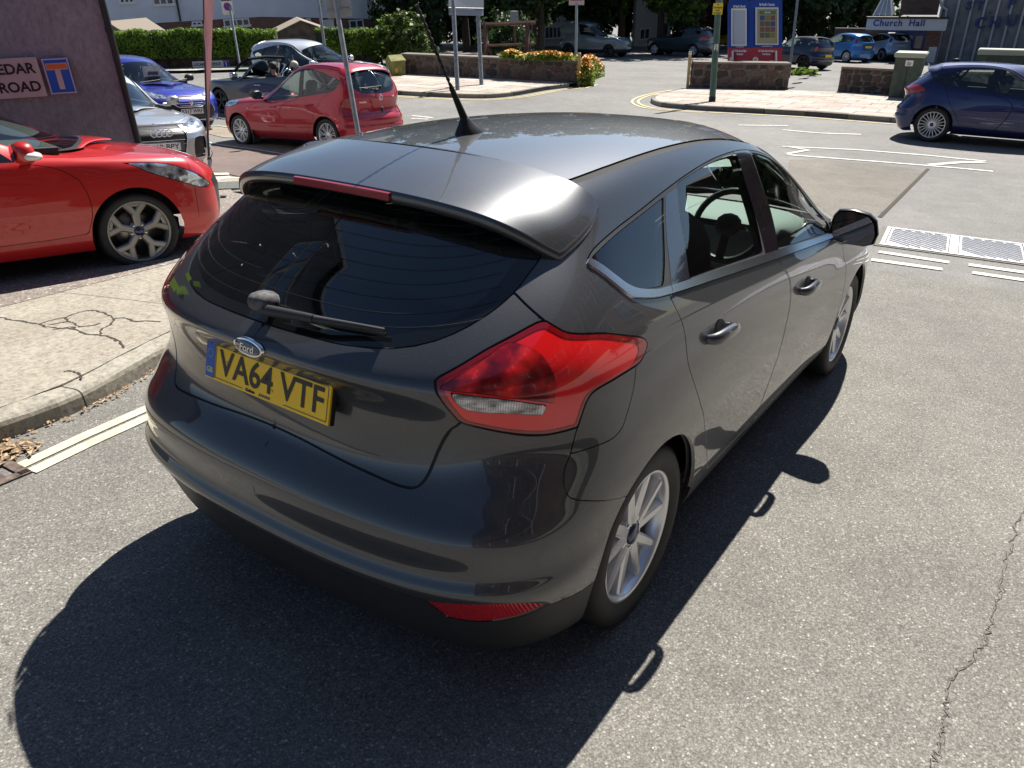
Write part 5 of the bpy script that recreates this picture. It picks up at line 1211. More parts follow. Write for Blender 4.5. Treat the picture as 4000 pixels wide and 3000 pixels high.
text('maker_script', 'TOYOTA', .035, CHROME, yr, (-.42, -.60, .86), (PI/2, 0, -.35), bold=.001); text('model_script', 'YARIS', .035, CHROME, yr, (.38, -.61, .94), (PI/2, 0, .3), bold=.001)
b = MB(); b.blob((0, -.67, .72), (.035, .02, .05), 2); b.build('tailgate_handle', BLACK, yr); b = MB(); b.tube([(0, -.57, 1.05), (.1, -.60, 1.12), (-.42, -.54, 1.10)], [.02, .014, .008], 6); b.build('wiper_arm', BLACK, yr)
b = MB(); b.tube([(0, .1, 1.54), (0, .02, 1.68)], .006, 5); b.blob((0, .1, 1.54), (.025, .05, .02), 1); b.build('antenna', BLACK, yr)
b = MB(); b.blob((-.835, 2.1, .72), (.01, .03, .014), 1); b.build('side_repeater', LENSW, yr); b = MB(); b.box((-.76, 2.05, .2), (.16, .02, .24)); b.build('mud_flap', BLACK, yr)
# bright blue hatchback
pr, pS, pw = make_car('hatchback_car', 'bright blue hatchback facing the camera with a white price card behind its windscreen', None,
    dict(pos=(0,0,0), wb=2.62, ro=.80, fo=.84, W=1.80, H=1.46, belt=.99, yr=-.35, yf=1.35, yc=2.50, hood=.98, nose=.76, zs=.18, nu=150, nv=110, head='std', wheel=(.316, .225, .225, (5, .05), ALLOY), mirror_mat=BLACK, lowpaint=True,
         extra=[('radiator_grille', [(14.35,6.0),(14.35,6.0),(17,6.35),(17,6.35),(17,4.6),(17,4.6),(14.9,4.7),(14.9,4.7)], GRILLE, -.006), ('lower_grille', [(14.0,2.9),(17,2.9),(17,1.2),(14.2,1.2)], GRILLE, -.006)]), BLUE)
place(pr, -17.53, 8.71, -93.6*D2R)
bars(pr, 'grille_bar', [(-.40+.05*k, .40-.05*k, 3.455+.006*k, .70-.045*k, .05) for k in range(4)], CHROME); bars(pr, 'grille_surround', [(-.47, .47, 3.42, .745, .06), (-.27, .27, 3.475, .535, .03), (-.55, .55, 3.44, .26, .09)], CHROME, .022)
for sx in (-1, 1):
    b = MB(); b.tube([(sx*.47, 3.36, .745), (sx*.40, 3.40, .62), (sx*.27, 3.46, .535)], .011, 6); b.build('grille_surround', CHROME, pr)
b = MB(); b.blob((0, 3.49, .63), (.045, .015, .055), 2); b.build('badge', CHROME, pr)
plate_obj(pr, (0, 3.492, .445), (.0, 0, PI), 'KS17 WRF', False, gb=False)
b = MB(); b.box((.05, 2.12, 1.16), (.40, .004, .26), T=Matrix.Translation((0,0,0))); b.build('price_card', WHT, pr); b = MB(); b.box((.03, 2.127, 1.15), (.24, .003, .07)); b.build('price_card_print', mat('print_dark', (.05, .08, .12), .6), pr)
text('price_print', '£7,995', .07, mat('print_dark'), pr, (.05, 2.13, 1.22), (PI/2, 0, PI)) if False else None
b = MB(); b.tube([(.55, 2.50, .99), (.05, 2.42, 1.03)], .010, 5); b.build('wiper_arm', BLACK, pr); b = MB(); b.tube([(-.2, 2.52, .99), (-.62, 2.38, 1.03)], .010, 5); b.build('wiper_arm', BLACK, pr)
# silver coupe
ar, aS, aw = make_car('coupe_car', 'silver coupe with a four ring badge, its nose between the wall and the flag', None,
    dict(pos=(0,0,0), wb=2.75, ro=.95, fo=.90, W=1.85, H=1.37, belt=.93, yr=-.1, yf=1.25, yc=2.35, hood=.93, nose=.74, zs=.15, nu=200, nv=130, head='audi', doors=2, lowpaint=True, spoiler=False, wheel=(.33, .245, .24, (5, .06), ALLOY), mirror_mat=SILV,
         extra=[('radiator_grille', [(14.62,6.2),(14.62,6.2),(17,6.3),(17,6.3),(17,1.2),(17,1.2),(15.0,1.2),(15.0,1.2),(14.62,3.0)], GRILLE, -.012), ('air_intake', [(13.2,3.0),(14.1,2.9),(14.15,1.3),(13.3,1.2)], GRILLE, -.02)]), SILV)
place(ar, -13.10, 5.58, -101*D2R)
bars(ar, 'grille_bar', [(-.36, .36, 3.66, .72-.058*k, .03) for k in range(5) if k != 2], CHROME, .012); bars(ar, 'grille_surround', [(-.40, .40, 3.652, .775, .03)], CHROME, .022)
for sx in (-1, 1):
    b = MB(); b.tube([(sx*.40, 3.615, .775), (sx*.405, 3.63, .55), (sx*.33, 3.66, .30)], .011, 6); b.build('grille_surround', CHROME, ar)
    b = MB(); b.lathe([(-.02, .055), (.02, .055), (.02, .035), (-.02, .035)], 20, 'y', T=Matrix.Translation((sx*.71, 3.42, .33)), closed=True); b.build('fog_lamp', CHROME, ar)
    b = MB(); b.tube([(sx*.55, 3.56, .245), (sx*.80, 3.40, .25)], .008, 5); b.build('air_intake_trim', CHROME, ar)
for k in range(4):
    b = MB(); b.lathe([(-.006, .055), (.008, .052), (.008, .040), (-.006, .038)], 24, 'y', T=Matrix.Translation((-.115+.077*k, 3.685+.003*(k % 2), .655)), closed=True); b.build('ring_badge', CHROME, ar)
plate_obj(ar, (0, 3.685, .455), (0, 0, PI), 'FT10 BPY', False, gb=False)
b = MB(); b.box((0, 3.66, .455), (.66, .02, .14)); b.build('plate_backing', mat('grey_trim', (.10, .10, .10), .5), ar)
# grey convertible, roof down, two people in it
mr, mS, mw = make_car('convertible_car', 'dark grey small convertible with its roof down and black wheels, behind the crimson hatchback', None,
    dict(pos=(0,0,0), wb=2.467, ro=.60, fo=.66, W=1.68, H=1.40, belt=.96, yr=-.2, yf=1.42, yc=1.95, hood=.92, nose=.78, zs=.17, nu=150, nv=110, head='small', tail='mini', convertible=True, doors=2, wheel=(.31, .195, .225, (5, .055), BALLOY), mirror_mat=CHROME, handle_mat=CHROME), GUN)
place(mr, -14.5, 12.17, 92*D2R)
b = MB()
for sx in (-1, 1): b.tube([(sx*.74, 1.98, .96), (sx*.66, 1.62, 1.26), (sx*.60, 1.42, 1.37)], .034, 8)
b.tube([(-.60, 1.42, 1.37), (0, 1.47, 1.40), (.60, 1.42, 1.37)], .036, 8); b.build('windscreen_frame', mat('frame_matt', (.012, .012, .013), .85, spec=.2), mr)
b = MB(); b.add([(-.74, 1.98, .96), (.74, 1.98, .96), (.60, 1.44, 1.36), (0, 1.49, 1.39), (-.60, 1.44, 1.36)], [(0, 1, 2, 3, 4)]); b.build('windscreen_pane', GLASS, mr)
b = MB(); b.blob((0, -.12, .98), (.62, .28, .12), 2, e=.6); b.build('folded_roof', mat('canvas', (.02, .02, .022), .95), mr)
for sx in (-1, 1):
    b = MB(); b.tube([(sx*.36-.17, .28, .9), (sx*.36-.15, .28, 1.10), (sx*.36, .28, 1.17), (sx*.36+.15, .28, 1.10), (sx*.36+.17, .28, .9)], .024, 8); b.build('roll_hoop', CHROME, mr)
def in_car(root, lx, ly, lz, *a, **k):
    bpy.context.view_layer.update(); w_ = root.matrix_world @ Vector((lx, ly, lz)); return person(a[0], a[1], w_, root.rotation_euler.z + k.get('dy', 0), *a[2:])
in_car(mr, .36, .75, .50, 'person', 'white haired driver sitting in the grey convertible with the roof down', SKIN1, mat('white_hair', (.62, .56, .46), .8), mat('shirt_grey', (.3, .3, .32), .8))
in_car(mr, -.36, .75, .50, 'person', 'dark haired passenger in a black jacket in the grey open convertible', SKIN1, mat('dark_hair', (.02, .015, .012), .7), mat('jacket_black', (.015, .015, .017), .8))
# light silver people carrier
vr, vS, vw = make_car('people_carrier', 'light silver people carrier beyond the grey convertible, front windows open', None,
    dict(pos=(0,0,0), wb=2.70, ro=.80, fo=.84, W=1.80, H=1.64, belt=1.06, yr=-.62, yf=1.20, yc=2.62, hood=1.08, nose=.86, zs=.18, roofw=1.10, nu=130, nv=90, head='std', tail='high', wheel=(.32, .205, .21, (5, .05), ALLOY), mirror_mat=WSIL, interior=True), WSIL)
place(vr, -18.7, 15.04, -78*D2R)
in_car(vr, .36, 1.15, .62, 'person', 'driver with dark hair at the wheel of the silver people carrier', SKIN1, mat('dark_hair'), mat('shirt_dark', (.04, .05, .10), .8))
# navy hatchback on the main road, right
br, bS, bw = make_car('hatchback_car', 'navy blue hatchback with many spoked silver wheels on the main road at the right edge', None,
    dict(pos=(0,0,0), wb=2.63, ro=.78, fo=.86, W=1.81, H=1.44, belt=.97, yr=-.28, yf=1.35, yc=2.5, zs=.16, nu=200, nv=120, tail='wide', lowpaint=True, wheel=(.322, .225, .238, (20, .012), ALLOY), cap=mat('wheel_cap'), tailmat=mat('lamp_dull')), NAVY)
place(br, -.52, 16.42, -90.4*D2R)
b = MB(); b.blob((0, .05, 1.46), (.02, .09, .03), 1); b.build('antenna', BLACK, br)
in_car(br, .36, 1.05, .42, 'person', 'driver of the navy blue hatchback seen as a dark shape behind the glass', SKIN1, mat('dark_hair'), mat('jacket_black'))
# grey van under the trees
nr, nS, nw = make_car('van', 'slate grey panel van parked under the trees beside the driveway, facing right', None,
    dict(pos=(0,0,0), wb=2.70, ro=.82, fo=.84, W=1.80, H=1.84, belt=1.20, yr=-.72, yf=1.35, yc=2.35, hood=1.16, nose=.98, zs=.20, roofw=1.22, nu=110, nv=80, head='small', tail='high', van=True, doors=2, quarter=True, spoiler=False, wheel=(.335, .205, .23, (5, 'star'), BALLOY), mirror_mat=BLACK), SLATE)
place(nr, -23.8, 41.38, -90.5*D2R); b = MB(); b.box((0, 3.53, .50), (.52, .012, .11)); b.build('number_plate', WHT, nr)
b = MB()
for sx in (-1, 1): b.tube([(sx*.70, -.5, 1.80), (sx*.70, -.4, 1.88), (sx*.70, 1.1, 1.88), (sx*.70, 1.2, 1.80)], .02, 5)
b.build('roof_rail', BLACK, nr)
gr_, gS, gw = make_car('suv_car', 'dark slate sport utility car driving left past the trees behind the driveway', None,
    dict(pos=(0,0,0), wb=2.72, ro=.86, fo=.90, W=1.88, H=1.66, belt=1.12, yr=-.45, yf=1.25, yc=2.45, hood=1.08, nose=.90, zs=.22, nu=110, nv=80, tail='wide', trim=False, wheel=(.345, .225, .235, (5, 'double'), ALLOY), mirror_mat=DSLATE), DSLATE)
place(gr_, -17.81, 46.07, 82*D2R)
in_car(gr_, -.40, 1.05, .60, 'person', 'driver in a pink top at the open window of the dark slate sport utility car', SKIN1, mat('dark_hair'), mat('shirt_pink', (.6, .3, .32), .8))
kr_, kS, kw_ = make_car('convertible_car', 'dark blue small convertible with a black fabric roof parked behind the church notice boards', None,
    dict(pos=(0,0,0), wb=2.495, ro=.70, fo=.66, W=1.73, H=1.42, belt=1.0, yr=-.45, yf=1.1, yc=1.95, zs=.18, nu=110, nv=80, tail='mini', doors=2, roof_mat=mat('canvas'), spoiler=False, wheel=(.315, .205, .235, (5, 'double'), BALLOY), mirror_mat=CHROME, seat_mat=None), DBLUE)
place(kr_, -8.9, 38.07, 71*D2R)
b = MB(); b.box((0, -.735, .62), (.5, .01, .11)); b.build('number_plate', mat('plate_yellow'), kr_)
cr2, cS, cw_ = make_car('hatchback_car', 'sky blue hatchback parked in front of the church hall', None,
    dict(pos=(0,0,0), wb=2.489, ro=.68, fo=.80, W=1.72, H=1.48, belt=1.02, yr=-.35, yf=1.25, yc=2.42, zs=.19, nu=110, nv=80, tail='high', lowpaint=True, doors=2, wheel=(.30, .195, .225, (15, .022), ALLOY), mirror_mat=SKYB), SKYB)
place(cr2, -8.99, 47.0, 62*D2R); b = MB(); b.box((0, -.70, .80), (.5, .01, .11)); b.build('number_plate', mat('plate_yellow'), cr2)
hr, hS, hw_ = make_car('crossover_car', 'pale blue small crossover with a black roof at the church hall doors', None,
    dict(pos=(0,0,0), wb=2.43, ro=.58, fo=.70, W=1.74, H=1.52, belt=1.06, yr=-.25, yf=1.2, yc=2.3, zs=.22, nu=100, nv=70, tail='high', doors=2, roof_mat=BLACK, tailmat=mat('lamp_black', (.02, .01, .012), .1, coat=1), wheel=(.34, .205, .23, (5, .07), BALLOY), mirror_mat=BLACK), PALEB)
place(hr, -7.6, 49.9, 52*D2R)
b = MB(); b.lathe([(.10, .20), (.11, .20), (.11, .185), (.10, .185)], 7, 'x', T=Matrix.Translation((-.78, 0, .34)) @ Matrix.Rotation(PI, 4, 'Z'), closed=True); b.build('wheel_trim', ALLOY, hr)
ye, yeS, yew = make_car('hatchback_car', 'yellow car glimpsed between the green lamp post and the trees', None,
    dict(pos=(0,0,0), wb=2.5, ro=.68, fo=.80, W=1.72, H=1.46, belt=.98, yr=-.35, yf=1.25, yc=2.42, nu=60, nv=40, interior=False, mirrors=False), paint('paint_yellow', (.55, .42, .05), .1, .4, False))
pp_ = gnd(1568, 110); place(ye, pp_.x-1, pp_.y+6, 85*D2R)
# ------------------------------------------------------------ plants
def leafmat(name, c1, c2, tr=.25):
    def f(nt, b):
        oi = nt.nodes.new('ShaderNodeObjectInfo'); n = tex(nt, 1.1, 4); n2 = tex(nt, 30, 2); 
        c = mixc(nt, ramp(nt, n.outputs[0], [(.3, c1), (.7, c2)]), ramp(nt, n2.outputs[0], [(.3, (.6, .6, .6)), (.7, (1.4, 1.4, 1.2))]), 1, 'MULTIPLY')
        nt.links.new(c, b.inputs['Base Color']); out = nt.nodes['Material Output']; t = nt.nodes.new('ShaderNodeBsdfTranslucent'); nt.links.new(c, t.inputs[0]); mx = nt.nodes.new('ShaderNodeMixShader'); mx.inputs[0].default_value = tr
        nt.links.new(b.outputs[0], mx.inputs[1]); nt.links.new(t.outputs[0], mx.inputs[2]); nt.links.new(mx.outputs[0], out.inputs[0])
    return mat(name, c1, .55, spec=.35, fn=f)
L_DARK = leafmat('leaf_dark', (.022, .045, .016), (.060, .105, .032), .35); L_MID = leafmat('leaf_mid', (.045, .09, .02), (.10, .18, .04), .4); L_PURP = leafmat('leaf_purple', (.03, .014, .02), (.08, .035, .045)); L_LIME = leafmat('leaf_lime', (.10, .17, .03), (.22, .32, .05), .4); L_HEDGE = leafmat('leaf_hedge', (.06, .11, .018), (.20, .32, .04), .35)
BARK = mat('bark', (.05, .04, .03), .9, fn=noisy((.02, .017, .012), (.08, .065, .05), 12, .6, 40, .03))
def leaf_mesh(name, n, fn, size, seed=0, droop=0, aspect=.55):
    """n separate leaves; fn(rng) -> position and outward direction"""
    rng = np.random.RandomState(seed); P, D = fn(rng, n); n = len(P); s = size*rng.uniform(.6, 1.4, n)[:, None]
    R = rng.normal(size=(n, 3)); N = D*1.0 + R*.8; N[:, 2] += .35; N /= np.linalg.norm(N, axis=1, keepdims=True); U = np.cross(N, rng.normal(size=(n, 3))); U /= np.linalg.norm(U, axis=1, keepdims=True); W_ = np.cross(N, U)
    a, b, c, d = P-U*s, P+W_*s*aspect+N*s*.15, P+U*s, P-W_*s*aspect+N*s*.15; V = np.stack([a, b, c, d], 1).reshape(-1, 3); F = np.arange(4*n).reshape(-1, 4)
    me = bpy.data.meshes.new(name); me.vertices.add(4*n); me.vertices.foreach_set('co', V.ravel()); me.loops.add(4*n); me.loops.foreach_set('vertex_index', F.ravel().astype(np.int32)); me.polygons.add(n); me.polygons.foreach_set('loop_start', np.arange(0, 4*n, 4, dtype=np.int32)); me.update(); return me
def clumps(blobs, dens=1):
    """leaf positions gathered in clumps over a set of ellipsoids"""
    def f(rng, n):
        w_ = np.array([b[3]*b[4]*b[5] for b in blobs])**.67; w_ /= w_.sum(); P = []; D = []
        for b, k in zip(blobs, (w_*n).astype(int)):
            nc = max(6, k//60); d = rng.normal(size=(nc, 3)); d /= np.linalg.norm(d, axis=1, keepdims=True); r = rng.uniform(.72, 1.05, nc)[:, None]; cc = d*r*[b[3], b[4], b[5]]
            idx = rng.randint(0, nc, k); p = cc[idx] + rng.normal(size=(k, 3))*[b[3], b[4], b[5]]*.11; P.append(p+[b[0], b[1], b[2]]); D.append(d[idx])
        return np.vstack(P), np.vstack(D)
    return f
CR = {}
def crown_mesh(kind, seed):
    if (kind, seed) in CR: return CR[(kind, seed)]
    rng = random.Random(seed*31+len(kind)); bl = []
    if kind == 'oak':
        for k in range(16): a = rng.uniform(0, 2*PI); r = rng.uniform(.3, 2.6); z = rng.uniform(2.1, 7.6); r *= 1-abs(z-4.6)/6; bl.append((r*math.cos(a), r*math.sin(a), z, rng.uniform(1, 1.6), rng.uniform(1, 1.6), rng.uniform(.7, 1.1)))
        me = leaf_mesh('crown', 17000, clumps(bl), .12, seed)
    elif kind == 'low':
        for k in range(14): a = rng.uniform(0, 2*PI); r = rng.uniform(.2, 2.2); z = rng.uniform(.9, 5.5); bl.append((r*math.cos(a), r*math.sin(a), z, rng.uniform(.9, 1.5), rng.uniform(.9, 1.5), rng.uniform(.8, 1.2)))
        me = leaf_mesh('crown', 14000, clumps(bl), .10, seed)
    CR[(kind, seed)] = me; return me
def tree(label, x, y, kind, seed, m, s=1, sz=1, group=None, name='tree', rot=0, trunk=True):
    t = empty(name, (x, y, TH(x, y)), (0, 0, rot)); tag(t, label, 'tree', group); t.scale = (s, s, s*sz)
    me = crown_mesh(kind, seed).copy(); link('crown', me, m, t)
    rng = random.Random(seed+int(x*10)); b = MB(); h = 5.2 if kind == 'oak' else 4.0
    b.tube([(0, 0, -.2), (.05, .03, h*.35), (-.05, .08, h*.7), (.02, 0, h*1.2)], [.24, .18, .13, .05], 9)
    for k in range(8):
        a = rng.uniform(0, 2*PI); z0 = h*rng.uniform(.4, .9); r = rng.uniform(1.2, 2.4); b.tube([(0, 0, z0), (math.cos(a)*r*.5, math.sin(a)*r*.5, z0+.7), (math.cos(a)*r, math.sin(a)*r, z0+1.6)], [.085, .05, .02], 6)
    b.build('trunk', BARK, t); return t
G_T = 'trees along the far side of the main road'
TL = [(880, 100, 3, 'low', 3, L_DARK, 1.15, 'dark evergreen tree beside the white house, behind the laurel bush'), (930, 108, 9, 'low', 4, L_DARK, 1.5, 'dark dense tree behind the antenna of the grey hatchback'), (1010, 112, 6, 'oak', 1, L_DARK, 1.15, 'dark tree behind the twin grey sign posts'),
      (1075, 108, 12, 'low', 5, L_DARK, 1.3, 'bushy dark tree behind the brown timber frame'), (1168, 115, 1, 'oak', 2, L_DARK, 1.05, 'dark broad tree with a bare trunk left of the grey van'), (1262, 112, 10, 'oak', 3, L_DARK, 1.25, 'large dark tree over the grey van'), (1340, 112, 8, 'oak', 1, L_MID, 1.2, 'green leafy tree between the van and the slate car'),
      (1425, 112, 4, 'oak', 2, L_MID, 1.15, 'sunlit green tree over the slate sport utility car'), (1510, 105, 8, 'oak', 4, L_PURP, 1.2, 'purple leaved tree behind the green lamp post'), (1600, 102, 14, 'oak', 3, L_PURP, 1.3, 'dark purple tree behind the church notice boards'), (1700, 100, 12, 'oak', 2, L_DARK, 1.15, 'thin dark tree above the dark blue convertible'), (1765, 98, 18, 'oak', 1, L_DARK, 1.3, 'dark tree above the sky blue hatchback'), (1850, 95, 26, 'oak', 4, L_DARK, 1.5, 'tall dark tree behind the church hall roof')]
for i, (px, py, back, kind, seed, m_, s_, lab) in enumerate(TL):
    p = gnd(px, max(py, 128)); v = Vector((p.x-CW[0], p.y-CW[1], 0)).normalized(); p = Vector((p.x, p.y, 0)) + v*(back+(2 if px > 1100 else 2)); tree(lab, p.x, p.y, kind, seed, m_, s_, rot=i*1.3, sz=1.0)
for i, (px, d) in enumerate(((930, 55), (1020, 58), (1120, 62), (1220, 64), (1290, 60), (1350, 66), (1420, 68), (1490, 62), (1550, 68), (1610, 60), (1670, 66), (1740, 60), (1800, 64), (1870, 62))):
    q = at(px, 60, d); tree('distant dark tree closing the view behind the nearer trees and houses', q.x, q.y, 'low', 3+i % 3, L_DARK, 2.3, rot=i*2.1, sz=1.1, group='distant trees closing the view')
def bush(label, x, y, r, m, n, size, seed, z0=0, cat='bush', name='bush', sq=1):
    rng = random.Random(seed); bl = [(rng.uniform(-.4, .4)*r[0], rng.uniform(-.4, .4)*r[1], r[2]*rng.uniform(.35, 1.2), r[0]*.62, r[1]*.62, r[2]*.62) for k in range(8)]
    me = leaf_mesh('foliage', n, clumps(bl), size, seed); o = link(name, me, m, None, (x, y, TH(x, y)+z0)); tag(o, label, cat); return o
p = gnd(890, 150); v = Vector((p.x-CW[0], p.y-CW[1], 0)).normalized(); q = p+v*2.0; bush('rounded laurel bush with pale green leaves behind the stone wall', q.x, q.y, (1.75, 1.3, 1.25), leafmat('leaf_laurel', (.05, .085, .02), (.12, .17, .04), .3), 5200, .11, 11)
q = at(832, 95, 35); bush('yellow green leafy shrub between the hedge and the laurel bush', q.x, q.y, (1.0, .8, 1.3), L_LIME, 1300, .12, 12)
q = at(1045, 95, 33); bush('dark bush inside the brown timber frame', q.x+1.2, q.y, (1.6, 1.0, 1.4), L_DARK, 4000, .08, 13)
q = at(1108, 100, 36); bush('dark glossy bush against the brick house', q.x, q.y, (1.3, 1.0, 1.4), L_DARK, 3000, .08, 14)
# box hedge of leaves around a dense core
def hedge(label, a, b, w_, z0, z1, seed):
    a = np.array(a); b = np.array(b); L = np.linalg.norm(b-a); d = (b-a)/L; nn = np.array([-d[1], d[0]]); e = empty('hedge'); tag(e, label, 'hedge')
    def f(rng, n):
        u = rng.uniform(0, L, n); side = rng.randint(0, 4, n); jit = rng.normal(0, .045, n)+.05*np.sin(u*3.1)+.03*np.sin(u*7.7); t = np.where(side < 2, rng.uniform(0, 1, n), 1.0); vv = np.where(side < 2, -w_/2+jit, rng.uniform(-w_/2, w_/2, n)); hh = np.where(side < 2, t, 1+jit/(z1-z0)*.8)
        x = a[0]+d[0]*u+nn[0]*vv*-1*-1; y = a[1]+d[1]*u+nn[1]*vv; z = TH(x, y)+z0+(z1-z0)*hh
        D = np.where(side[:, None] < 2, [-nn[0], -nn[1], .15], [0, 0, 1.]); return np.stack([x, y, z], -1), D
    link('foliage', leaf_mesh('foliage', int(L*1500), f, .055, seed), L_HEDGE, e)
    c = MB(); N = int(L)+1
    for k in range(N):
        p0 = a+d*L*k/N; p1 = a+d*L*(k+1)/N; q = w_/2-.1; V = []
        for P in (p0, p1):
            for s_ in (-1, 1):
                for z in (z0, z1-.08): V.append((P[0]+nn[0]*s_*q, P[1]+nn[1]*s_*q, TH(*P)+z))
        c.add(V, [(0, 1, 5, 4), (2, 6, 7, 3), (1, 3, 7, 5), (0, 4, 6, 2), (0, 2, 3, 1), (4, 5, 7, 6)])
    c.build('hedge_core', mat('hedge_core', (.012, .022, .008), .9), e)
hA, hB, hC, hD, hE = (np.array(g2(*q)) for q in ((215, 155), (395, 153), (608, 146), (697, 143), (806, 139.5)))
back = np.array([-.75, .66])*.35
ext = hA + (hA-hB)*.25
hedge('long clipped green hedge above the low brick wall, left of the garden shed', ext+back, hC+back, .8, .45, 1.42, 21); hedge('short clipped green hedge right of the garden shed', hD+back, hE+back, .8, .45, 1.42, 22)
# ------------------------------------------------------------ stone walls
STONE = [mat('stone_%s' % n, c, .9, fn=noisy(tuple(x*.55 for x in c), tuple(min(.6, x*1.5) for x in c), 9, .5, 30, .02)) for n, c in (('red', (.13, .075, .06)), ('purple', (.10, .065, .062)), ('brown', (.15, .11, .085)), ('dark', (.06, .048, .044)))]
MORT = mat('mortar', (.11, .09, .08), .95, fn=noisy((.07, .055, .05), (.20, .17, .145), 9, .5, 40)); COPE = conc('coping', (.20, .175, .155)); STM = []
for k in range(6):
    rng = random.Random(k); n = 7; b = MB(); an = sorted(rng.uniform(-.25, .25)+2*PI*i/n for i in range(n)); f = [(math.copysign(abs(math.cos(a))**.6, math.cos(a))*.5*rng.uniform(.86, 1), math.copysign(abs(math.sin(a))**.6, math.sin(a))*.5*rng.uniform(.86, 1)) for a in an]
    V = [(x, 0, z) for x, z in f]+[(x*.86, -1, z*.84) for x, z in f]; b.add(V, [tuple(range(n, 2*n))[::-1]]+[(i, (i+1) % n, n+(i+1) % n, n+i) for i in range(n)]); STM.append(b.mesh('stone'))
def stone_wall(name, label, a, b, h, th=.35, dark=0, sw=.34, sh=.19, cap_over=.04):
    a = np.array(a, float); b = np.array(b, float); L = np.linalg.norm(b-a); d = (b-a)/L; nn = np.array([d[1], -d[0]]); e = empty(name, (a[0], a[1], 0)); tag(e, label, 'wall'); A = a
    def blk(p0, p1, z0, z1, t0, t1):
        V = []
        for P in (p0, p1):
            for t in (t0, t1):
                for z in (z0, z1): V.append((P[0]+nn[0]*t-A[0], P[1]+nn[1]*t-A[1], TH(*P)+z))
        return V, [(0, 4, 5, 1), (2, 3, 7, 6), (1, 5, 7, 3), (0, 2, 6, 4), (0, 1, 3, 2), (4, 6, 7, 5)]
    m = MB(); N = max(1, int(L/1.2))
    for k in range(N): m.add(*blk(a+d*L*k/N, a+d*L*(k+1)/N, -.25, h, 0, -th))
    m.build('wall_core', MORT, e)
    for k in range(N):
        c = MB(); c.add(*blk(a+d*(L*k/N+.004), a+d*(L*(k+1)/N-.004), h, h+.06, cap_over, -th-cap_over)); c.build('coping_stone', COPE, e)
    rng = random.Random(int(L*100)); ang = math.atan2(d[1], d[0])
    def face(p0, dd, LL, ax):
        z = .0; r = 0
        while z < h-.06:
            hh = rng.uniform(.6, 1.4)*sh; hh = min(hh, h-z); u = -rng.uniform(0, .2)
            while u < LL:
                w_ = rng.choice((.45, .7, 1, 1.2, 1.6))*rng.uniform(.85, 1.15)*sw; u0, u1 = max(u, 0), min(u+w_, LL)
                if u1-u0 > .07:
                    P = p0+dd*(u0+u1)/2; o = bpy.data.objects.new('stone', rng.choice(STM)); COL.objects.link(o); o.parent = e; zz = z+hh/2+rng.uniform(-.02, .02)
                    o.location = (P[0]-A[0], P[1]-A[1], TH(*P)+zz); o.scale = ((u1-u0)*.93, rng.uniform(.012, .035), hh*.95); o.rotation_euler = (0, rng.uniform(-.09, .09), ax)
                    if not o.data.materials: o.data.materials.append(STONE[0])
                    o.material_slots[0].link = 'OBJECT'; o.material_slots[0].material = rng.choice(STONE if not dark else [STONE[3], STONE[3], STONE[1]])
                u += w_
            z += hh
    face(a, d, L, ang)
    face(b, -nn, th, ang+PI/2); face(a-nn*th, nn, th, ang-PI/2)
    return e
w3p, w4p = g2(870, 165), g2(1245, 186); stone_wall('stone_wall', 'long red rubble stone wall with flat coping behind the twin grey sign posts', w3p, w4p, .74, sw=.42, sh=.22)
stone_wall('stone_wall', 'short red rubble stone wall under the church notice boards', g2(1493, 197), g2(1700, 200.5), .83)
stone_wall('stone_wall', 'dark mossy stone wall left of the green street cabinet', g2(1808, 205), g2(1960, 216), .78, dark=1); stone_wall('stone_wall', 'dark stone wall hidden behind the navy hatchback, right of the green cabinet', g2(2010, 218), g2(2230, 224), .78, dark=1, sw=.6, sh=.3)
# low brick wall under the hedge

def brickfn(nt, b, c, mo, sc=1):
    tc = nt.nodes.new('ShaderNodeTexCoord'); mp = nt.nodes.new('ShaderNodeMapping'); mp.inputs['Rotation'].default_value = (PI/2, 0, 0); nt.links.new(tc.outputs['Object'], mp.inputs[0]); k = nt.nodes.new('ShaderNodeTexBrick'); nt.links.new(mp.outputs[0], k.inputs['Vector'])
    for i, v in (('Color1', (*c, 1)), ('Color2', (c[0]*.6, c[1]*.6, c[2]*.6, 1)), ('Mortar', (*mo, 1)), ('Scale', 1.0*sc), ('Brick Width', .225), ('Row Height', .075), ('Mortar Size', .008)): k.inputs[i].default_value = v
    nt.links.new(k.outputs['Color'], b.inputs['Base Color']); bump(nt, b, k.outputs['Fac'], -.5, .01)
BRK = None
def brickmat(name, c, mo, ang=0):
    def f(nt, b):
        tc = nt.nodes.new('ShaderNodeTexCoord'); sp = nt.nodes.new('ShaderNodeSeparateXYZ'); nt.links.new(tc.outputs['Object'], sp.inputs[0]); ad = nt.nodes.new('ShaderNodeMath'); ad.operation = 'ADD'; nt.links.new(sp.outputs[0], ad.inputs[0]); nt.links.new(sp.outputs[1], ad.inputs[1]); cb = nt.nodes.new('ShaderNodeCombineXYZ'); nt.links.new(ad.outputs[0], cb.inputs[0]); nt.links.new(sp.outputs[2], cb.inputs[1])
        k = nt.nodes.new('ShaderNodeTexBrick'); nt.links.new(cb.outputs[0], k.inputs['Vector'])
        for i, v in (('Color1', (*c, 1)), ('Color2', (c[0]*.55, c[1]*.55, c[2]*.55, 1)), ('Mortar', (*mo, 1)), ('Scale', 1.0), ('Brick Width', .225), ('Row Height', .075), ('Mortar Size', .009)): k.inputs[i].default_value = v
        nt.links.new(k.outputs['Color'], b.inputs['Base Color']); bump(nt, b, k.outputs['Fac'], -.5, .01)
    return mat(name, c, .9, fn=f)
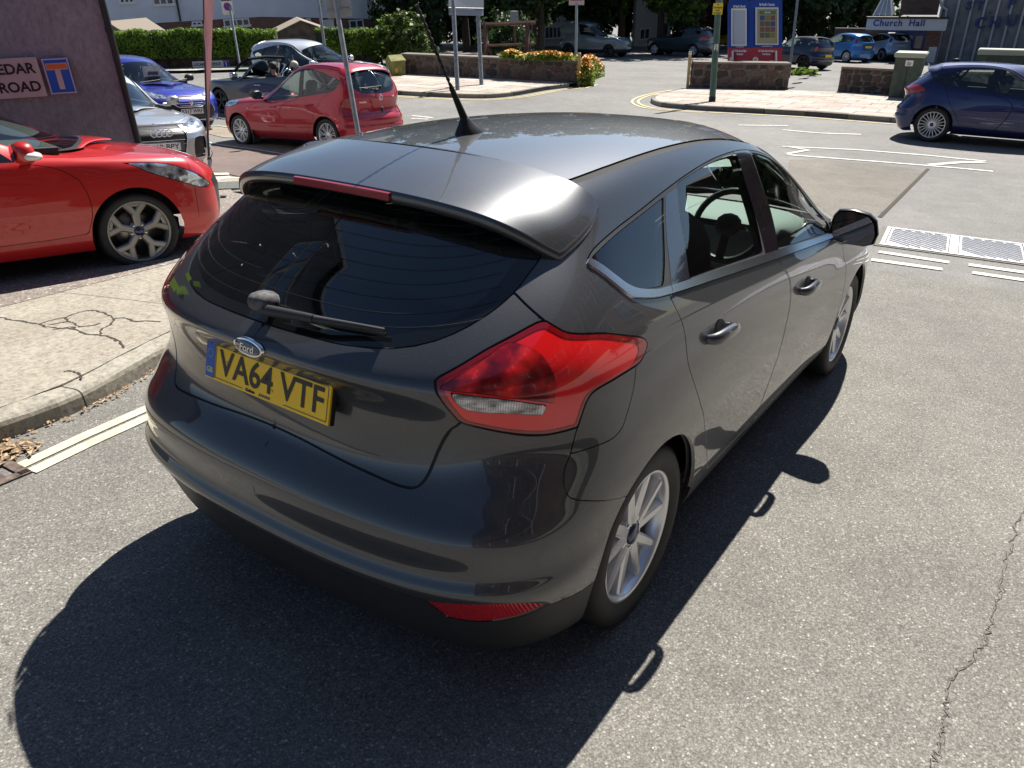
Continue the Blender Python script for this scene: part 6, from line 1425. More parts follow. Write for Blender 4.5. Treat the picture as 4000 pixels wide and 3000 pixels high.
BRK = brickmat('brick_red', (.24, .10, .065), (.20, .17, .15)); BRKD = brickmat('brick_dark', (.10, .06, .05), (.10, .09, .08)); BRKP = brickmat('brick_old', (.17, .085, .065), (.14, .11, .10))
def prism_wall(parent, name, a, b, z0, z1, th, m, A=(0, 0), back=True):
    a = np.array(a, float); b = np.array(b, float); d = (b-a)/np.linalg.norm(b-a); nn = np.array([d[1], -d[0]]); V = []
    for P in (a, b):
        for t in (0, -th):
            for z in (z0, z1): V.append((P[0]+nn[0]*t-A[0], P[1]+nn[1]*t-A[1], z))
    mb = MB(); mb.add(V, [(0, 4, 5, 1), (2, 3, 7, 6), (1, 5, 7, 3), (0, 2, 6, 4), (0, 1, 3, 2), (4, 6, 7, 5)]); return mb.build(name, m, parent)
def low_brick(label, a, b, h):
    e = empty('garden_wall'); tag(e, label, 'wall'); za = TH(*a); zb = TH(*b); N = max(2, int(np.linalg.norm(np.array(b)-np.array(a))/2))
    mm = MB(); cc = MB()
    for k in range(N):
        p = np.array(a)+(np.array(b)-np.array(a))*k/N; q = np.array(a)+(np.array(b)-np.array(a))*(k+1)/N; d = (q-p)/np.linalg.norm(q-p); nn = np.array([d[1], -d[0]])
        for M_, z0, z1, o_ in ((mm, -.3, h, 0), (cc, h, h+.13, .02)):
            V = [(P[0]+nn[0]*t, P[1]+nn[1]*t, TH(*P)+z) for P in (p, q) for t in (o_, -.25-o_) for z in (z0, z1)]; M_.add(V, [(0, 4, 5, 1), (2, 3, 7, 6), (1, 5, 7, 3), (0, 2, 6, 4), (0, 1, 3, 2), (4, 6, 7, 5)])
    mm.build('wall_face', mat('rubble_face', (.07, .055, .05), .95, fn=noisy((.03, .025, .024), (.14, .105, .09), 5, .8, 12, .05)), e); cc.build('brick_coping', BRKP, e); return e
low_brick('low dark wall with a brick top under the long hedge', tuple(ext), tuple(hE), .46)
# street name plate on it
lw_d = (hC-hA)/np.linalg.norm(hC-hA)
def wall_sign(pxs, pys, p0, d, name, label, cat, m, th=.03, rim=None, out=.03):
    c = [on_wall(pxs[0], pys[0], p0, d), on_wall(pxs[1], pys[0], p0, d), on_wall(pxs[1], pys[1], p0, d), on_wall(pxs[0], pys[1], p0, d)]; return c
def board(label, cat, name, c0_, c1_, p0, d, m, th=.02, out=.03, face=None):
    """flat sign board on a wall plane between two picture corners (top left, bottom right)"""
    A = on_wall(*c0_, p0, d); B = on_wall(*c1_, p0, d); dv = Vector((d[0], d[1], 0)).normalized(); n = Vector((d[1], -d[0], 0)).normalized()
    if n.dot(Vector((CW[0]-A.x, CW[1]-A.y, 0))) < 0: n = -n
    wd = (B-A).dot(dv); hh = A.z-B.z; e = empty(name, (A+B)/2 + n*out, (0, 0, math.atan2(dv.y, dv.x) + (0 if abs((Matrix.Rotation(math.atan2(dv.y, dv.x), 3, 'Z') @ Vector((0, -1, 0))).dot(n)-1) < .1 else PI))); tag(e, label, cat)
    b = MB(); b.box((0, 0, 0), (abs(wd), th, hh)); b.build('sign_panel', m, e); return e, abs(wd), hh
SGW = mat('sign_white', (.70, .69, .66), .5); INK = mat('sign_black', (.015, .015, .016), .5); SGB = mat('sign_blue', (.01, .06, .38), .45); SGO = mat('sign_orange', (.62, .16, .05), .5)
e, W1, H1 = board('white street name plate reading LOCARNO AVENUE on the low wall under the hedge', 'street sign', 'street_sign', (415, 133), (496, 143.6), hA, lw_d, SGW)
text('sign_lettering', 'LOCARNO AVENUE', H1*.62, INK, e, (-W1*.10, -.013, 0), (PI/2, 0, 0), bold=.004, wide=W1*.72/(H1*.62*8.6))
b = MB(); b.box((W1*.425, -.014, 0), (W1*.14, .008, H1*1.15)); b.build('blue_panel', SGB, e); b = MB(); b.box((W1*.425, -.02, -H1*.1), (W1*.028, .004, H1*.7)); b.build('white_stem', SGW, e); b = MB(); b.box((W1*.425, -.022, H1*.32), (W1*.085, .004, H1*.22)); b.build('red_bar', SGO, e)
# ------------------------------------------------------------ the near building, left, with its street sign
WD = np.array([math.sin(38*D2R), math.cos(38*D2R)]); WC = at(290, 300, 8.3); wc = np.array([WC.x, WC.y])
def purp(nt, b):
    n = tex(nt, 1.2, 5, rough=.6); n2 = tex(nt, 22, 6, rough=.75, map=(1, 1, .6)); c = mixc(nt, ramp(nt, n.outputs[0], [(.3, (.21, .22, .25)), (.7, (.31, .32, .36))]), ramp(nt, n2.outputs[0], [(.3, (.72, .72, .74)), (.7, (1.25, 1.25, 1.22))]), 1, 'MULTIPLY'); nt.links.new(c, b.inputs['Base Color']); bump(nt, b, n2.outputs[0], .8, .02)
PURP = mat('purple_render', (.13, .115, .14), .92, fn=purp)
bld = empty('house', (wc[0], wc[1], TH(*wc))); tag(bld, 'purple grey rendered house wall with a black downpipe at the left edge', 'house')
ze = bld.location.z
def bp(t, z, o=0): return (WD[0]*-t + WD[1]*o, WD[1]*-t - WD[0]*o, z-ze)   # along the wall, height, outwards
z0 = float(ze)-1.2; b = MB(); WL = 12.6; GH = 6.8; Dp = 9.0
lft = [bp(0, z0), bp(WL, z0), bp(WL, GH-1.2), bp(WL/2, 13.0), bp(0, GH-1.2)]; bk = [(p[0]-.93*Dp, p[1]+.37*Dp, p[2]) for p in lft]
b.add(lft+bk, [(0, 1, 2, 3, 4), (9, 8, 7, 6, 5), (0, 5, 6, 1), (1, 6, 7, 2), (0, 4, 9, 5)]); b.build('wall', PURP, bld)
b = MB(); 
for s_ in (0, 1):
    P0, P1 = (lft[4], lft[3]) if s_ == 0 else (lft[3], lft[2]); Q0, Q1 = (bk[4], bk[3]) if s_ == 0 else (bk[3], bk[2]); up = Vector((0, 0, .12)); o_ = Vector((WD[1], -WD[0], 0))*.3
    V = [Vector(P0)+o_, Vector(P1)+o_, Vector(Q1), Vector(Q0)]; V = V+[v+up for v in V]; b.add(V, [(0, 1, 2, 3), (7, 6, 5, 4), (0, 4, 5, 1), (1, 5, 6, 2), (2, 6, 7, 3), (3, 7, 4, 0)])
b.build('roof', mat('roof_tile', (.07, .055, .05), .85), bld)
b = MB()
for s_ in (0, 1):
    P0, P1 = (lft[4], lft[3]) if s_ == 0 else (lft[3], lft[2]); o_ = Vector((WD[1], -WD[0], 0)); V = [Vector(P0)+o_*.30+Vector((0, 0, -.14)), Vector(P1)+o_*.30+Vector((0, 0, -.14)), Vector(P1)+o_*.30+Vector((0, 0, .13)), Vector(P0)+o_*.30+Vector((0, 0, .13))]; V += [v+o_*.04 for v in V]; b.add(V, [(3, 2, 1, 0), (4, 5, 6, 7), (0, 1, 5, 4), (2, 3, 7, 6)])
b.build('barge_board', mat('white_gloss', (.7, .7, .68), .4), bld)
b = MB(); tp_ = at(228, 0, 8.25); up_ = (tp_-WC); up_.z = 0
b.tube([bp(-.035, z0, .03), bp(-.035, GH-1.3, .03)], .034, 8)
for z in (z0+1.3, z0+3.0, z0+4.7): b.tube([bp(-.035, z, .03), bp(-.035, z+.05, .03)], .042, 8)
b.build('downpipe', BLACK, bld)
# white framed window high in the gable (mirrored in the hatchback's rear glass)
wn = empty('window', parent=bld); WG = mat('white_gloss'); cx_, cz_ = 5.9, 9.7
for c in ((cx_-.62, cz_), (cx_+.62, cz_)):
    for dz in (.38, -.38):
        b = MB(); V = [bp(c[0]+sx*.52, c[1]+dz+sz*.33, .02) for sx, sz in ((-1, -1), (1, -1), (1, 1), (-1, 1))]; b.add(V, [(0, 1, 2, 3), (3, 2, 1, 0)]); b.build('pane', DGLASS, wn)
b = MB()
for z, h_ in ((cz_-.76, .09), (cz_, .09), (cz_+.76, .09)):
    V = [bp(cx_+sx*1.24, z+sz*h_/2, o_) for o_ in (.01, .06) for sx, sz in ((-1, -1), (1, -1), (1, 1), (-1, 1))]; b.add(V, [(0, 1, 2, 3), (7, 6, 5, 4), (0, 4, 5, 1), (2, 6, 7, 3), (1, 5, 6, 2), (0, 3, 7, 4)])
for x, w_ in ((cx_-1.2, .09), (cx_, .10), (cx_+1.2, .09)):
    V = [bp(x+sx*w_/2, cz_+sz*.80, o_) for o_ in (.012, .065) for sx, sz in ((-1, -1), (1, -1), (1, 1), (-1, 1))]; b.add(V, [(0, 1, 2, 3), (7, 6, 5, 4), (0, 4, 5, 1), (2, 6, 7, 3), (1, 5, 6, 2), (0, 3, 7, 4)])
b.build('window_frame', WG, wn)
e, W1, H1 = board('weathered pinkish white CEDAR ROAD name plate on the purple grey wall', 'street sign', 'street_sign', (-70, 130), (105, 206), wc, WD, mat('old_sign', (.5, .42, .42), .6, fn=noisy((.42, .35, .35), (.58, .50, .49), 3)), out=.04)
for tx, zz in (('CEDAR', .22), ('ROAD', -.24)):
    text('sign_lettering', tx, H1*.36, INK, e, (W1*.5-.03-H1*(.62 if tx == 'CEDAR' else .52), -.012, H1*zz), (PI/2, 0, 0), bold=.0035, wide=1.02)
e2, W2, H2 = board('blue no through road panel with an orange bar and white stem beside the name plate', 'street sign', 'street_sign', (90.5, 126), (169, 199), wc, WD, mat('sign_blue2', (.012, .10, .50), .5), out=.045)
b = MB(); b.box((0, -.011, -H2*.06), (H2*.15, .003, H2*.62)); b.build('white_stem', mat('old_sign'), e2); b = MB(); b.box((0, -.012, H2*.27), (H2*.58, .003, H2*.19)); b.build('sign_bar_border', mat('old_sign'), e2); b = MB(); b.box((0, -.014, H2*.27), (H2*.53, .003, H2*.14)); b.build('orange_bar', SGO, e2)
b = MB()
for sx in (-1, 1): b.box((sx*(W2/2-.008), -.011, 0), (.012, .004, H2))
for sz in (-1, 1): b.box((0, -.0115, sz*(H2/2-.008)), (W2, .004, .012))
b.build('sign_rim', mat('pale_rim', (.45, .5, .6), .5), e2)
# ------------------------------------------------------------ houses beyond
WR = mat('white_render', (.62, .66, .72), .85, fn=noisy((.56, .60, .66), (.66, .70, .75), 1.0)); ROOFM = mat('roof_tile')
def window(parent, c, d, w_, h_, m=WG, mull=1, A=(0, 0, 0), out=.03, trans=False, glass=None):
    """c: centre (world), d: wall direction; built as frame and pane"""
    dv = Vector((d[0], d[1], 0)).normalized(); n = Vector((dv.y, -dv.x, 0)); 
    if n.dot(Vector((CW[0]-c[0], CW[1]-c[1], 0))) < 0: n = -n
    c = Vector(c)-Vector(A); f = MB(); t = .07
    def bx(u0, u1, z0_, z1_, o0, o1):
        V = [c+dv*u+n*o+Vector((0, 0, z)) for o in (o0, o1) for u, z in ((u0, z0_), (u1, z0_), (u1, z1_), (u0, z1_))]; f.add(V, [(0, 1, 2, 3), (7, 6, 5, 4), (0, 4, 5, 1), (2, 6, 7, 3), (1, 5, 6, 2), (0, 3, 7, 4)])
    bx(-w_/2, w_/2, h_/2-t, h_/2, 0, .06); bx(-w_/2-.05, w_/2+.05, -h_/2-.04, -h_/2+t, 0, .10); 
    for k in range(mull+2): u = -w_/2+t/2+(w_-t)*k/(mull+1); bx(u-t/2, u+t/2, -h_/2+t, h_/2-t, .002, .058)
    o = f.build('window', m, parent); g = MB(); V = [c+dv*u+n*.02+Vector((0, 0, z)) for u, z in ((-w_/2+.03, -h_/2+.03), (w_/2-.03, -h_/2+.03), (w_/2-.03, h_/2-.03), (-w_/2+.03, h_/2-.03))]; g.add(V, [(0, 1, 2, 3)]); g.build('pane', glass or mat('pane_dark', (.05, .065, .08), .05, coat=.8), o); return o
def house_block(name, label, P, base_px, zt, brick_top, roof=True):
    pass
hp = [at(150, 60, 37), at(568, 60, 41.5), at(815, 62, 45.0)]; hq = [np.array([p.x, p.y]) for p in hp]
hs = empty('house'); tag(hs, 'long white rendered house with a brick lower storey behind the hedge', 'house')
def zat(px, py, p0, d): return on_wall(px, py, p0, d).z
d1 = hq[1]-hq[0]; d2 = hq[2]-hq[1]
zr1 = zat(387, 47, hq[0], d1); zr2 = zat(568, 36, hq[1], d2); zr3 = zat(812, 41, hq[1], d2); zb = TH(*hq[1])-1
def wallq(a, b, za0, za1, zb0, zb1, m, name, parent, o=0):
    d = (b-a)/np.linalg.norm(b-a); n = np.array([d[1], -d[0]]); a = a+n*o; b = b+n*o; mb = MB(); V = [(a[0], a[1], za0), (b[0], b[1], zb0), (b[0], b[1], zb1), (a[0], a[1], za1)]; V += [(v[0]-n[0]*.3, v[1]-n[1]*.3, v[2]) for v in V]; mb.add(V, [(0, 1, 2, 3), (7, 6, 5, 4), (0, 4, 5, 1), (2, 6, 7, 3), (1, 5, 6, 2), (0, 3, 7, 4)]); return mb.build(name, m, parent)
wallq(hq[0], hq[1], zb, zr1, zb, zr2, BRK, 'brick_storey', hs, -.08); wallq(hq[1], hq[2], zb, zr2, zb, zr3, BRK, 'brick_storey', hs, -.08)
ht = zr2+4.2; wallq(hq[0], hq[1], zr1, ht, zr2, ht, WR, 'wall', hs); wallq(hq[1], hq[2], zr2, ht, zr3, ht, WR, 'wall', hs)
b = MB(); nb = np.array([-.78, .62])*6; V = [(p[0]-nb[0]*.06, p[1]-nb[1]*.06, ht-.05) for p in hq]+[(p[0]+nb[0], p[1]+nb[1], ht+3.0) for p in hq]; b.add(V, [(0, 1, 4, 3), (1, 2, 5, 4)]); b.build('roof', ROOFM, hs)
for (x0, x1, y0, y1, i, mu) in ((255, 291, -8, 6.5, 0, 2), (326, 377, -12, 10, 0, 2), (413, 437, 46.5, 55, 0, 1), (481, 540, 42, 55.5, 0, 3), (660, 672, 40, 52, 1, 0), (753, 786, 43.5, 60, 1, 1)):
    p0 = hq[i]; d = (d1, d2)[i]; A_ = on_wall(x0, y0, p0, d); B_ = on_wall(x1, y1, p0, d); c = (A_+B_)/2; window(hs, c, d, math.hypot(B_.x-A_.x, B_.y-A_.y), A_.z-B_.z, mull=mu)
A_ = on_wall(697, 43, hq[1], d2); B_ = on_wall(722, 60, hq[1], d2); dr_ = window(hs, (A_+B_)/2, d2, math.hypot(B_.x-A_.x, B_.y-A_.y), A_.z-B_.z, mull=0, glass=WG); dr_.name = 'door'
b = MB(); p_ = on_wall(386, 0, hq[0], d1); nv = Vector((CW[0]-p_.x, CW[1]-p_.y, 0)).normalized()*.12; b.tube([p_+nv+Vector((0, 0, 3)), on_wall(390, 46, hq[0], d1)+nv], .05, 6); b.build('downpipe', BLACK, hs)
# second white house seen past it
h2 = [at(818, 60, 50), at(905, 60, 50)]; h2q = [np.array([p.x, p.y]) for p in h2]; d3 = h2q[1]-h2q[0]; hs2 = empty('house'); tag(hs2, 'white house with a brick ground floor seen past the dark evergreen tree', 'house')
zr = zat(830, 48, h2q[0], d3); wallq(h2q[0], h2q[1], zr-4, zr, zr-4, zr, BRK, 'brick_storey', hs2, -.06); wallq(h2q[0], h2q[1], zr, zr+6, zr, zr+6, WR, 'wall', hs2)
A_ = on_wall(822, 50, h2q[0], d3); B_ = on_wall(846, 65, h2q[0], d3); window(hs2, (A_+B_)/2, d3, abs((B_-A_).length*.8), A_.z-B_.z, mull=1)
# brick house behind the trees, centre
h3 = [at(1118, 60, 52), at(1160, 60, 52)]; q3 = [np.array([p.x, p.y]) for p in h3]; d4 = q3[1]-q3[0]; hs3 = empty('house'); tag(hs3, 'orange brick house with white window frames glimpsed behind the trees', 'house')
zc0 = zat(1140, 105, q3[0], d4); wallq(q3[0], q3[1], zc0-1, zc0+6, zc0-1, zc0+6, brickmat('brick_orange', (.34, .15, .08), (.3, .26, .22)), 'wall', hs3)
A_ = on_wall(1126, 50, q3[0], d4); B_ = on_wall(1140, 81, q3[0], d4); window(hs3, (A_+B_)/2, d4, 1.1, A_.z-B_.z, mull=0)
h4 = [at(1166, 60, 58), at(1230, 60, 59)]; q4 = [np.array([p.x, p.y]) for p in h4]; d5 = q4[1]-q4[0]; hs4 = empty('house'); tag(hs4, 'cream house with a white bay window behind the grey van', 'house'); zc1 = zat(1200, 100, q4[0], d5)
wallq(q4[0], q4[1], zc1-1, zc1+6, zc1-1, zc1+6, mat('cream_render', (.55, .52, .45), .8), 'wall', hs4)
for x0, x1, y0, y1, mu in ((1176, 1212, 58, 82, 3),):
    A_ = on_wall(x0, y0, q4[0], d5); B_ = on_wall(x1, y1, q4[0], d5); window(hs4, (A_+B_)/2, d5, math.hypot(B_.x-A_.x, B_.y-A_.y), A_.z-B_.z, mull=mu)
h5 = [at(1372, 60, 60), at(1450, 60, 62)]; q5 = [np.array([p.x, p.y]) for p in h5]; d6 = q5[1]-q5[0]; hs5 = empty('house'); tag(hs5, 'pale house glimpsed through the trees above the slate car', 'house'); zc2 = zat(1420, 100, q5[0], d6)
wallq(q5[0], q5[1], zc2-1, zc2+5, zc2-1, zc2+5, mat('cream_render'), 'wall', hs5)
for x0, x1, y0, y1, mu in ((1420, 1442, 50, 84, 1), (1382, 1402, 62, 84, 1)):
    A_ = on_wall(x0, y0, q5[0], d6); B_ = on_wall(x1, y1, q5[0], d6); window(hs5, (A_+B_)/2, d6, math.hypot(B_.x-A_.x, B_.y-A_.y), A_.z-B_.z, mull=mu)
# garden sheds
def shed(label, px, d, w_, dep, h_, rh, yaw):
    c = at(px[0], px[1], d); e = empty('garden_shed', (c.x, c.y, TH(c.x, c.y)-.2), (0, 0, yaw)); tag(e, label, 'shed'); WDm = mat('shed_wood', (.17, .13, .10), .9, fn=noisy((.11, .085, .065), (.22, .18, .14), 3)); N = int(h_/.14)
    for k in range(N):
        b = MB(); b.box((0, -dep/2, .07+k*.14), (w_, .03, .132)); b.build('board', WDm, e)
    b = MB(); b.box((0, 0, h_/2), (w_-.04, dep-.05, h_)); b.add([(-w_/2, -dep/2, h_), (w_/2, -dep/2, h_), (0, -dep/2, h_+rh), (-w_/2, dep/2, h_), (w_/2, dep/2, h_), (0, dep/2, h_+rh)], [(0, 1, 2), (5, 4, 3)]); b.build('shed_body', WDm, e)
    for s_ in (-1, 1):
        b = MB(); V = [(s_*(w_/2+.15), -dep/2-.15, h_-.1), (0, -dep/2-.15, h_+rh+.02), (0, dep/2+.1, h_+rh+.02), (s_*(w_/2+.15), dep/2+.1, h_-.1)]; V += [(v[0], v[1], v[2]+.05) for v in V]; b.add(V, [(0, 1, 2, 3), (7, 6, 5, 4), (0, 4, 5, 1), (2, 6, 7, 3), (0, 3, 7, 4)]); b.build('roof', mat('shed_roof', (.24, .20, .16), .9), e)
    return e
shed('brown wooden garden shed with a pitched roof between the two hedges', (652, 90), 36.2, 2.9, 2.6, 1.50, .50, 38*D2R+.25); shed('low garden shed with a pale roof behind the left end of the hedge', (277, 50), 35, 1.9, 2.0, 1.45, .45, .2)
# ------------------------------------------------------------ posts, signs and boxes
GALV = mat('galvanised', (.27, .28, .29), .55, .3, fn=noisy((.20, .205, .215), (.33, .34, .35), 9)); BACK = mat('sign_back', (.30, .32, .33), .5, .3)
def face_cam(p): return math.atan2(CW[1]-p[1], CW[0]-p[0]) + PI/2
def post(parent, a, b, r, m=GALV, name='post', n=12): mb = MB(); mb.tube([Vector(a), Vector(b)], r, n); return mb.build(name, m, parent)
# leaning pole with the back of a sign, in front of the crimson car
base = gnd(782, 330); top_ = at(719, -30, 12.2); e = empty('sign_pole', (0, 0, 0)); tag(e, 'leaning grey pole with the grey back of a sign, in front of the crimson hatchback', 'signpost')
bb = at(782, 330, 12.6); bb.z = TH(bb.x, bb.y); top_ = at(719, -30, 12.4); post(e, bb, top_, .042)
c = at(733, 18, 12.5); T = Matrix.Translation(c) @ Matrix.Rotation(face_cam(c)+.1, 4, 'Z') @ Matrix.Rotation(-.06, 4, 'Y'); b = MB(); b.box((0, .06, .12), (.40, .012, .52), T=T, bev=.004); b.build('sign_plate', BACK, e)
b = MB(); b.box((0, .045, -.02), (.42, .02, .03), T=T); b.build('sign_clip', GALV, e); b = MB(); b.box((0, .045, .25), (.42, .02, .03), T=T); b.build('sign_clip', GALV, e)
# feather flag
fb_ = gnd(453.5, 371); e = empty('feather_flag'); tag(e, 'faded pink feather flag on a thin black pole at the corner of the bays', 'flag'); tb = at(437, -25, 11.9)
mid = at(447, 290, (Vector(fb_)-Vector(CW)).dot(Vector(cf_))); D_ = (Vector(fb_)-Vector(CW)).dot(Vector(cf_))
P = [at(453.5, 371, D_), at(451, 330, D_), at(446.5, 250, D_), at(442, 120, D_), at(439.5, 0, D_), at(439, -60, D_)]; b = MB(); b.tube(P, [.02, .018, .014, .012, .010, .01], 8); b.build('flag_pole', BLACK, e)
b = MB(); lf = [(439.2, -60), (439.6, 0), (440.6, 70), (442.6, 150), (445.0, 220), (447.2, 270), (449.3, 300)]; rt = [(462, -60), (460.5, 0), (458.6, 70), (456.2, 150), (453.4, 220), (452.2, 270), (451.0, 300)]; V = []; F = []
for k, (l, r_) in enumerate(zip(lf, rt)):
    for q in range(5): t = q/4; p = at(l[0]+(r_[0]-l[0])*t, l[1], D_+.02*math.sin(k*2+q*1.3)); V.append(p)
for k in range(6):
    for q in range(4): F.append((k*5+q, k*5+q+1, k*5+6+q, k*5+5+q))
def flagf(nt, b_):
    w_ = tex(nt, 7, kind='wave', map=(1, 1, 3)); nt.links.new(ramp(nt, w_.outputs[0], [(.55, (.42, .24, .25)), (.8, (.50, .17, .15))]), b_.inputs['Base Color']); out = nt.nodes['Material Output']; t = nt.nodes.new('ShaderNodeBsdfTranslucent'); t.inputs[0].default_value = (.5, .25, .26, 1); mx = nt.nodes.new('ShaderNodeMixShader'); mx.inputs[0].default_value = .45; nt.links.new(b_.outputs[0], mx.inputs[1]); nt.links.new(t.outputs[0], mx.inputs[2]); nt.links.new(mx.outputs[0], out.inputs[0])
b.add(V, F, True); b.build('flag_cloth', mat('flag_pink', (.42, .26, .27), .8, fn=flagf), e)
b = MB(); q0 = at(452, 322, D_); b.tube([q0, at(456, 318, D_), at(459, 332, D_), at(455, 341, D_), at(458, 350, D_)], .006, 5); b.blob(tuple(at(452.5, 344, D_)), (.035, .035, .05), 1); b.build('flag_cord', BLACK, e)
b = MB(); b.tube([at(453.5, 371, D_), at(452.8, 345, D_)], .03, 8); b.build('ground_spike', GALV, e)
# parking zone sign
p0 = gnd(520, 152.5); D_ = (p0-Vector(CW)).dot(Vector(cf_)); e = empty('parking_sign'); tag(e, 'white parking zone sign with a blue disc on a thin pole before the hedge', 'street sign'); post(e, p0, at(493, -8, D_), .045)
c = at(491, 13, D_); T = Matrix.Translation(c) @ Matrix.Rotation(face_cam(c), 4, 'Z') @ Matrix.Rotation(.0, 4, 'Y'); s_ = D_/CAMC[6]*KX
b = MB(); b.box((0, -.06, .03*s_), (23*s_, .02, 34*s_), T=T, bev=.006); b.build('sign_plate', SGW, e)
def disc(r, y, m, nm, cz=0): b = MB(); b.add([(r*math.cos(a), y, cz+r*math.sin(a)) for a in np.linspace(0, 2*PI, 28, endpoint=False)], [tuple(range(28))], T=T); b.build(nm, m, e)
disc(8.0*s_, -.072, mat('sign_red', (.5, .02, .03), .5), 'red_ring', -1*s_); disc(6.2*s_, -.074, SGB, 'blue_disc', -1*s_)
b = MB(); b.box((0, -.076, 0), (2*s_, .002, 13*s_), T=T @ Matrix.Translation((0, 0, -1*s_)) @ Matrix.Rotation(-.8, 4, 'Y')); b.build('red_stroke', mat('sign_red'), e)
tm = text_mesh('ZONE 9', 6*s_, .001, bold=.01); tm.transform(T @ Matrix.Translation((0, -.073, 12*s_)) @ Matrix.Rotation(PI/2, 4, 'X')); link('sign_lettering', tm, INK, e)
# pole with a sign seen edge on
p0 = at(700, 93, 31); p0.z = TH(p0.x, p0.y); e = empty('sign_pole'); tag(e, 'grey pole with a dark sign seen edge on, before the garden shed', 'signpost'); post(e, p0, at(685, -20, 31), .06); c = at(687, 5, 33); T = Matrix.Translation(c) @ Matrix.Rotation(face_cam(c)+1.25, 4, 'Z'); b = MB(); b.box((.0, -.08, .3), (.6, .02, 1.0), T=T); b.build('sign_plate', mat('sign_dark', (.05, .06, .07), .5), e)
# twin post sign
pa, pb_ = gnd(989, 203), gnd(1040.5, 191); e = empty('road_sign'); tag(e, 'grey back of a road sign on two tall galvanised posts on the far pavement', 'road sign'); Da = (pa-Vector(CW)).dot(Vector(cf_)); Db = (pb_-Vector(CW)).dot(Vector(cf_))
ta = at(977, -10, Da); tb2 = at(1030, -10, Db); ta.x, ta.y = (pa.x*.85+ta.x*.15, pa.y*.85+ta.y*.15); post(e, pa, at(978, -10, Da), .068); post(e, pb_, at(1030.5, -12, Db), .068)
V = [at(968, -14, Da+.0), at(1045, -14, Db+.0), at(1044, 30.5, Db), at(969, 28.5, Da)]; b = MB(); n_ = Vector(cf_)*.09; V = [v+n_ for v in V]; V2 = [v+n_*.3 for v in V]; b.add(V+V2, [(0, 1, 2, 3), (7, 6, 5, 4), (0, 4, 5, 1), (2, 6, 7, 3), (1, 5, 6, 2), (0, 3, 7, 4)]); b.build('sign_plate', BACK, e)
for y in (17.5,):
    b = MB(); b.tube([at(969, y, Da+.05), at(1044, y+1.5, Db+.05)], .025, 6); b.build('sign_rail', GALV, e)
# white plate on a thin pole by the grey van
p0 = gnd(1243, 180); D_ = (p0-Vector(CW)).dot(Vector(cf_)); e = empty('parking_sign'); tag(e, 'thin pale pole with a small white sign at the end of the stone wall', 'street sign'); post(e, p0, at(1246, -10, D_), .045, mat('pole_green', (.33, .38, .36), .5)); c = at(1245.5, 2, D_); T = Matrix.Translation(c) @ Matrix.Rotation(face_cam(c), 4, 'Z'); s_ = D_/CAMC[6]*KX; b = MB(); b.box((0, -.06, 3*s_), (33*s_, .02, 22*s_), T=T, bev=.005); b.build('sign_plate', mat('sign_pale', (.42, .42, .44), .5), e); b = MB(); b.box((0, -.072, 2*s_), (26*s_, .003, 4*s_), T=T); b.build('red_print', mat('print_red', (.45, .12, .14), .5), e)
# wooden marker posts
for (x, y0, y1, lab) in ((1250.5, 117, 187.5, 'pale wooden marker post at the end of the long stone wall'), (1484.5, 115, 196, 'pale wooden marker post left of the church notice boards')):
    p0 = gnd(x, y1); D_ = (p0-Vector(CW)).dot(Vector(cf_)); e = empty('marker_post', p0, (0, 0, .4)); tag(e, lab, 'post'); h_ = (y1-y0)*KX*D_/CAMC[6]*.96; b = MB(); b.box((0, 0, h_/2), (.095, .095, h_), bev=.012); b.build('post', mat('pale_wood', (.42, .32, .15), .8, fn=noisy((.34, .25, .12), (.48, .38, .2), 8)), e); b = MB(); b.box((0, 0, h_-.06), (.10, .10, .05)); b.build('reflector_band', SGW if x > 1400 else mat('pale_wood'), e)
# grit bin
p0 = gnd(857, 168); D_ = (p0-Vector(CW)).dot(Vector(cf_)); s_ = KX*D_/CAMC[6]; e = empty('grit_bin', p0, (0, 0, face_cam(p0)+.35)); tag(e, 'mossy yellow grit bin against the stone wall', 'grit bin'); MOSS = mat('mossy_yellow', (.22, .20, .06), .85, fn=noisy((.12, .13, .05), (.30, .27, .08), 5, .3, 30))
b = MB(); w_, h_ = 30*s_, 33*s_; V = [(-w_/2*.94, -.3, 0), (w_/2*.94, -.3, 0), (w_/2*.94, .3, 0), (-w_/2*.94, .3, 0), (-w_/2, -.34, h_), (w_/2, -.34, h_), (w_/2, .34, h_), (-w_/2, .34, h_)]; b.add(V, [(0, 1, 5, 4), (1, 2, 6, 5), (2, 3, 7, 6), (3, 0, 4, 7), (3, 2, 1, 0)]); b.build('bin_body', MOSS, e)
b = MB(); V = [(-w_/2-.03, -.37, h_), (w_/2+.03, -.37, h_), (w_/2+.03, .37, h_), (-w_/2-.03, .37, h_), (-w_/2, 0, h_+.22), (w_/2, 0, h_+.22), (-w_/2-.03, -.37, h_+.05), (w_/2+.03, -.37, h_+.05)]; b.add(V, [(0, 1, 7, 6), (6, 7, 5, 4), (4, 5, 2, 3), (1, 2, 5, 7), (0, 6, 4, 3), (3, 2, 1, 0)]); b.build('bin_lid', MOSS, e); b = MB(); b.box((-w_*.22, -.335, h_*.52), (w_*.25, .03, h_*.30)); b.build('label_plate', mat('label_orange', (.55, .33, .03), .6), e)
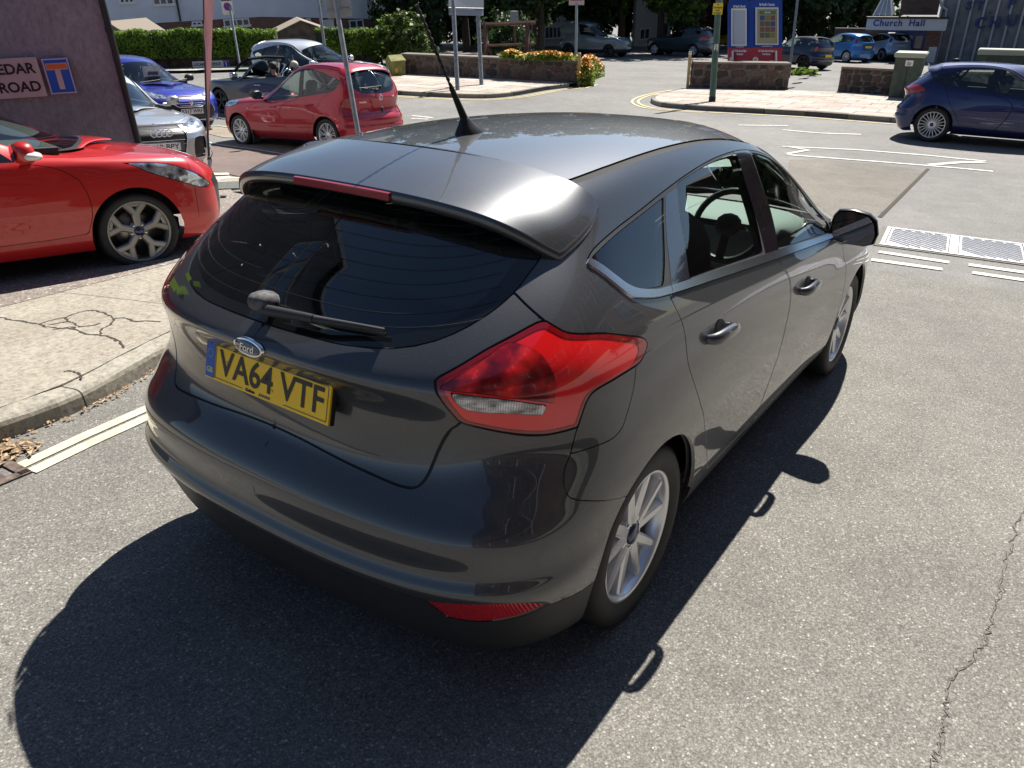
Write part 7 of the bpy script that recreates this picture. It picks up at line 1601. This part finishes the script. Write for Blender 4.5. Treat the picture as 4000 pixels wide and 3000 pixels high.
# green lamp post
p0 = gnd(1537.5, 229); D_ = (p0-Vector(CW)).dot(Vector(cf_)); e = empty('lamp_post'); tag(e, 'green lamp post numbered 58 with a yellow notice on the island pavement', 'lamp post'); GRN = mat('post_green', (.10, .155, .10), .5, fn=noisy((.085, .13, .085), (.13, .19, .13), 6)); s_ = KX*D_/CAMC[6]
tp_ = at(1555, -30, D_); post(e, p0+(tp_-p0)*.07, p0+(tp_-p0)*1.0, .085, GRN, 'column', 18); post(e, p0-Vector((0, 0, .2)), p0+(tp_-p0)*.075, .092, mat('post_black', (.015, .017, .02), .6), 'column_base', 18); far = p0+(tp_-p0)*2.2; post(e, tp_, far, .07, GRN, 'column', 12)
c = at(1550.5, 19, D_-.12); T = Matrix.Translation(c) @ Matrix.Rotation(face_cam(c)+.05, 4, 'Z'); b = MB(); b.box((0, -.02, 0), (20.5*s_, .01, 22*s_), T=T, bev=.002); b.build('notice_plate', mat('notice_yellow', (.62, .50, .04), .5), e)
for k, tx in enumerate(('No stopping', 'except', 'local buses')): tm = text_mesh(tx, 4.6*s_, .001, bold=.001); tm.transform(T @ Matrix.Translation((0, -.03, (2.5-5.2*k)*s_)) @ Matrix.Rotation(PI/2, 4, 'X') @ Matrix.Diagonal((.75, 1, 1, 1))); link('notice_lettering', tm, INK, e)
b = MB(); b.add([(1.6*s_*math.cos(a), -.032, 8*s_+1.6*s_*math.sin(a)) for a in np.linspace(0, 2*PI, 12, endpoint=False)], [tuple(range(12))], T=T); b.build('notice_roundel', mat('sign_red'), e)
c = at(1546.5, 104.5, D_-.10); T = Matrix.Translation(c) @ Matrix.Rotation(face_cam(c)-.1, 4, 'Z'); b = MB(); b.box((0, 0, 0), (7.6*s_, .008, 15*s_), T=T); b.build('number_panel', SGW, e)
for k, tx in enumerate('58'): tm = text_mesh(tx, 8*s_, .001, bold=.003); tm.transform(T @ Matrix.Translation((0, -.006, (3.4-7*k)*s_)) @ Matrix.Rotation(PI/2, 4, 'X')); link('post_number', tm, INK, e)
# its lantern head throws the shadow on the road
# church notice boards: two boards set at an angle on the wall
NB = mat('notice_blue', (.012, .05, .27), .45); NR = mat('notice_red', (.42, .03, .035), .5); NG = mat('notice_pane', (.45, .47, .50), .12, coat=.6)
wp0 = np.array(g2(1493, 197)); wd = np.array(g2(1700, 200.5))-wp0; wd = wd/np.linalg.norm(wd); D_ = 25.0
e = empty('notice_board'); tag(e, 'pair of blue and red church notice boards standing on the short stone wall', 'notice board')
def nboard(x0, x1, yt, yb, ysplit, da, db, arch, nm):
    """one arched board between picture columns x0..x1; da, db depths of its edges"""
    def q(u, y, o=0): return at(x0+(x1-x0)*u, y, da+(db-da)*u-o)
    b = MB(); N = 12; top = [q(u, yt+arch*(1-math.sin(PI*u)**.8)) for u in np.linspace(0, 1, N+1)]; V = top+[q(1, ysplit), q(0, ysplit)]; bk_ = [v+Vector(cf_)*.10 for v in V]; n = len(V); b.add(V+bk_, [tuple(range(n)), tuple(range(2*n-1, n-1, -1))]+[(i, n+i, n+(i+1) % n, (i+1) % n) for i in range(n)]); b.build('blue_board', NB, e)
    b = MB(); V = [q(0, ysplit, .01), q(1, ysplit, .01), q(1, yb, .01), q(0, yb, .01)]; V += [v+Vector(cf_)*.11 for v in V]; b.add(V, [(0, 1, 2, 3), (7, 6, 5, 4), (2, 6, 7, 3), (1, 5, 6, 2), (0, 3, 7, 4)]); b.build('red_board', NR, e)
    return q
zz4 = lambda x, y: (1327.2+x*.2, y*.2)
qL = nboard(1573.5, 1623, -6, 134, 104, 25.3, 24.7, 12, 'l'); qR = nboard(1621, 1690, -10, 137, 103, 24.72, 25.3, 10, 'r')
def case(q, u0, u1, ya, yb_, nm, m, fr=SGW, t=2.2):
    b = MB(); w0 = t/50
    for (a0, a1, b0, b1) in ((u0, u1, ya, ya+t), (u0, u1, yb_-t, yb_), (u0, u0+w0, ya+t, yb_-t), (u1-w0, u1, ya+t, yb_-t)):
        V = [q(a0, b0, .05), q(a1, b0, .05), q(a1, b1, .05), q(a0, b1, .05)]; V += [v+Vector(cf_)*.05 for v in V]; b.add(V, [(0, 1, 2, 3), (7, 6, 5, 4), (0, 4, 5, 1), (2, 6, 7, 3), (1, 5, 6, 2), (0, 3, 7, 4)])
    o = b.build('case_frame', fr, e); b = MB(); b.add([q(u0+w0, ya+t, .02), q(u1-w0, ya+t, .02), q(u1-w0, yb_-t, .02), q(u0+w0, yb_-t, .02)], [(0, 1, 2, 3)]); b.build(nm, m, o); return o
case(qL, .14, .80, 18, 98, 'notice_pane', NG); oc = case(qR, .16, .88, 16, 96, 'poster', mat('poster_cream', (.40, .36, .20), .6))
b = MB(); b.add([qR(.28, 23, .03), qR(.80, 23, .03), qR(.79, 31, .03), qR(.28, 31, .03)], [(0, 1, 2, 3)]); b.build('poster_heading', mat('poster_green', (.12, .20, .07), .6), e)
rng = random.Random(4); pc = [mat('poster_pic%d' % i, c, .6) for i, c in enumerate(((.25, .10, .08), (.06, .09, .22), (.30, .22, .05), (.16, .12, .08), (.10, .16, .07)))]
for r_ in range(4):
    for c_ in range(3):
        b = MB(); u = .30+c_*.165; y = 33.5+r_*12.5; b.add([qR(u, y, .03), qR(u+.145, y, .03), qR(u+.145, y+10.5, .03), qR(u, y+10.5, .03)], [(0, 1, 2, 3)]); b.build('poster_picture', rng.choice(pc), e)
def qtext(q, tx, u, y, hpx, m, wide=1, serif=False, italic=False):
    a = q(u, y, .035); bq = q(u+.1, y, .035); ex_ = (bq-a).normalized(); up_ = (q(u, y-5, .035)-a); up_ = (up_-ex_*up_.dot(ex_)).normalized(); nz_ = ex_.cross(up_); s_ = KX*25/CAMC[6]; tm = text_mesh(tx, hpx*s_*1.35, .001, bold=.004 if hpx > 3 else .001)
    if italic:
        for v in tm.vertices: v.co.x += v.co.y*.2
    T = Matrix(((ex_.x*wide, up_.x, nz_.x, a.x), (ex_.y*wide, up_.y, nz_.y, a.y), (ex_.z*wide, up_.z, nz_.z, a.z), (0, 0, 0, 1))); tm.transform(T); link('board_lettering', tm, m, e)
PW = mat('board_white', (.72, .72, .72), .5)
qtext(qL, "St Paul's Church", .48, 14, 5.0, PW, .70); qtext(qR, "St Paul's Church", .52, 10, 5.6, PW, .88); qtext(qL, 'www.stpaulspaignton.org.uk', .5, 101, 2.2, PW, .6); qtext(qR, 'www.stpaulspaignton.org.uk', .52, 99.5, 2.4, PW, .85); qtext(qR, '2025 DIARY', .54, 27, 3.2, PW, .8)
for q_, w_, u_ in ((qL, .72, .5), (qR, 1.0, .50)):
    qtext(q_, 'St. Pauls Second Steps', u_, 110, 4.6, PW, w_*.82, italic=True); qtext(q_, 'Pre School', u_, 117, 4.6, PW, w_*.82, italic=True); qtext(q_, 'stpaulssecondsteps.co.uk', .68, 131, 1.7, PW, w_*.7); b = MB(); c_ = (.14 if q_ is qL else .16, 129); b.add([q_(c_[0]+.09*math.cos(a), c_[1]+6.0*math.sin(a), .03) for a in np.linspace(0, 2*PI, 18, endpoint=False)], [tuple(range(18))[::-1]]); b.build('round_emblem', PW, e); b = MB(); b.add([q_(c_[0]+.05*math.cos(a), c_[1]+3.4*math.sin(a), .034) for a in np.linspace(0, 2*PI, 12, endpoint=False)], [tuple(range(12))[::-1]]); b.build('emblem_mark', mat('emblem_gold', (.6, .4, .08), .5), e)
for x in (1583, 1607, 1640, 1676): post(e, at(x, 139.5, 25.1), at(x, 110, 25.1), .035, SGW, 'board_leg', 6)
# thin grey pole right of the boards
p0 = gnd(1704, 168); D_ = (p0-Vector(CW)).dot(Vector(cf_)); e = empty('pole'); tag(e, 'thin grey pole just right of the church notice boards', 'pole'); post(e, p0, at(1724.5, -15, D_), .05)
# green street cabinet
p0 = gnd(1948, 219); D_ = (p0-Vector(CW)).dot(Vector(cf_)); s_ = KX*D_/CAMC[6]; e = empty('street_cabinet', p0, (0, 0, face_cam(p0)-.12)); tag(e, 'tall dark green street cabinet with stickers and a pale top beside the dark stone wall', 'utility box'); CG = mat('cabinet_green', (.035, .055, .045), .6, fn=noisy((.025, .042, .034), (.05, .075, .06), 5)); hh = 102*s_; w_ = 64*s_
b = MB(); V = [(-w_*.40, -.25, 0), (w_*.32, -.25, 0), (w_*.32, .25, 0), (-w_*.40, .25, 0), (-w_*.42, -.27, hh*.87), (w_*.44, -.27, hh*.87), (w_*.44, .27, hh*.87), (-w_*.42, .27, hh*.87)]; b.add(V, [(0, 1, 5, 4), (1, 2, 6, 5), (2, 3, 7, 6), (3, 0, 4, 7)]); b.build('cabinet_body', CG, e)
b = MB(); b.box((0, 0, hh*.92), (w_*.95, .64, hh*.09), bev=.03); b.build('cabinet_top', mat('cabinet_top', (.28, .31, .24), .7), e); b = MB(); b.box((.02, -.272, hh*.77), (.20, .006, .15)); b.build('sticker', SGW, e); b = MB(); b.box((-.30, -.272, hh*.73), (.12, .006, .10), T=Matrix.Rotation(.3, 4, 'Y')); b.build('sticker', SGW, e)
b = MB(); b.box((0, -.272, hh*.45), (.012, .004, hh*.7)); b.build('door_joint', SEAL, e)
p0 = gnd(2150, 182); D_ = (p0-Vector(CW)).dot(Vector(cf_)); s_ = KX*D_/CAMC[6]; e = empty('street_cabinet', p0, (0, 0, face_cam(p0))); tag(e, 'low wide green street cabinet with a pale top above the navy hatchback', 'utility box'); b = MB(); b.box((.3, 0, .5), (125*s_, .5, 1.05)); b.build('cabinet_body', CG, e); b = MB(); b.box((.3, 0, 1.14), (130*s_, .6, .20), bev=.04); b.build('cabinet_top', mat('cabinet_top'), e)
# brown timber frame
e = empty('timber_frame'); tag(e, 'weathered brown timber frame behind the stone wall', 'frame'); TW = mat('brown_timber', (.12, .055, .04), .85, fn=noisy((.08, .035, .025), (.17, .085, .06), 5)); D_ = 29.5
for a, b_, r in (((1040, 53), (1157, 48), .07), ((1042, 99), (1157, 94), .05), ((1048, 50), (1050, 124), .09), ((1139, 50), (1141, 124), .09), ((1052, 98), (1064, 124), .05), ((1137, 98), (1128, 124), .05)):
    m_ = MB(); m_.tube([at(*a, D_), at(*b_, D_)], r, 4, smooth=False); m_.build('beam', TW, e)
# bus pole box
e = empty('bird_box'); tag(e, 'small grey box on a post against the dark trees', 'box'); c = at(1111, 40, 31); b = MB(); b.box(tuple(c), (.28, .2, .55)); b.build('box_body', mat('grey_box', (.2, .22, .23), .7), e); post(e, c-Vector((0, 0, 1.6)), c, .04, TW, 'box_post', 6)
# flowers
FLW = mat('orange_petal', (.70, .30, .02), .6, fn=noisy((.65, .20, .01), (.75, .45, .05), 6)); FG = L_LIME
def flowers(label, px0, px1, py0, py1, D0, D1, n, seed):
    rng = np.random.RandomState(seed); e = empty('flower_clump'); tag(e, label, 'flowers'); P = []
    def f(r, k):
        u = np.clip(r.normal(.5, .27, k), -.1, 1.1); v = r.uniform(.35*np.abs(2*u-1)**1.5+.15*r.uniform(0, 1, k)*np.sin(u*17)**2, 1, k); p = np.array([tuple(at(px0+(px1-px0)*a, py0+(py1-py0)*b_, D0+(D1-D0)*a+r.uniform(-.25, .25))) for a, b_ in zip(u, v)]); d = r.normal(size=(k, 3)); return p, d
    link('leaves', leaf_mesh('leaves', n, f, .06, seed), FG, e)
    def g(r, k):
        u = np.clip(r.normal(.5, .27, k), -.1, 1.1); v = .35*np.abs(2*u-1)**1.5 + r.exponential(.16, k)-.10; p = np.array([tuple(at(px0+(px1-px0)*a, py0+(py1-py0)*b_, D0+(D1-D0)*a-.15+r.uniform(-.25, .2))) for a, b_ in zip(u, v)]); d = np.tile([0, -.3, 1.], (k, 1)); return p, d
    o = link('petals', leaf_mesh('petals', n//5, g, .045, seed+1, aspect=.9), FLW, e); o['kind'] = 'stuff'; e.children[0]['kind'] = 'stuff'
def _g(r, k, s_=1.0): return np.clip(r.normal(.5, .22, k), 0, 1)
flowers('small orange flower clump above the stone wall, left', 1084, 1126, 108, 126, 26.6, 26.6, 600, 31); flowers('row of orange flowers above the right end of the stone wall', 1126, 1240, 112, 130, 26.3, 25.6, 1300, 32); flowers('big orange flower bed at the corner beyond the marker post', 1252, 1300, 123, 176, 26.0, 30, 2200, 33); flowers('tall orange flowers beside the marker post', 1252, 1280, 124, 186, 25.6, 26, 1500, 34)
bush('small green plants on the kerbed bed beside the boards', *g2(1730, 163), (.8, .6, .18), L_LIME, 500, .08, 41, cat='plants', name='ground_plants')
sheet('planting_bed', [g2(1690, 196), g2(1745, 157), g2(1765, 157), g2(1700, 200)], .1, CONC_D); 
# church: ribbed grey wall with raised letters
cp0 = at(2018, 60, 43.5); cp1 = at(2212, 60, 41); c0_ = np.array([cp0.x, cp0.y]); c1_ = np.array([cp1.x, cp1.y]); cd = (c1_-c0_)/np.linalg.norm(c1_-c0_); cn = np.array([cd[1], -cd[0]]); zg = TH(*c0_)-.6
ch_ = empty('church'); tag(ch_, 'grey church wall of tall concrete panels with thin ribs and dark blue letters', 'church'); CW_M = mat('church_concrete', (.20, .20, .21), .9, fn=noisy((.15, .15, .16), (.25, .25, .26), 2.5, .3, 30)); RIB = mat('church_rib', (.42, .44, .47), .7)
cend = c1_+cd*5; nP = 14; Lc_ = np.linalg.norm(cend-c0_)
rx = [2018, 2056, 2083, 2110, 2136, 2163, 2190, 2217, 2245]
topx = [2034, 2084, 2110, 2143, 2178, 2212]
us_ = [np.dot(np.array(on_wall(x, 95, c0_, cd))[:2]-c0_, cd) for x in (2018, 2052, 2081, 2109, 2137, 2165, 2193, 2222, 2252)]
for i in range(len(us_)-1):
    a_ = c0_+cd*(us_[i]+.01); b_ = c0_+cd*(us_[i+1]-.01); wallq(a_, b_, zg, zg+9, zg, zg+9, CW_M, 'wall_panel', ch_); 
    for k in range(3): pass
for u in us_:
    a_ = c0_+cd*(u-.05); b_ = c0_+cd*(u+.05); wallq(a_, b_, zg, zg+9, zg, zg+9, RIB, 'rib', ch_, .14)
LB = mat('church_letter', (.022, .04, .16), .5)
for tx, x, y, hpx in (('S', 2095, 13, 17), ('T', 2118, 12, 17), ('.', 2141, 22, 15), ('P', 2186, 9, 17), ('C', 2119, 50, 22), ('H', 2150, 49, 22), ('U', 2186, 45, 22), ('R', 2222, 42, 22)):
    p_ = on_wall(x, y, c0_, cd); s_ = KX*43/CAMC[6]; tm = text_mesh(tx, hpx*s_*1.35, .05, bold=.02); yaw_ = math.atan2(cd[1], cd[0]); tm.transform(Matrix.Translation(p_+Vector((cn[0], cn[1], 0))*.20) @ Matrix.Rotation(yaw_, 4, 'Z') @ Matrix.Rotation(PI/2, 4, 'X')); link('letter', tm, LB, ch_)
b = MB(); o3 = Vector((cn[0], cn[1], 0))*.16; P = [on_wall(2034, -10, c0_, cd)+o3, on_wall(2034, 12, c0_, cd)+o3, on_wall(2047, 20, c0_, cd)+o3, on_wall(2045, 30, c0_, cd)+o3]; g_ = P[3].copy(); g_.z = zg+.2; b.tube(P+[g_], .06, 8); b.build('downpipe', RIB, ch_)
# church hall
hl = empty('church_hall'); tag(hl, 'church hall entrance with a white fascia reading Church Hall above blue glazed doors', 'church hall')
f0 = at(1872, 50, 44.5); f1 = at(2017, 50, 43.0); a0 = np.array([f0.x, f0.y]); a1 = np.array([f1.x, f1.y]); fd = (a1-a0)/np.linalg.norm(a1-a0); fn_ = np.array([fd[1], -fd[0]]); ow = lambda x, y: on_wall(x, y, a0, fd); zt_ = (ow(1900, 38).z+ow(2000, 38).z)/2; zb_ = zt_-22*KX*44/CAMC[6]; zd = TH(*a0)-.5
def seg(x0, x1, z0_, z1_, m, nm, o=0, y=80): A_ = np.array(ow(x0, y))[:2]; B_ = np.array(ow(x1, y))[:2]; return wallq(A_, B_, z0_, z1_, z0_, z1_, m, nm, hl, o)
seg(1870, 2040, zb_, zt_, mat('fascia_white', (.62, .63, .64), .6), 'fascia', .9); seg(1868, 2042, zt_, zt_+.10, BLACK, 'fascia_top', 1.0)
for wx, wt_ in ((1921, 'Church'), (1983, 'Hall')): p_ = ow(wx, 47.5)+Vector((fn_[0], fn_[1], 0))*.93; tm = text_mesh(wt_, 14*KX*44/CAMC[6]*1.2, .01, bold=.012, space=1.15); tm.transform(Matrix.Translation(p_) @ Matrix.Rotation(math.atan2(fd[1], fd[0]), 4, 'Z') @ Matrix.Rotation(PI/2, 4, 'X')); link('hall_lettering', tm, mat('hall_blue', (.03, .05, .28), .5), hl)
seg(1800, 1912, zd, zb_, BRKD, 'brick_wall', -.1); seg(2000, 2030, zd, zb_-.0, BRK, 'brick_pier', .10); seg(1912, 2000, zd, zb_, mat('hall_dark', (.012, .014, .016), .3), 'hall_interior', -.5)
BD = mat('door_blue', (.010, .03, .17), .4)
for x0, x1 in ((1912, 1919), (1943, 1950), (1972, 1978), (1994, 2000)): seg(x0, x1, zd, zb_, BD, 'door_frame', .02)
seg(1919, 1994, zb_-.35, zb_-.002, BD, 'door_head', .03)
for x0, x1 in ((1919, 1943), (1950, 1972), (1978, 1994)): seg(x0, x1, zd, zb_-.35, mat('pane_dark'), 'door_pane', -.05); 
for x in (1968, 1981): seg(x, x+4, zb_-2.2, zb_-1.4, SGW, 'door_handle', .06)
seg(1931, 2013, zt_+.1, zt_+2.6, BRKD, 'upper_wall', -.6); seg(1925, 2030, zt_+2.6, zt_+3.0, mat('fascia_white'), 'gutter', -.3)
b = MB(); cx0 = ow(1885, 40); cx1 = ow(1925, 40); nn_ = Vector((fn_[0], fn_[1], 0)); c_ = [cx0, cx1, cx1-nn_*2.0, cx0-nn_*2.0]; c_ = [Vector((q.x, q.y, zt_+.1)) for q in c_]; ap = sum(c_, Vector())/4+Vector((0, 0, 1.5))
for i in range(4): b.add([c_[i], c_[(i+1) % 4], ap], [(0, 1, 2)])
b.build('skylight_glass', mat('sky_glass', (.30, .34, .38), .15, coat=1), hl); b = MB()
for i in range(4):
    b.tube([c_[i], ap], .04, 5)
    for t in (.33, .66): b.tube([c_[i].lerp(c_[(i+1) % 4], t), ap], .03, 5)
b.build('skylight_bars', WG, hl)
seg(2012, 2030, zb_-1.9, zb_-.9, SGW, 'wall_box', .25)
# leaf on the lamp of the foreground car
# ------------------------------------------------------------ houses outside the frame that the bodywork mirrors
TIM = mat('black_timber', (.015, .012, .010), .7); CRW = mat('cream_render')
def side_house(label, x, y0, y1, h, rm, timber=True):
    e = empty('house', (x, y0, TH(x, y0)-.3)); tag(e, label, 'house'); L = y1-y0
    b = MB(); V = [(0, 0, 0), (0, L, 0), (0, L, h), (0, 0, h), (8, 0, 0), (8, L, 0), (8, L, h), (8, 0, h)]; b.add(V, [(0, 3, 2, 1), (4, 5, 6, 7), (0, 4, 7, 3), (1, 2, 6, 5)]); b.build('wall', rm, e)
    b = MB(); b.add([(-.4, -.3, h-.1), (-.4, L+.3, h-.1), (8.4, L+.3, h-.1), (8.4, -.3, h-.1), (4, -.3, h+3), (4, L+.3, h+3)], [(0, 4, 5, 1), (3, 2, 5, 4), (0, 3, 4), (1, 5, 2)]); b.build('roof', ROOFM, e)
    n = int(L/3.2)
    for k in range(n):
        for z in (1.0, 3.9):
            b = MB(); yc = (k+.5)*L/n; b.box((-.03, yc, z+.65), (.06, 1.5, 1.3)); w_ = b.build('window', WG, e); b = MB(); b.box((-.07, yc-.36, z+.65), (.02, .62, 1.14)); b.build('pane', mat('pane_dark'), w_); b = MB(); b.box((-.07, yc+.36, z+.65), (.02, .62, 1.14)); b.build('pane', mat('pane_dark'), w_)
    if timber:
        for k in range(int(L/.8)+1):
            b = MB(); b.box((-.025, k*.8, 3.05+(h-3.05)/2), (.05, .14, h-3.05)); b.build('timber', TIM, e)
        b = MB(); b.box((-.03, L/2, 3.05), (.06, L, .22)); b.build('timber', TIM, e)
side_house('half timbered house on the right of the side road, outside the picture', 7.2, -14, 12, 9.0, BRK); side_house('brick terrace across the main road, outside the picture to the right', 7.0, 30, 60, 6.0, BRKD, False)
for i, (x, y) in enumerate(((6.5, 27), (13, 34), (20, 26), (28, 30))): tree('broad dark tree across the main road, outside the picture to the right', x, y, 'oak', 1+i, L_DARK, 1.0, rot=i, group='trees outside the picture')
